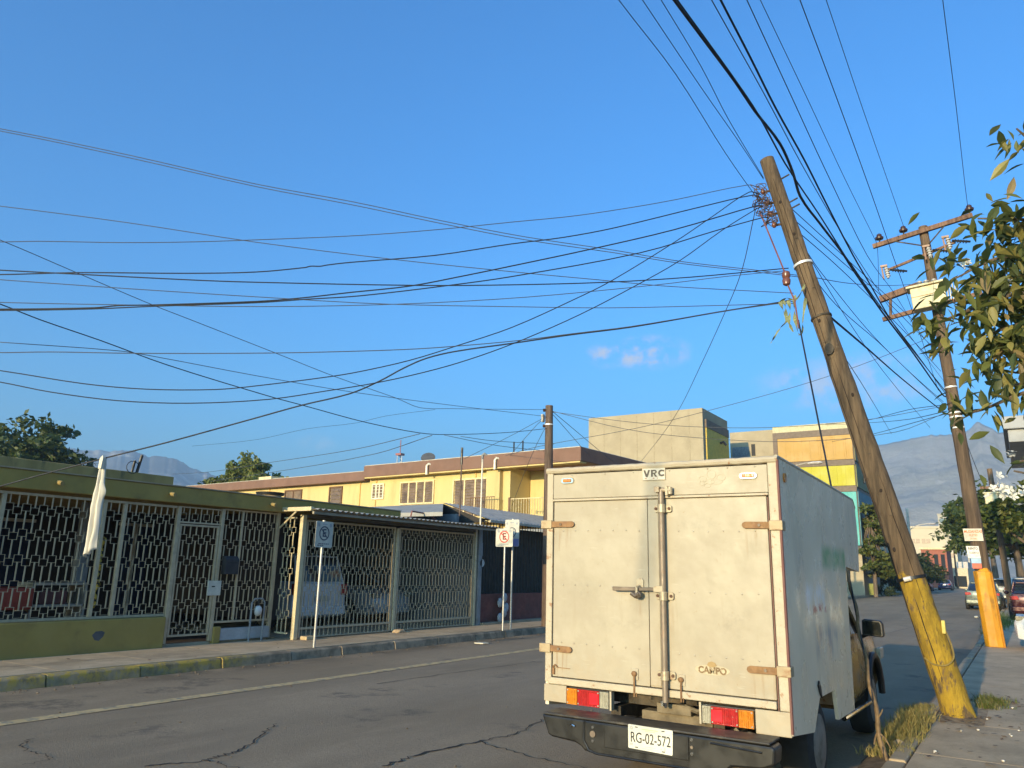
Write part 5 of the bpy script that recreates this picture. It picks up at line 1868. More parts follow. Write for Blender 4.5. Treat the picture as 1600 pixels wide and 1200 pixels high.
text('letter', '24 HRS', ri, s1, (-.90, 21.675, 2.55), .06, .8)
s2 = on_face(-1.06, -.80, 2.10, 2.38, 'paper_poster', 'white paper poster with black print below the red lettered notice', M('poster paper', (.62, .60, .56), .8, var=.15, scale=18), -.02)
text('letter', 'RENTO', ink, s2, (-.94, 21.675, 2.32), .075, .8, bold=.001)
text('letter', 'CUARTO', ink, s2, (-.93, 21.675, 2.22), .06, .8)
on_face(-1.0, -.80, 1.98, 2.095, 'paper_poster', 'pale blue paper poster under the white one on the taller pole', M('blue paper', (.35, .50, .62), .8))
on_face(-.99, -.80, 1.86, 1.975, 'paper_poster', 'torn red paper strip just above the yellow pole guard', M('red paper', (.65, .16, .10), .8))

# short far pole on the left sidewalk
pf = thing('utility_pole', 'short dark wooden pole behind the left edge of the truck', 'utility pole', (-10.7, 18.3, .15))
b = MB()
b.tube([(-10.68, 18.3, .1), (-10.69, 18.3, 3), (-10.70, 18.3, 6.08)], [.15, .13, .105], 12)
b.build('shaft', M_wood('dark pole wood', (.15, .10, .07), (.06, .04, .03)), pf, smooth=True)
MB().box(-10.86, -10.79, 18.12, 18.22, 5.60, 5.82).build('terminal_box', sheet_metal, pf, bevel=.01)
for z in (5.95, 5.5):
    b = MB()
    b.tube([(-10.85, 18.22, z), (-10.78, 18.25, z)], .045, 8)
    b.build('insulator', bpy.data.materials['dark porcelain'], pf)
MB().tube([(-10.7, 18.3, 5.52), (-10.7, 18.3, 5.55)], .125, 12).build('band', band_m, pf)
# third pole along the street on the right
p3 = thing('utility_pole', 'third wooden pole with a cream transformer box, amid trees on the right', 'utility pole', (-.65, 45, 0))
b = MB()
b.tube([(-.62, 45, 0), (-.85, 45, 7.0)], [.17, .12], 10)
b.build('shaft', wood_plain, p3, smooth=True)
MB().box(-1.35, -.55, 44.85, 45.0, 6.0, 6.12).build('crossarm', arm_m, p3)
MB().box(-1.35, -.6, 44.85, 45.0, 5.08, 5.18).build('crossarm', arm_m, p3)
MB().box(-1.18, -.62, 44.4, 44.8, 5.2, 5.72).build('transformer_box', tm, p3, bevel=.03)
MB().box(-1.24, -.58, 44.35, 44.85, 5.72, 5.79).build('lid', tm, p3)

# street lamps and far poles
def far_pole(x, y, h, r, label, mat, arms=(), nm='far_pole', cat='utility pole', group='slim poles far down the street'):
    t = thing(nm, label, cat, (x, y, 0), group)
    b = MB()
    b.tube([(x, y, 0), (x, y, h)], [r, r * .65], 8)
    b.build('shaft', mat, t, smooth=True)
    for ax_, z0, z1 in arms:
        b = MB()
        b.tube(spline([(x, y, z0), (x + ax_ * .4, y - .1, z0 + (z1 - z0) * .7), (x + ax_ * .85, y - .1, z1), (x + ax_, y - .1, z1)], 4), .05, 6)
        a = b.build('arm', mat, t, smooth=True)
        b = MB()
        s = 1 if ax_ > 0 else -1
        b.loft([[(x + ax_ + s * d, y - .1 + w * math.cos(q * math.pi / 4), z1 + .0 + hgt * math.sin(q * math.pi / 4)) for q in range(8)] for d, w, hgt in ((-.1, .06, .05), (.2, .18, .10), (.6, .2, .10), (.75, .08, .04))])
        b.build('lamp_head', M('lamp head', (.55, .5, .45), .5) if 'lamp head' not in bpy.data.materials else bpy.data.materials['lamp head'], a, smooth=True)
    return t
conc_pole = M_concrete('pale concrete pole', (.5, .46, .38), (.6, .55, .46))
far_pole(-12.4, 50, 7.7, .1, 'street lamp whose curved arm shows against the yellow band', sheet_metal, ((2.0, 7.6, 8.4),), 'street_lamp', 'street lamp')
far_pole(-11.0, 105, 9.8, .22, 'pale concrete pole standing left of the far street end', conc_pole, ((2.2, 7.2, 7.95),))
far_pole(-11.1, 164, 8.4, .18, 'left one of two slim poles before the brick house', conc_pole)
far_pole(-10.2, 165, 8.0, .18, 'right one of two slim poles before the brick house', wood_plain)
far_pole(-9.9, 205, 7.0, .2, 'slim pole with lamp arm left of the notices on the taller pole', conc_pole, ((-1.6, 6.6, 7.2),))
far_pole(1.6, 52, 2.2, .05, 'thin pale post under the trees at the right roadside', white_paint)

# ================================================================ NO PARKING SIGNS
sign_w = M('sign white', (.52, .49, .40), .45)
sign_r = M('sign red', (.55, .05, .03), .5)
sign_k = M('sign dark print', (.07, .07, .09), .6)
sign_b = M('sign blue', (.22, .24, .45), .5)
pole_m = M('galvanised post', (.46, .45, .42), .4, .5, var=.1)
def no_parking(x, y, w, h, ztop, rotz, label, red=True, blue=False, lean=(0, 0), mat=pole_m, extra=None):
    """built facing -Y at the origin, then turned"""
    t = thing('parking_sign', label, 'sign', (x, y, .15), 'no parking signs on the left sidewalk', rotz, local=True)
    H = ztop - .15
    b = MB()
    b.tube([(0, .03, 0), (lean[0], .03 + lean[1], H - .02)], .024, 10)
    b.build('post', mat, t, smooth=True)
    cx_, cz = lean[0], H - h / 2
    k = .03
    poly = []
    for sx, sz, a0 in ((1, -1, -90), (1, 1, 0), (-1, 1, 90), (-1, -1, 180)):
        for j in range(4):
            q = R(a0 + 30 * j)
            poly.append((cx_ + sx * (w / 2 - k) + k * math.cos(q), cz + sz * (h / 2 - k) + k * math.sin(q)))
    b = MB()
    b.prism(poly, 'y', -.004, .002)
    pnl = b.build('panel', sign_w, t)
    rm = sign_r if red else sign_k
    rad = w * .29
    zc = cz + .02
    b = MB()
    b.ring((cx_, -.0065, zc), rad * .82, rad, 'y', .002, 28)
    b.prism([(cx_ - rad * .66, zc + rad * .54), (cx_ - rad * .54, zc + rad * .66), (cx_ + rad * .66, zc - rad * .54), (cx_ + rad * .54, zc - rad * .66)], 'y', -.0062, -.0047)
    b.build('prohibition_ring', rm, pnl)
    text('letter', 'E', sign_k if not red else M('sign dark red', (.20, .03, .02), .6) if 'sign dark red' not in bpy.data.materials else bpy.data.materials['sign dark red'], pnl, (cx_, -.0055, zc), rad * 1.55, 1.0, bold=.004)
    b = MB()
    for s in (-1, 1):
        b.ring((cx_ + s * w * .34, -.0062, cz + h * .36), 0, w * .07, 'y', .0015, 12, 0, 1.2)
    b.box(cx_ - w * .14, cx_ + w * .14, -.0062, -.0047, cz + h * .37, cz + h * .42)
    b.build('emblem', M('faded emblem', (.32, .33, .33), .6) if 'faded emblem' not in bpy.data.materials else bpy.data.materials['faded emblem'], pnl)
    b = MB()
    for j, (a, c_) in enumerate(((-.30, .30), (-.36, -.02))):
        z = cz - h * (.36 + .06 * j)
        x_ = a * w
        while x_ < c_ * w:
            ww = .03 + .02 * ((j + int(x_ * 97)) % 3)
            b.box(cx_ + x_, cx_ + min(x_ + ww, c_ * w), -.0062, -.0047, z - .008, z + .008)
            x_ += ww + .012
    b.build('small_print', sign_k if not red else bpy.data.materials['faded emblem'], pnl)
    if blue:
        b = MB()
        b.box(cx_ - w * .48, cx_ + w * .48, -.0064, -.0047, cz - h * .49, cz - h * .22)
        b.build('blue_strip', sign_b, pnl)
    b = MB()
    b.tube([(cx_, .03, H - .03), (cx_, .03, H + .02)], .026, 8)
    b.build('post_cap', white_paint, t)
    return t
no_parking(-10.71, 10.19, .45, .47, 2.36, R(93), 'no parking sign turned to the road before the carport gate', red=False)
no_parking(-10.58, 16.0, .50, .44, 2.55, 0, 'sunlit square no parking sign facing the camera by the grey house', lean=(0, 0))
no_parking(-10.63, 16.42, .42, .66, 2.79, 0, 'taller parking sign with a blue strip, half hidden behind a sunlit one', red=False, blue=True)

# ================================================================ CLOTH ON THE CABLE
b = MB()
nz, nu = 26, 15
for i in range(nz + 1):
    u = i / nz
    z = 2.935 - 1.27 * u
    wd = .030 + .050 * u + .022 * math.sin(u * 5.2) * u
    for j in range(nu):
        s = j / (nu - 1) * 2 - 1
        fold = math.sin(s * 6 + .6 + 1.4 * u) * (.016 + .020 * u) + .02 * noise.noise((s * 2.2, u * 3.5, 3)) + .012 * noise.noise((s * 6, u * 8, 1))
        xx = -10.335 + s * wd * .85 - .012 * math.sin(u * 3) + .02 * noise.noise((u * 4, s, 5)) + (.055 * math.exp(-((u - .36) / .05) ** 2) if j == nu - 1 else 0)
        yy_ = 5.70 + s * wd * .6 + fold
        zz = z + (.10 * u ** 6) * (s * .55 + .5 * noise.noise((s * 3.1, 2, 9)))
        if i == 0:
            zz = z
        b.v.append((xx, yy_, zz))
for i in range(nz):
    for j in range(nu - 1):
        b.f.append((i * nu + j, i * nu + j + 1, (i + 1) * nu + j + 1, (i + 1) * nu + j))
        b.m.append(0)
cl_m = M('white hanging cloth', (.60, .56, .46), .85, var=.05)
o = b.build('hanging_cloth', cl_m, smooth='all')
tag(o, 'long white cloth hanging from the low cable before the iron grille', 'cloth')
sdf = o.modifiers.new('thick', 'SOLIDIFY')
sdf.thickness = .006
bb2 = MB()
bb2.prism([(-10.36, 2.92), (-10.30, 2.96), (-10.28, 2.93), (-10.30, 2.78), (-10.37, 2.78)], 'y', 5.66, 5.70)
bb2.build('knot', cl_m, o)

# ================================================================ CARS
def car(name, loc, rotz, paint, label, cat='car', style='sedan', group=None, rear_glass=True, scale=1.0):
    t = thing(name, label, cat, loc, group, rotz, local=True)
    t.scale = (scale,) * 3
    def s_(y, w, z0, z1, tum=.92):
        return [(-w * .9, y, z0), (-w, y, z0 + .14), (-w, y, (z0 + z1) / 2 + .08), (-w * .985, y, z1 - .12), (-w * tum, y, z1), (w * tum, y, z1), (w * .985, y, z1 - .12), (w, y, (z0 + z1) / 2 + .08), (w, y, z0 + .14), (w * .9, y, z0)]
    if style == 'sedan':
        body = [s_(-2.22, .62, .40, .92), s_(-2.18, .76, .30, 1.0), s_(-2.0, .83, .24, 1.03), s_(-1.4, .86, .2, 1.0), s_(0, .87, .19, .95), s_(.9, .86, .19, .93), s_(1.5, .85, .2, .86), s_(2.0, .80, .22, .76), s_(2.2, .68, .26, .66), s_(2.25, .5, .34, .58)]
        cab = [(-1.75, .72, .70, 1.00, 1.01), (-1.05, .76, .60, .99, 1.42), (-.5, .77, .62, .97, 1.47), (.15, .77, .60, .95, 1.44), (1.05, .74, .72, .93, .94)]
    elif style == 'suv':
        body = [s_(-2.2, .70, .42, 1.05), s_(-2.15, .82, .32, 1.10), s_(-1.8, .88, .26, 1.10), s_(0, .90, .24, 1.06), s_(1.0, .89, .24, 1.03), s_(1.7, .87, .26, .98), s_(2.1, .80, .3, .86), s_(2.2, .66, .4, .7)]
        cab = [(-2.12, .76, .72, 1.08, 1.10), (-1.95, .78, .66, 1.08, 1.66), (-.5, .80, .68, 1.06, 1.74), (.2, .80, .66, 1.04, 1.68), (1.1, .78, .74, 1.02, 1.03)]
    else:
        body = [s_(-2.5, .78, .45, 1.02), s_(-2.45, .86, .4, 1.05), s_(-.9, .88, .34, 1.05), s_(0, .88, .32, 1.04), s_(.9, .87, .32, 1.02), s_(1.7, .86, .34, .98), s_(2.2, .82, .36, .9), s_(2.4, .7, .45, .75)]
        cab = [(-.85, .78, .70, 1.04, 1.05), (-.78, .78, .66, 1.04, 1.60), (-.2, .79, .66, 1.03, 1.70), (.4, .79, .64, 1.02, 1.66), (1.2, .77, .74, 1.0, 1.01)]
    b = MB()
    b.loft(body)
    bd = b.build('body', paint, t, smooth=True)
    b = MB()
    b.loft([[(-w0, y, z0 - .03), (-w1, y, z1), (w1, y, z1), (w0, y, z0 - .03)] for y, w0, w1, z0, z1 in cab])
    b.build('windows', glass, t, smooth=True)
    b = MB()
    rf = [c for c in cab if c[4] > 1.35]
    b.loft([[(-w1 - .012, y, z1 - .03), (-w1 + .06, y, z1 + .018), (w1 - .06, y, z1 + .018), (w1 + .012, y, z1 - .03)] for y, w0, w1, z0, z1 in rf])
    for sx in (-1, 1):
        b.tube([(sx * (w1 + .004), y, z1) for y, w0, w1, z0, z1 in cab], .03, 5)
        mid = cab[len(cab) // 2]
        b.tube([(sx * (mid[1] + .004), mid[0], mid[3]), (sx * (mid[2] + .004), mid[0], mid[4])], .035, 5)
    b.build('roof', paint, t, smooth=True)
    yr, yf, zb = body[0][0][1], body[-1][0][1], .72
    b = MB()
    b.box(-.80, .80, yr - .03, yr + .05, .34, .56)
    bm_ = b.build('bumper', paint, t, bevel=.04)
    for sx in (-1, 1):
        b = MB()
        b.prism([(sx * .50, .80), (sx * .80, .78), (sx * .82, .92), (sx * .56, .93)] if style != 'suv' else [(sx * .62, .80), (sx * .82, .80), (sx * .82, 1.05), (sx * .62, 1.05)], 'y', yr - .015, yr + .10)
        b.build('tail_light', red_lens, t, bevel=.015)
        b = MB()
        b.prism([(sx * .42, .60), (sx * .70, .64), (sx * .74, .74), (sx * .48, .70)], 'y', yf - .22, yf - .04)
        b.build('headlight', clear_lens, t, bevel=.02)
        b = MB()
        b.ball((sx * .95, .75, 1.02), (.10, .06, .07), 8, 6)
        b.build('mirror', paint, t, smooth=True)
    MB().box(-.2, .2, yr - .045, yr - .032, .66, .78).build('license_plate', sign_w, t)
    for y in (-1.32, 1.38):
        for x0, x1, s in ((-.90, -.70, -1), (.70, .90, 1)):
            wheel(t, x0, x1, y, .32, outer=s)
    return t
cpaint = lambda n, c, r=.25, m=.3: M(n, c, r, m, var=.04)
car('parked_car', (-1.95, 52.5, 0), R(-1), cpaint('grey green car paint', (.16, .18, .15)), 'grey green sedan parked on the right side of the street ahead', group='cars parked along the street')
car('parked_car', (.28, 38.5, .1), R(0), cpaint('dark red car paint', (.045, .006, .009)), 'dark red sedan on the right sidewalk beside the yellow pole guard', group='cars parked along the street')
car('parked_car', (1.96, 21.75, .1), R(90), cpaint('white car paint', (.68, .68, .66), .3, 0), 'white car at the right picture edge, its nose pointing to the yellow guard', group='cars parked along the street')
car('parked_car', (-9.7, 132, 0), R(0), cpaint('dark blue car paint', (.03, .035, .09)), 'dark blue car parked at the left side far down the street', group='cars parked along the street')
car('parked_car', (-11.0, 118, 0), R(0), cpaint('red car paint', (.30, .03, .03)), 'small red car at the left far down, half behind the leaning pole', group='cars parked along the street', scale=.9)
car('pickup_truck', (.10, 52, .05), R(180), cpaint('white pickup paint', (.66, .66, .62), .35, 0), 'white pickup on the right verge behind the yellow pole guard', 'pickup', 'pickup')
car('parked_car', (-1.9, 71, 0), R(0), cpaint('silver van paint', (.35, .36, .36)), 'dark windowed van parked ahead of the grey green sedan', 'van', 'suv', 'cars parked along the street')
car('parked_car', (-15.3, 12.6, .155), R(90), cpaint('carport white paint', (.66, .66, .66), .3, 0), 'white car with red tail lamps, rear to the near carport gate', 'car', 'suv', scale=.96)
car('parked_car', (-16.0, 15.7, .155), R(-90), cpaint('pale silver paint', (.52, .54, .54), .3, .2), 'pale car facing out behind the far carport gate', 'car', 'sedan')

# green waste bin on the far corner
gb = thing('waste_bin', 'squat olive green bin on the far corner by the pine tree', 'bin', (-11.1, 74.5, .1))
b = MB()
b.loft([[(-11.1 + sx * w, 74.5 + sy * w, z) for sx, sy in ((-1, -1), (1, -1), (1, 1), (-1, 1))] for z, w in ((.1, .32), (1.0, .42))])
b.build('tub', M('olive bin', (.20, .22, .05), .6), gb, bevel=.02)
MB().box(-11.55, -10.65, 74.05, 74.95, 1.0, 1.06).build('rim', bpy.data.materials['olive bin'], gb)

# ================================================================ TREES
bark = M_wood('tree bark', (.16, .12, .085), (.07, .05, .035))
def leaf_cloud(mb, c, rad, n, size, rng, flat=1.0, droop=.3, shape='quad'):
    for _ in range(n):
        while True:
            p = Vector((rng.uniform(-1, 1), rng.uniform(-1, 1), rng.uniform(-1, 1)))
            if p.length <= 1:
                break
        p = p.normalized() * (p.length ** .5)
        q = Vector((c[0] + p.x * rad[0], c[1] + p.y * rad[1], c[2] + p.z * rad[2]))
        d = Vector((rng.gauss(0, 1), rng.gauss(0, 1), rng.gauss(0, .6) - droop)).normalized()
        s = size * rng.uniform(.6, 1.3)
        w = d.cross(Vector((rng.gauss(0, 1), rng.gauss(0, 1), rng.gauss(0, 1)))).normalized() * s * .28
        b = len(mb.v)
        m = q + d * s * .5
        e = q + d * s
        mb.v += [tuple(q), tuple(m + w), tuple(e), tuple(m - w)]
        mb.f.append((b, b + 1, b + 2, b + 3))
        mb.m.append(0)
def tree(name, label, loc, trunk_h, trunk_r, clumps, leaf_m, size, per, seed, group=None, cat='tree', lean=(0, 0), limbs=True, flat=1, droop=.3):
    rng = random.Random(seed)
    t = thing(name, label, cat, loc, group)
    x, y, z = loc
    top = (x + lean[0], y + lean[1], z + trunk_h)
    b = MB()
    b.tube(spline([(x, y, z - .1), (x + lean[0] * .3 + .05, y, z + trunk_h * .5), top], 5), [trunk_r * (1.15 - .5 * i / 10) for i in range(11)], 9)
    if limbs:
        for c, r in clumps:
            mid = ((top[0] * .5 + c[0] * .5) + rng.uniform(-.2, .2), top[1] * .5 + c[1] * .5, top[2] * .55 + c[2] * .45)
            b.tube(spline([top, mid, c], 4), [trunk_r * (.5 - .42 * i / 8) for i in range(9)], 6)
    b.build('trunk', bark, t, smooth=True)
    mb = MB()
    for c, r in clumps:
        # uneven sub clumps leave gaps between them
        for k in range(9):
            o_ = Vector((rng.gauss(0, .5), rng.gauss(0, .5), rng.gauss(0, .45)))
            cc = (c[0] + o_.x * r[0], c[1] + o_.y * r[1], c[2] + o_.z * r[2])
            s = rng.uniform(.3, .55)
            leaf_cloud(mb, cc, (r[0] * s, r[1] * s, r[2] * s), per // 9, size, rng, flat, droop)
    cr = mb.build('crown', leaf_m, t, recalc=False)
    tag(cr, kind='stuff')
    return t
lf_mid = M_leaf('mid green leaves', [(.030, .055, .012), (.055, .085, .018), (.10, .12, .025)])
lf_yel = M_leaf('yellow green leaves', [(.045, .075, .012), (.09, .115, .018), (.15, .15, .03)])
lf_sun = M_leaf('sunlit feathery leaves', [(.10, .14, .03), (.17, .20, .04), (.24, .24, .06)], .45)
lf_dark = M_leaf('dark green leaves', [(.018, .035, .010), (.032, .055, .014), (.055, .075, .02)])
def clump_ring(c, R_, n, r, seed, zs=.6):
    rng = random.Random(seed)
    out = []
    for i in range(n):
        while True:
            p = Vector((rng.uniform(-1, 1), rng.uniform(-1, 1), rng.uniform(-1, 1)))
            if .25 < p.length < 1:
                break
        out.append(((c[0] + p.x * R_[0], c[1] + p.y * R_[1], c[2] + p.z * R_[2]), (r * rng.uniform(.8, 1.25), r * rng.uniform(.8, 1.25), r * zs * rng.uniform(.9, 1.2))))
    return out
tree('leafy_tree', 'big round green tree behind the olive house at far left', (-67, 30, 0), 6, .4, clump_ring((-67.6, 30, 9.0), (4.6, 4, 3.0), 16, 2.2, 21), lf_mid, .50, 700, 1, 'trees around the houses')
tree('feathery_tree', 'feathery light green tree behind the yellow building left end', (-57, 45, 0), 7, .3, clump_ring((-57.4, 45, 7.9), (3.2, 2, 1.5), 8, 1.4, 5) + [((-57.6, 45, 9.9), (1.5, 1.2, 1.3)), ((-56.9, 45, 10.3), (1.1, 1.0, 1.0)), ((-58.4, 45, 9.6), (1.2, 1, 1))], lf_sun, .40, 620, 2, 'trees around the houses', droop=1.0)
tree('bushy_tree', 'hazy bushy tree left of the feathery light green one', (-63.5, 46, 0), 5, .3, clump_ring((-63.2, 46, 7.2), (2.6, 2, 1.5), 6, 1.4, 6), lf_mid, .42, 420, 3, 'trees around the houses')
rngp = random.Random(8)
pine_cl = []
for k in range(26):
    z = 1.9 + 5.4 * k / 25
    rr_ = 1.35 * (1 - .55 * abs((z - 4.0) / 3.6))
    a = rngp.uniform(0, 6.28)
    pine_cl.append(((-10.3 + rr_ * math.cos(a) * .75, 73 + rr_ * math.sin(a), z), (.8, .8, .28)))
tree('pine_tree', 'layered pine like tree at the corner of the coloured building', (-10.6, 73, 0), 6.2, .16, pine_cl, lf_yel, .34, 300, 4, 'trees around the houses', droop=.0)
tree('bushy_tree', 'dark bushy tree just left of the leaning pole down the street', (-12.0, 108, 0), 3, .3, clump_ring((-10.6, 108, 3.0), (2.6, 2.6, 2.2), 10, 1.5, 9), lf_dark, .45, 420, 5, 'trees around the houses')
tree('bushy_tree', 'broad dark tree behind the leaning pole foot at the far corner', (-13.0, 92, 0), 3, .3, clump_ring((-12.2, 92, 2.6), (2.4, 2.4, 1.9), 9, 1.5, 19), lf_dark, .45, 420, 6, 'trees around the houses')
tree('street_tree', 'spreading green tree over the right roadside behind the taller pole', (-.2, 62, 0), 3.6, .28, clump_ring((-1.0, 62, 5.4), (2.6, 3.2, 2.0), 13, 1.35, 31), lf_mid, .34, 640, 7, 'trees around the houses')
tree('street_tree', 'nearer green tree at right with a bare trunk beside the third pole', (.55, 42, 0), 3.0, .17, clump_ring((.75, 42, 4.6), (1.7, 1.7, 1.15), 10, 1.0, 33), lf_yel, .26, 560, 8, 'trees around the houses')
tree('street_tree', 'tall tree far down the right side, left edge of the green mass', (-2.2, 85, 0), 4, .3, clump_ring((-3.6, 85, 6.2), (2.2, 2.4, 2.6), 10, 1.5, 35), lf_mid, .42, 480, 9, 'trees around the houses')
tree('street_tree', 'low dense tree at the right picture edge above the dark red sedan', (2.6, 50, 0), 2.4, .2, clump_ring((2.4, 50, 3.8), (1.8, 1.8, 1.6), 8, 1.2, 36), lf_dark, .3, 480, 10, 'trees around the houses')
tree('hedge', 'low dark hedge by the far corner at the pine tree', (-11.6, 76, 0), .5, .08, [((-12.6 + .8 * k, 76 + .3 * k, .55), (.7, .6, .5)) for k in range(4)], lf_dark, .22, 320, 12, cat='hedge', limbs=False)

# near tree with large leaves at the right edge
nt = thing('flowering_tree', 'leafy branches with large leaves and white flowers hanging in from the right', 'tree', (1.3, 6.2, .1))
b = MB()
b.tube(spline([(1.35, 6.3, 0), (1.3, 6.3, 1.6), (1.15, 6.25, 2.7), (1.0, 6.2, 4.2), (.9, 6.2, 5.6)], 5), [.11 - .004 * i for i in range(21)], 9)
BR = [  # branch polylines reaching into the picture
    [(1.0, 6.2, 3.9), (.62, 6.1, 4.25), (.40, 6.0, 4.55), (.30, 6.0, 4.72)],
    [(1.05, 6.2, 3.5), (.60, 6.1, 3.85), (.28, 6.0, 4.02), (.00, 6.0, 4.10)],
    [(1.1, 6.2, 3.0), (.55, 6.1, 3.45), (.15, 6.0, 3.50), (-.22, 6.0, 3.40), (-.36, 6.0, 3.36)],
    [(1.1, 6.2, 2.9), (.5, 6.05, 3.18), (.12, 6.0, 3.16), (.0, 6.0, 3.08)],
    [(1.12, 6.2, 2.8), (.55, 6.1, 2.95), (.22, 6.0, 2.9), (-.02, 6.0, 2.84)],
    [(1.15, 6.2, 2.6), (.6, 6.1, 2.72), (.2, 6.0, 2.82), (-.12, 6.0, 2.72), (-.26, 6.0, 2.70)],
    [(1.2, 6.2, 2.4), (.6, 6.1, 2.42), (.22, 6.0, 2.38), (.06, 6.0, 2.36)],
    [(1.2, 6.2, 2.3), (.6, 6.05, 2.2), (.2, 6.0, 2.25), (.02, 6.0, 2.3)],
    [(1.05, 6.2, 3.2), (.6, 6.2, 3.5), (.3, 6.2, 3.6), (.12, 6.2, 3.62)],
    [(1.05, 6.2, 3.7), (.7, 6.3, 3.9), (.4, 6.25, 3.95), (.2, 6.2, 3.85)],
    [(1.2, 6.2, 2.0), (.7, 6.1, 1.95), (.35, 6.0, 2.05)],
    [(1.05, 6.2, 3.5), (.5, 6.1, 3.75), (.1, 6.0, 3.78), (-.18, 6.0, 3.68)],
    [(1.1, 6.2, 3.2), (.5, 6.15, 3.35), (.15, 6.05, 3.3), (-.08, 6.0, 3.22)],
]
for br in BR:
    b.tube(spline(br, 5), [.022 - .016 * i / (5 * (len(br) - 1)) for i in range(5 * (len(br) - 1) + 1)], 6)
b.build('branch', bark, nt, smooth=True)
big_mats = [M_leaf('big leaf %s' % n, [sc(c, .7), c, sc(c, 1.35)], .45, .5) for n, c in (('dark', (.07, .09, .028)), ('mid', (.15, .165, .042)), ('olive', (.28, .245, .07)), ('bronze', (.26, .19, .08)))]
leaf_meshes = []
for k, m in enumerate(big_mats):
    mb = MB()
    # a pointed, slightly folded leaf 12 cm long along +X
    prof_l = [(0, .0), (.018, .010), (.045, .0205), (.075, .021), (.10, .012), (.13, 0)]
    for x_, w_ in prof_l:
        dz = -.0022 * (x_ * 22) ** 2
        mb.v += [(x_, -w_, dz + w_ * .35), (x_, 0, dz), (x_, w_, dz + w_ * .35)]
    for i in range(len(prof_l) - 1):
        a = i * 3
        mb.f += [(a, a + 3, a + 4, a + 1), (a + 1, a + 4, a + 5, a + 2)]
        mb.m += [0, 0]
    o = mb.build('leaf_shape', m, recalc=False, smooth='all')
    leaf_meshes.append(o.data)
    bpy.data.objects.remove(o)
rng = random.Random(77)
leaves = []
for bi, br in enumerate(BR):
    P = spline(br, 8)
    n = len(P)
    dens = {0: 46, 1: 64, 2: 150, 3: 200, 4: 60, 5: 34, 6: 14, 7: 8, 8: 260, 9: 260, 10: 3, 11: 130, 12: 130}[bi]
    for _ in range(dens):
        u = rng.uniform(.30, 1.0) ** .75
        i = min(n - 2, int(u * (n - 1)))
        p = P[i].lerp(P[i + 1], rng.random())
        sp = {0: .09, 1: .07, 2: .10, 5: .09}.get(bi, .15)
        off = Vector((rng.gauss(0, sp), rng.gauss(0, sp * 1.2), rng.gauss(0, sp * .95)))
        if bi == 2 and p.x < .1:
            if rng.random() < .45:
                continue
        if bi == 5:
            if -.10 < p.x < .1 and rng.random() < .8:
                continue
        q = p + off
        leaves.append((q, rng.uniform(-math.pi, math.pi), rng.gauss(-.55, .5), rng.gauss(0, .5), rng.uniform(.7, 1.45), rng.choices((0, 1, 2, 3), (4, 5, 3, .6))[0]))
# the leaves that show largest are objects of their own, the rest one mass
leaves.sort(key=lambda l: l[0].x)
keep = leaves[:300]
rest = leaves[300:]
for q, az, pitch, roll, s, k in keep:
    stamp(leaf_meshes[k], 'leaf', nt, q, (s, s, s), (roll, -pitch * 1.0, az))
mb = MB()
mm = []
for q, az, pitch, roll, s, k in rest:
    mtx = Matrix.Translation(q) @ Matrix.Rotation(az, 4, 'Z') @ Matrix.Rotation(-pitch, 4, 'Y') @ Matrix.Rotation(roll, 4, 'X') @ Matrix.Scale(s, 4)
    me = leaf_meshes[k]
    mb.add([mtx @ v.co for v in me.vertices], [tuple(f.vertices) for f in me.polygons], k)
tag(mb.build('foliage', big_mats, nt, recalc=False), kind='stuff')
petal = M_leaf('white petal', [(.72, .70, .62), (.80, .78, .70)], .3, .6)
def flower_cluster(c, n, rad, s, nm='flower'):
    for _ in range(n):
        d = Vector((rng.gauss(0, 1), rng.gauss(-.4, 1), rng.gauss(0, 1))).normalized()
        q = Vector(c) + Vector((rng.gauss(0, rad), rng.gauss(0, rad), rng.gauss(0, rad * .8)))
        a = d.cross(Vector((0, 0, 1))).normalized()
        bq = d.cross(a)
        mb = MB()
        for k in range(5):
            ang = k * 1.2566 + rng.random() * .3
            e = a * math.cos(ang) + bq * math.sin(ang)
            f_ = a * math.cos(ang + .5) + bq * math.sin(ang + .5)
            g_ = a * math.cos(ang - .5) + bq * math.sin(ang - .5)
            mb.add([q, q + f_ * s * .7 + d * s * .25, q + e * s + d * s * .35, q + g_ * s * .7 + d * s * .25], [(0, 1, 2, 3)])
        mb.build(nm, petal, nt, recalc=False)
flower_cluster((-.02, 6.0, 2.18), 17, .055, .034)
flower_cluster((.10, 6.0, 3.55), 8, .03, .028)
flower_cluster((-.10, 6.0, 3.78), 6, .02, .026)
flower_cluster((.02, 6.0, 2.42), 3, .03, .03)

# ================================================================ GRASS, LEAVES AND LITTER
blade_m = M_leaf('dry grass blades', [(.24, .21, .07), (.38, .29, .10), (.13, .15, .035)], .3, .7)
rng = random.Random(5)
mb = MB()
def tuft(x, y, z, n, h, spread):
    for _ in range(n):
        a = rng.uniform(0, 6.28)
        r = rng.random() * spread
        bx, by = x + r * math.cos(a), y + r * math.sin(a)
        hh = h * rng.uniform(.45, 1.2)
        lx, ly = rng.gauss(0, .35) * hh, rng.gauss(0, .35) * hh
        w = .0035 + .002 * rng.random()
        ca, sa = math.cos(a) * w, math.sin(a) * w
        b = len(mb.v)
        mb.v += [(bx - ca, by - sa, z), (bx + ca, by + sa, z), (bx + lx * .4 + ca * .7, by + ly * .4 + sa * .7, z + hh * .6), (bx + lx * .4 - ca * .7, by + ly * .4 - sa * .7, z + hh * .6), (bx + lx, by + ly, z + hh)]
        mb.f += [(b, b + 1, b + 2, b + 3), (b + 3, b + 2, b + 4)]
        mb.m += [0, 0]
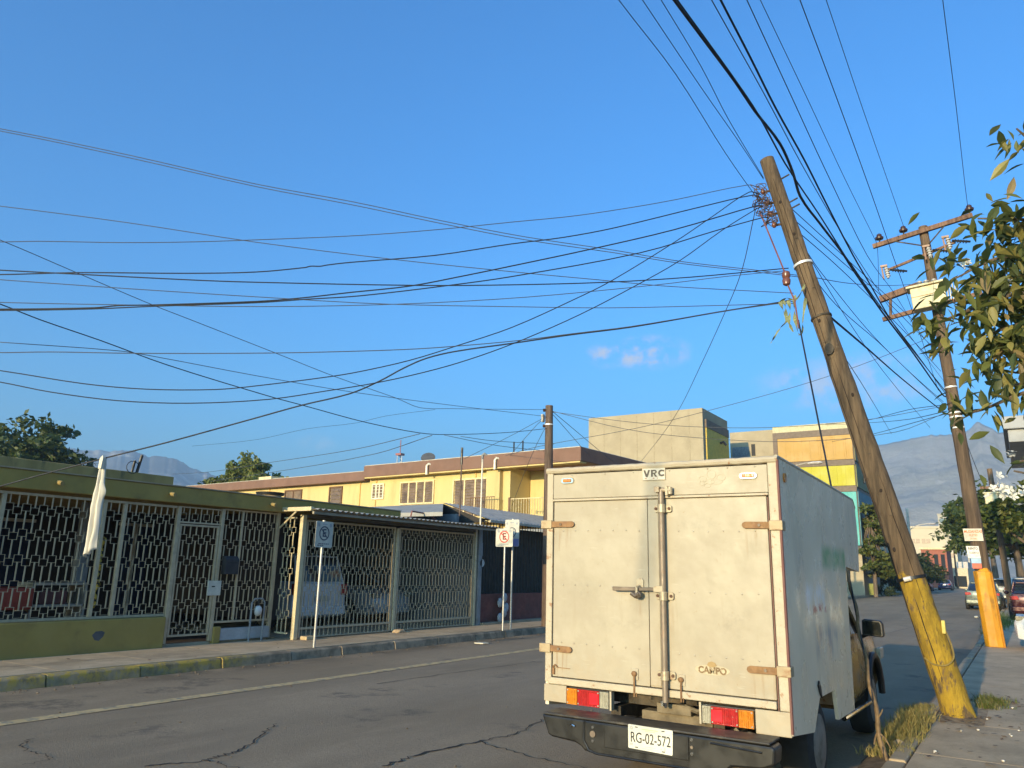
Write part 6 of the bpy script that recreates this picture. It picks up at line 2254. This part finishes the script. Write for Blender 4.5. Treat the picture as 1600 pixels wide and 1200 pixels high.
for _ in range(130):
    y = rng.uniform(8.0, 11.2)
    x = -1.2 + rng.gauss(0, .07) + .02 * (y - 8)
    tuft(x, y, .03, 34, .08 + .11 * max(0, 1 - abs(y - 9.7) / 1.8), .10)
tag(mb.build('grass', blade_m, recalc=False), 'dry grass growing along the kerb before the leaning pole', 'grass', kind='stuff')
mb = MB()
for _ in range(40):
    tuft(-.50 + rng.gauss(0, .10), 11.9 + rng.gauss(0, .25), .08, 26, .09, .09)
tag(mb.build('weeds', M_leaf('green weeds', [(.07, .11, .02), (.13, .15, .03), (.2, .16, .06)], .3), recalc=False), 'low green weeds just right of the leaning pole foot', 'weeds', kind='stuff')
mb = MB()
for _ in range(26):
    tuft(-.85 + rng.gauss(0, .15), 33 + rng.gauss(0, 3), .05, 40, .35, .3)
tag(mb.build('verge_grass', M_leaf('verge green', [(.07, .12, .02), (.12, .17, .03)], .3), recalc=False), 'green verge grass between the yellow guard and the dark red sedan', 'grass', kind='stuff')
dl_m = M_leaf('dead leaves', [(.10, .055, .03), (.18, .11, .05), (.30, .22, .12)], .1, .8)
mb = MB()
def dead(x, y, z, s):
    a = rng.uniform(0, 6.28)
    b = len(mb.v)
    d = Vector((math.cos(a), math.sin(a), rng.uniform(-.1, .25))) * s
    w = Vector((-math.sin(a), math.cos(a), rng.uniform(-.2, .2))) * s * .35
    c = Vector((x, y, z + .008))
    mb.v += [tuple(c - d * .5), tuple(c + w), tuple(c + d * .5), tuple(c - w)]
    mb.f.append((b, b + 1, b + 2, b + 3))
    mb.m.append(0)
for _ in range(170):
    dead(rng.uniform(-1.0, 1.4), rng.uniform(5.5, 13), .106, rng.uniform(.03, .075))
for _ in range(120):
    dead(-.75 + rng.gauss(0, .25), 10.4 + rng.gauss(0, .35), .108, rng.uniform(.03, .08))
for _ in range(90):
    dead(-.35 + rng.gauss(0, .16), 12.2 + rng.gauss(0, .22), .108, rng.uniform(.03, .06))
for _ in range(60):
    dead(rng.uniform(-12.3, -10.8), rng.uniform(5, 18), .158, rng.uniform(.03, .07))
for _ in range(60):
    dead(-10.42 + rng.gauss(0, .08), rng.uniform(4, 18), .004, rng.uniform(.03, .07))
tag(mb.build('fallen_leaves', dl_m, recalc=False), 'dry fallen leaves scattered over the sidewalks and kerb', 'leaves', kind='stuff')
peb_m = M('pale litter', (.62, .58, .5), .8)
mb = MB()
for _ in range(46):
    x, y, s = rng.uniform(-.95, .9), rng.uniform(6.0, 12), rng.uniform(.008, .018)
    mb.ball((x, y, .104 + s * .4), (s, s * 1.3, s * .6), 6, 4)
tag(mb.build('pebbles', peb_m), 'pale pebbles and flower litter strewn over the right sidewalk', 'pebbles', kind='stuff')
mb = MB()
for _ in range(150):
    x, y, s = -10.45 + abs(rng.gauss(0, .22)), rng.uniform(3, 20), rng.uniform(.006, .018)
    mb.ball((x, y, .002 + s * .4), (s, s * 1.3, s * .6), 5, 3)
for _ in range(60):
    x, y, s = rng.uniform(-9.5, -3.6), rng.uniform(3.6, 14), rng.uniform(.005, .012)
    mb.ball((x, y, .002 + s * .4), (s, s * 1.3, s * .6), 5, 3)
tag(mb.build('grit', M('gutter grit', (.17, .13, .085), .9, var=.5, scale=30)), 'loose grit along the left gutter and over the road', 'grit', kind='stuff')
st = MB()
st.ball((-1.15, 8.55, .08), (.055, .05, .045), 9, 6)
tag(st.build('stone', kerb_plain, smooth='all'), 'small grey stone at the kerb beside the dry vine', 'stone')
st = MB()
st.prism([(-10.1, 14.2), (-9.9, 14.25), (-9.86, 14.4), (-10.0, 14.5), (-10.12, 14.38)], 'z', .004, .03)
tag(st.build('crushed_paper', sign_w, bevel=.008), 'scrap of pale paper lying in the left gutter before the parking signs', 'paper')
st = MB()
st.ball((-1.9, 40, .04), (.09, .08, .05), 8, 5)
tag(st.build('crushed_cup', sign_w, smooth='all'), 'small white crushed cup lying on the far roadway', 'cup')

# ================================================================ WIRES
WIRES = [
  ('thin grey wire, highest of those leaving the leaning pole top to the left', 'cables strung from the leaning pole to the left', 0.006, [(-2.632,10.412,7.07),(-2.75,10.31,7.085),(-3.508,9.654,6.777),(-3.616,9.56,6.734),(-3.973,9.251,6.601),(-4.667,8.65,6.37),(-5.341,8.066,6.194),(-6.124,7.389,5.989),(-6.881,6.733,5.819),(-7.736,5.992,5.667),(-8.445,5.378,5.551),(-9.097,4.813,5.468),(-9.806,4.199,5.405),(-10.14,3.91,5.358)]),
  ('black cable with a taped lumpy splice, left of the leaning pole', 'cables strung from the leaning pole to the left', 0.009, [(-2.609,10.432,6.911),(-2.697,10.356,6.93),(-3.259,9.87,6.689),(-4.255,9.007,6.236),(-4.802,8.533,6.03),(-5.335,8.071,5.875),(-6.111,7.4,5.623),(-6.941,6.68,5.433),(-7.154,6.496,5.375),(-7.227,6.433,5.349),(-7.318,6.354,5.34),(-7.365,6.313,5.317),(-7.823,5.917,5.207),(-8.449,5.375,5.124),(-9.432,4.524,5.03),(-10.087,3.956,4.936)]),
  ('black cable that joins a twin to form the thick low pair at left', 'cables strung from the leaning pole to the left', 0.01, [(-2.585,10.453,6.772),(-2.644,10.402,6.775),(-3.604,9.571,6.284),(-4.53,8.769,5.881),(-5.329,8.076,5.556),(-5.845,7.63,5.352),(-6.347,7.195,5.165),(-6.919,6.7,5.02),(-7.399,6.284,4.894),(-7.794,5.942,4.812),(-8.714,5.145,4.677),(-9.029,4.872,4.638),(-9.232,4.696,4.59),(-10.032,4.004,4.497)]),
  ('black cable leaving the leaning pole lowest of its top cluster', 'cables strung from the leaning pole to the left', 0.009, [(-2.534,10.498,6.598),(-2.593,10.446,6.591),(-3.125,9.985,6.33),(-3.981,9.244,5.894),(-5.327,8.079,5.405),(-6.013,7.484,5.199),(-6.837,6.771,4.98),(-7.32,6.353,4.889),(-7.792,5.943,4.795),(-8.713,5.146,4.66),(-9.231,4.698,4.577),(-10.03,4.006,4.481)]),
  ('dark level cable held at the white band of the leaning pole', 'cables strung from the leaning pole to the left', 0.009, [(-2.334,10.671,5.842),(-2.422,10.594,5.823),(-3.429,9.722,5.593),(-4.348,8.927,5.423),(-5.325,8.081,5.287),(-6.266,7.265,5.183),(-7.813,5.926,5.069),(-8.401,5.416,5.039),(-9.58,4.395,5.006),(-10.094,3.95,4.993)]),
  ('upper of two parallel thin wires falling from the upper left sky', 'cables strung from the leaning pole to the left', 0.005, [(-2.302,11.026,5.852),(-2.841,10.585,5.893),(-3.623,9.944,5.942),(-4.4,9.309,6.047),(-5.399,8.491,6.158),(-6.291,7.762,6.309),(-7.28,6.953,6.505),(-8.297,6.121,6.664),(-9.633,5.028,6.956),(-10.936,3.961,7.198)]),
  ('lower of two parallel thin wires falling from the upper left sky', 'cables strung from the leaning pole to the left', 0.006, [(-2.265,11.056,5.825),(-2.842,10.584,5.864),(-3.624,9.944,5.912),(-4.4,9.309,6.008),(-5.399,8.492,6.114),(-6.289,7.763,6.266),(-7.277,6.955,6.457),(-8.294,6.123,6.626),(-9.629,5.031,6.917),(-10.932,3.965,7.165)]),
  ('thin wire sloping gently from mid left down to the leaning pole', 'cables strung from the leaning pole to the left', 0.005, [(-2.354,10.983,5.571),(-2.504,10.861,5.568),(-3.828,9.777,5.553),(-4.595,9.149,5.583),(-5.391,8.498,5.614),(-6.758,7.38,5.686),(-8.231,6.174,5.807),(-9.53,5.112,5.964),(-10.789,4.081,6.076)]),
  ('thin faint wire crossing just under the thick low pair of cables', 'cables strung from the leaning pole to the left', 0.005, [(-2.302,10.699,5.317),(-2.82,10.25,5.248),(-4.261,9.001,5.064),(-5.189,8.198,4.989),(-6.585,6.989,4.895),(-7.679,6.041,4.875),(-8.961,4.931,4.867),(-10.079,3.963,4.87)]),
  ('thin faint wire rising to the white band of the leaning pole', 'cables strung from the leaning pole to the left', 0.005, [(-2.365,10.644,5.8),(-3.054,10.047,5.641),(-3.801,9.4,5.442),(-5.191,8.196,5.124),(-6.418,7.134,4.911),(-7.671,6.049,4.756),(-9.092,4.818,4.645),(-10.042,3.995,4.582)]),
  ('dark wire running level at left over the white cloth', 'cables strung from the leaning pole to the left', 0.007, [(-2.315,10.687,5.344),(-3.163,9.953,5.103),(-4.081,9.157,4.817),(-4.708,8.615,4.657),(-5.182,8.204,4.532),(-5.647,7.801,4.43),(-6.232,7.295,4.32),(-6.876,6.737,4.232),(-7.627,6.086,4.147),(-8.823,5.051,4.044),(-9.536,4.433,4.001),(-9.963,4.063,3.957)]),
  ('thick kinked black cable dipping low across the road with the white cloth', 'cables strung from the leaning pole to the left', 0.012, [(-2.314,10.691,5.374),(-2.453,10.605,5.333),(-3.218,10.128,5.165),(-4.233,9.497,4.927),(-4.947,9.052,4.799),(-5.651,8.614,4.657),(-6.316,8.2,4.526),(-6.661,7.985,4.417),(-6.92,7.824,4.272),(-7.191,7.656,4.083),(-7.534,7.442,3.893),(-8.087,7.098,3.717),(-8.613,6.77,3.525),(-9.614,6.148,3.163),(-10.37,5.677,2.911),(-11.062,5.246,2.671),(-11.486,4.982,2.514),(-11.91,4.718,2.365)]),
  ('upper of two deeply sagging black cables from the leaning pole top', 'cables strung from the leaning pole to the left', 0.008, [(-2.607,10.434,6.951),(-2.732,10.326,6.976),(-3.155,9.96,6.553),(-3.586,9.586,6.111),(-4.293,8.974,5.448),(-4.67,8.647,5.152),(-5.314,8.09,4.692),(-5.848,7.627,4.396),(-6.306,7.231,4.16),(-6.784,6.817,3.97),(-7.066,6.572,3.882),(-7.712,6.013,3.718),(-8.074,5.699,3.645),(-8.679,5.175,3.605),(-9.217,4.71,3.632),(-9.936,4.087,3.738)]),
  ('lower of two deeply sagging black cables from the leaning pole top', 'cables strung from the leaning pole to the left', 0.008, [(-2.585,10.453,6.772),(-2.669,10.381,6.712),(-3.068,10.035,6.336),(-3.557,9.611,5.817),(-4.042,9.192,5.399),(-4.616,8.694,4.939),(-5.189,8.198,4.54),(-5.624,7.821,4.276),(-6.049,7.453,4.062),(-6.573,6.999,3.853),(-7.073,6.566,3.7),(-7.585,6.123,3.557),(-8.279,5.522,3.459),(-8.906,4.978,3.446),(-9.485,4.477,3.51),(-9.918,4.102,3.599)]),
  ('thin wire dropping steeply past the small cloud to the far roofs', 'cables strung from the leaning pole to the left', 0.004, [(-3.124,12.196,7.626),(-3.168,12.276,7.624),(-3.706,13.253,7.018),(-4.563,14.81,6.734),(-6.123,17.644,6.401),(-7.507,20.157,6.158),(-9.256,23.335,6.09),(-12.926,30.0,6.22)]),
  ('black cable sloping from the left sky down to the short far pole', 'wires fanning out from the short far pole', 0.01, [(-10.699,18.308,5.44),(-10.721,18.099,5.39),(-10.897,16.412,5.026),(-11.128,14.212,4.647),(-11.217,13.356,4.556),(-11.383,11.772,4.544),(-11.553,10.14,4.625),(-11.632,9.383,4.662),(-11.841,7.388,4.824),(-11.959,6.263,4.979),(-12.051,5.381,5.08),(-12.11,4.821,5.172)]),
  ('faint wire falling steeply from the left edge toward the far pole top', 'wires fanning out from the short far pole', 0.004, [(-10.701,18.297,5.968),(-10.753,18.0,5.918),(-11.365,14.546,5.358),(-11.521,13.669,5.232),(-11.646,12.964,5.336),(-11.934,11.336,5.506),(-12.181,9.943,5.705),(-12.499,8.15,5.955),(-12.632,7.396,6.059),(-12.86,6.114,6.28),(-13.052,5.028,6.469)]),
  ('faint wire descending shallowly to the small box on the far pole', 'wires fanning out from the short far pole', 0.004, [(-10.7,18.301,5.749),(-10.753,18.004,5.737),(-11.322,14.792,5.472),(-11.858,11.766,5.255),(-12.254,9.529,5.167),(-12.609,7.528,5.123),(-12.707,6.975,5.091),(-13.008,5.277,4.84)]),
  ('lowest wire strung from the far pole toward the taller pole at right', 'wires fanning out from the short far pole', 0.006, [(-10.633,18.325,5.931),(-10.582,18.344,5.911),(-8.667,19.058,5.37),(-6.921,19.71,5.116),(-4.647,20.558,4.984),(-2.325,21.424,5.201),(-1.212,21.84,5.675)]),
  ('upper wire strung from the far pole toward the taller pole at right', 'wires fanning out from the short far pole', 0.006, [(-10.633,18.325,5.931),(-10.564,18.351,5.892),(-8.503,19.12,5.562),(-6.912,19.713,5.411),(-5.225,20.343,5.365),(-3.156,21.114,5.498),(-1.182,21.851,5.856)]),
  ('wire rising from the yellow roof across the grey block to the transformer', 'wires fanning out from the short far pole', 0.005, [(-11.833,17.851,4.67),(-10.982,18.17,4.915),(-8.498,19.103,5.382),(-6.896,19.704,5.776),(-4.566,20.58,6.435),(-3.051,21.148,6.959),(-1.56,21.708,7.575)]),
  ('short thin wire dropping steeply right from the far pole', 'wires fanning out from the short far pole', 0.004, [(-10.814,18.639,5.912),(-10.934,18.995,5.929),(-12.564,23.837,5.784),(-13.292,26.0,5.745)]),
  ('longer thin wire dropping right from the far pole past the brown eave', 'wires fanning out from the short far pole', 0.004, [(-10.76,18.544,5.964),(-10.838,18.864,5.973),(-12.296,24.81,5.742),(-12.834,27.0,5.7)]),
  ('thin service wire from the far pole to the dark roof mast', 'wires fanning out from the short far pole', 0.004, [(-10.7,18.3,5.767),(-10.798,18.185,5.719),(-11.396,17.484,5.163),(-12.256,16.476,4.425)]),
  ('thin wire from the far pole to the yellow house roof edge', 'wires fanning out from the short far pole', 0.004, [(-10.696,18.295,5.729),(-11.47,19.208,5.898),(-13.747,21.894,5.913),(-16.296,24.9,5.87)]),
  ('thin wire from the far pole down to the balcony', 'wires fanning out from the short far pole', 0.004, [(-10.684,18.281,5.471),(-11.249,18.956,5.533),(-13.283,21.384,4.951),(-15.893,24.5,3.901)]),
  ('faint wire below the black sloping cable, upper one over the yellow roof', 'wires fanning out from the short far pole', 0.006, [(-12.3,14.65,4.82),(-15.68,15.88,4.82),(-22.4,18.33,5.09),(-28.97,20.73,5.35),(-35.18,23.0,5.78)]),
  ('faint wire below the black sloping cable, lower one over the yellow roof', 'wires fanning out from the short far pole', 0.006, [(-12.12,14.91,4.81),(-15.14,16.14,4.69),(-22.84,19.26,4.92),(-32.05,23.0,5.3)]),
  ('short faint wire from the black cable down behind the far pole', 'wires fanning out from the short far pole', 0.004, [(-11.63,14.78,4.76),(-11.22,16.46,4.72),(-10.76,18.36,4.8)]),
  ('short faint wire nearly level behind the far pole', 'wires fanning out from the short far pole', 0.004, [(-11.52,15.31,4.8),(-11.25,16.49,4.84),(-10.75,18.69,5.05)]),
  ('very faint distant wire above the palm tree', 'wires fanning out from the short far pole', 0.008, [(-73.68,50.0,13.59),(-63.27,50.0,13.56),(-55.96,50.0,14.11),(-49.61,50.0,14.15),(-45.99,50.0,14.49),(-40.44,50.0,14.56)]),
  ('leftmost overhead wire ending at the leaning pole top', 'wires running overhead along the street', 0.006, [(-2.674,10.82,6.995),(-2.678,10.691,6.96),(-2.724,9.224,7.037),(-2.776,7.571,7.248),(-2.821,6.12,7.236),(-2.848,5.253,7.282)]),
  ('second overhead wire from the left, paired as it meets the pole top', 'wires running overhead along the street', 0.0045, [(-2.644,10.82,7.387),(-2.667,9.747,7.431),(-2.699,8.223,7.439),(-2.735,6.527,7.491),(-2.757,5.466,7.52)]),
  ('third overhead wire from the left, ending at the leaning pole top', 'wires running overhead along the street', 0.006, [(-2.643,10.82,7.408),(-2.649,9.157,7.491),(-2.652,8.111,7.649),(-2.656,6.858,7.695),(-2.66,5.905,7.719)]),
  ('thickest black overhead cable, kinked beside the leaning pole', 'wires running overhead along the street', 0.019, [(-1.153,21.728,6.06),(-1.182,21.08,5.982),(-1.376,16.782,5.989),(-1.48,14.465,5.951),(-1.53,13.346,5.939),(-1.618,11.394,5.974),(-1.642,10.861,6.0),(-1.696,9.665,5.968),(-1.736,8.774,5.964),(-1.748,8.505,6.164),(-1.768,8.065,6.291),(-1.806,7.21,6.236),(-1.832,6.628,6.24),(-1.866,5.874,6.202),(-1.897,5.195,6.167),(-1.925,4.562,6.147)]),
  ('slimmer black cable splitting off beside the thickest overhead cable', 'wires running overhead along the street', 0.011, [(-1.15,21.792,6.139),(-1.36,17.046,6.08),(-1.52,13.44,5.989),(-1.612,11.369,6.004),(-1.629,10.977,6.002),(-1.687,9.656,6.068),(-1.752,8.185,6.1),(-1.793,7.257,6.229),(-1.822,6.614,6.235),(-1.854,5.891,6.208),(-1.884,5.219,6.178),(-1.912,4.58,6.155)]),
  ('black overhead cable right of the thickest one, running to the taller pole', 'wires running overhead along the street', 0.012, [(-1.148,21.867,6.22),(-1.307,16.348,5.871),(-1.388,13.535,5.749),(-1.442,11.667,5.806),(-1.472,10.618,5.836),(-1.516,9.077,5.975),(-1.542,8.193,6.074),(-1.574,7.063,6.127),(-1.596,6.299,6.218),(-1.618,5.534,6.289),(-1.635,4.953,6.347)]),
  ('thin overhead wire between the two heavy black cables', 'wires running overhead along the street', 0.004, [(-1.141,22.094,6.469),(-1.38,14.284,6.024),(-1.45,11.981,5.964),(-1.517,9.807,5.948),(-1.57,8.063,6.019),(-1.61,6.758,6.133),(-1.652,5.396,6.204),(-1.671,4.765,6.243)]),
  ('thin overhead wire passing between both poles right of the heavy cables', 'wires running overhead along the street', 0.0045, [(-1.273,23.588,7.533),(-1.367,17.75,6.826),(-1.418,14.566,6.596),(-1.461,11.941,6.323),(-1.505,9.181,6.446),(-1.531,7.609,6.574),(-1.554,6.133,6.692),(-1.565,5.494,6.743)]),
  ('overhead wire landing on the left insulator of the top crossarm', 'wires running overhead along the street', 0.005, [(-2.98,26.373,10.72),(-2.442,22.253,10.612),(-2.408,21.409,10.525),(-2.462,17.496,10.476),(-2.491,13.912,10.476),(-2.542,10.859,10.525),(-2.581,9.723,10.612)]),
  ('overhead wire passing behind the top crossarm', 'wires running overhead along the street', 0.0045, [(-1.209,20.108,5.896),(-1.213,17.487,6.24),(-1.217,15.021,6.521),(-1.22,13.051,6.683),(-1.224,10.891,6.883),(-1.227,8.651,7.009),(-1.23,6.856,7.071),(-1.231,6.137,7.094)]),
  ('overhead wire landing on the middle insulator of the top crossarm', 'wires running overhead along the street', 0.005, [(-1.692,21.564,10.72),(-1.655,20.999,10.573),(-1.654,14.714,10.482),(-1.645,11.345,10.482),(-1.662,10.166,10.573)]),
  ('rightmost overhead wire landing on the crossarm end by the leaves', 'wires running overhead along the street', 0.006, [(-0.143,21.407,10.72),(-0.175,20.637,10.573),(-0.118,15.63,10.482),(-0.093,12.286,10.482),(-0.082,11.062,10.573)]),
  ('highest wire from the leaning pole to the transformer pole', 'cables between the two wooden poles', 0.006, [(-2.395,10.82,6.976),(-2.377,10.972,6.986),(-2.096,13.287,7.061),(-1.747,16.159,7.146),(-1.361,19.337,7.242),(-1.162,20.974,7.29)]),
  ('second highest wire from the leaning pole to the transformer pole', 'cables between the two wooden poles', 0.008, [(-2.369,10.82,6.795),(-2.342,11.05,6.803),(-2.034,13.63,6.901),(-1.761,15.925,7.006),(-1.44,18.62,7.008),(-1.161,20.971,7.01)]),
  ('third wire down between the leaning and transformer poles', 'cables between the two wooden poles', 0.008, [(-2.326,10.82,6.591),(-2.296,11.079,6.598),(-2.1,12.787,6.668),(-1.845,14.998,6.687),(-1.516,17.859,6.663),(-1.16,20.943,6.547)]),
  ('thin wire slanting steeply off the leaning pole behind the thick cables', 'cables between the two wooden poles', 0.005, [(-2.265,10.82,6.416),(-2.256,11.174,6.421),(-2.182,14.152,6.139),(-2.088,17.964,5.974),(-1.889,26.0,6.038)]),
  ('wire leaving mid leaning pole and meeting the lower cable cluster', 'cables between the two wooden poles', 0.006, [(-2.153,10.82,5.917),(-2.135,11.005,5.881),(-2.005,12.303,5.732),(-1.754,14.831,5.756),(-1.464,17.738,5.708),(-1.161,20.784,5.683)]),
  ('thick black lower cable between the two wooden poles', 'cables between the two wooden poles', 0.014, [(-1.957,10.82,5.22),(-1.938,11.06,5.214),(-1.78,12.988,5.253),(-1.55,15.792,5.286),(-1.185,20.253,5.43),(-1.111,21.158,5.494)]),
  ('slimmer cable hugging the thick lower one between the poles', 'cables between the two wooden poles', 0.008, [(-1.944,10.82,5.171),(-1.909,11.253,5.18),(-1.764,13.053,5.224),(-1.533,15.914,5.273),(-1.164,20.492,5.426)]),
  ('thin wire running from mid leaning pole to the mountain foot', 'cables between the two wooden poles', 0.004, [(-1.817,10.82,4.708),(-1.841,11.092,4.737),(-2.412,17.577,5.498),(-3.859,34.0,7.249)]),
  ('nearly level thin wire from the leaning pole to the fuse bar', 'cables between the two wooden poles', 0.0045, [(-2.112,10.82,5.734),(-2.09,11.056,5.791),(-1.889,13.15,6.356),(-1.553,16.655,7.425),(-1.086,21.526,9.062)]),
  ('thin wire that sags below the others between the two poles', 'cables between the two wooden poles', 0.0045, [(-2.282,10.82,6.723),(-2.212,11.451,6.341),(-2.09,12.549,6.149),(-1.855,14.659,5.906),(-1.546,17.442,5.789),(-1.17,20.817,5.753)]),
  ('upper wire running left behind the leaning pole to the coloured block', 'wires fanning out from the short far pole', 0.01, [(-1.17,22.27,5.97),(-2.41,26.02,6.64),(-4.55,32.5,7.6),(-8.0,42.93,9.52)]),
  ('middle wire running left behind the leaning pole to the coloured block', 'wires fanning out from the short far pole', 0.01, [(-1.19,22.33,5.81),(-2.45,26.13,6.36),(-4.57,32.54,7.51),(-8.01,42.96,9.45)]),
  ('lower wire running left behind the leaning pole to the coloured block', 'wires fanning out from the short far pole', 0.01, [(-1.2,22.35,5.75),(-2.22,25.44,6.13),(-4.16,31.31,6.85),(-7.44,41.23,8.26)]),
  ('dark stay wire going down right from the taller pole', 'cables between the two wooden poles', 0.008, [(-0.953,21.838,5.733),(-0.923,24.391,5.302),(-0.88,27.982,5.025),(-0.819,33.0,4.809)]),
  ('black conduit cable running down the right side of the taller pole', 'cables between the two wooden poles', 0.012, [(-0.876,21.887,5.409),(-0.806,21.85,4.438),(-0.78,21.836,3.345),(-0.807,21.85,2.435)]),
]

for label, grp, rad, pts in WIRES:
    # the cables go on past the edge of the picture towards poles behind the camera
    far_ = 22 if grp.startswith('wires running overhead') else (9 if grp.startswith('cables strung') or 'left edge' in label or 'left sky' in label else 0)
    if far_ and 'thick kinked' not in label:
        a_, b_ = Vector(pts[-2]), Vector(pts[-1])
        d_ = (b_ - a_).normalized()
        pts = list(pts) + [tuple(b_ + Vector((d_.x, d_.y, d_.z * .8)) * far_ * .5), tuple(b_ + Vector((d_.x, d_.y, d_.z)) * far_)]
    P = spline(pts, 4)
    b = MB()
    b.tube(P, max(rad * .85, .0030 + .00020 * min(60, Vector(pts[len(pts) // 2]).length)), 6)
    o = b.build('overhead_cable', cable_mat if rad >= .0075 else cable_grey, smooth='all', recalc=False)
    tag(o, label, 'cable', grp)

# ================================================================ HAZE
hz = MB()
hz.box(-3000, 1700, -60, 2400, -1.06, 300)
hz_m = bpy.data.materials.new('haze air')
hz_m.use_nodes = True
hn = hz_m.node_tree
hn.nodes.clear()
ho = hn.nodes.new('ShaderNodeOutputMaterial')
hv_ = hn.nodes.new('ShaderNodeVolumePrincipled')
hv_.inputs['Color'].default_value = (.52, .74, 1.0, 1)
hv_.inputs['Density'].default_value = HAZE_DENSITY
hv_.inputs['Anisotropy'].default_value = 0.0
hn.links.new(hv_.outputs[0], ho.inputs['Volume'])
o = hz.build('haze', hz_m)
tag(o, kind='stuff')
o.display_type = 'WIRE'
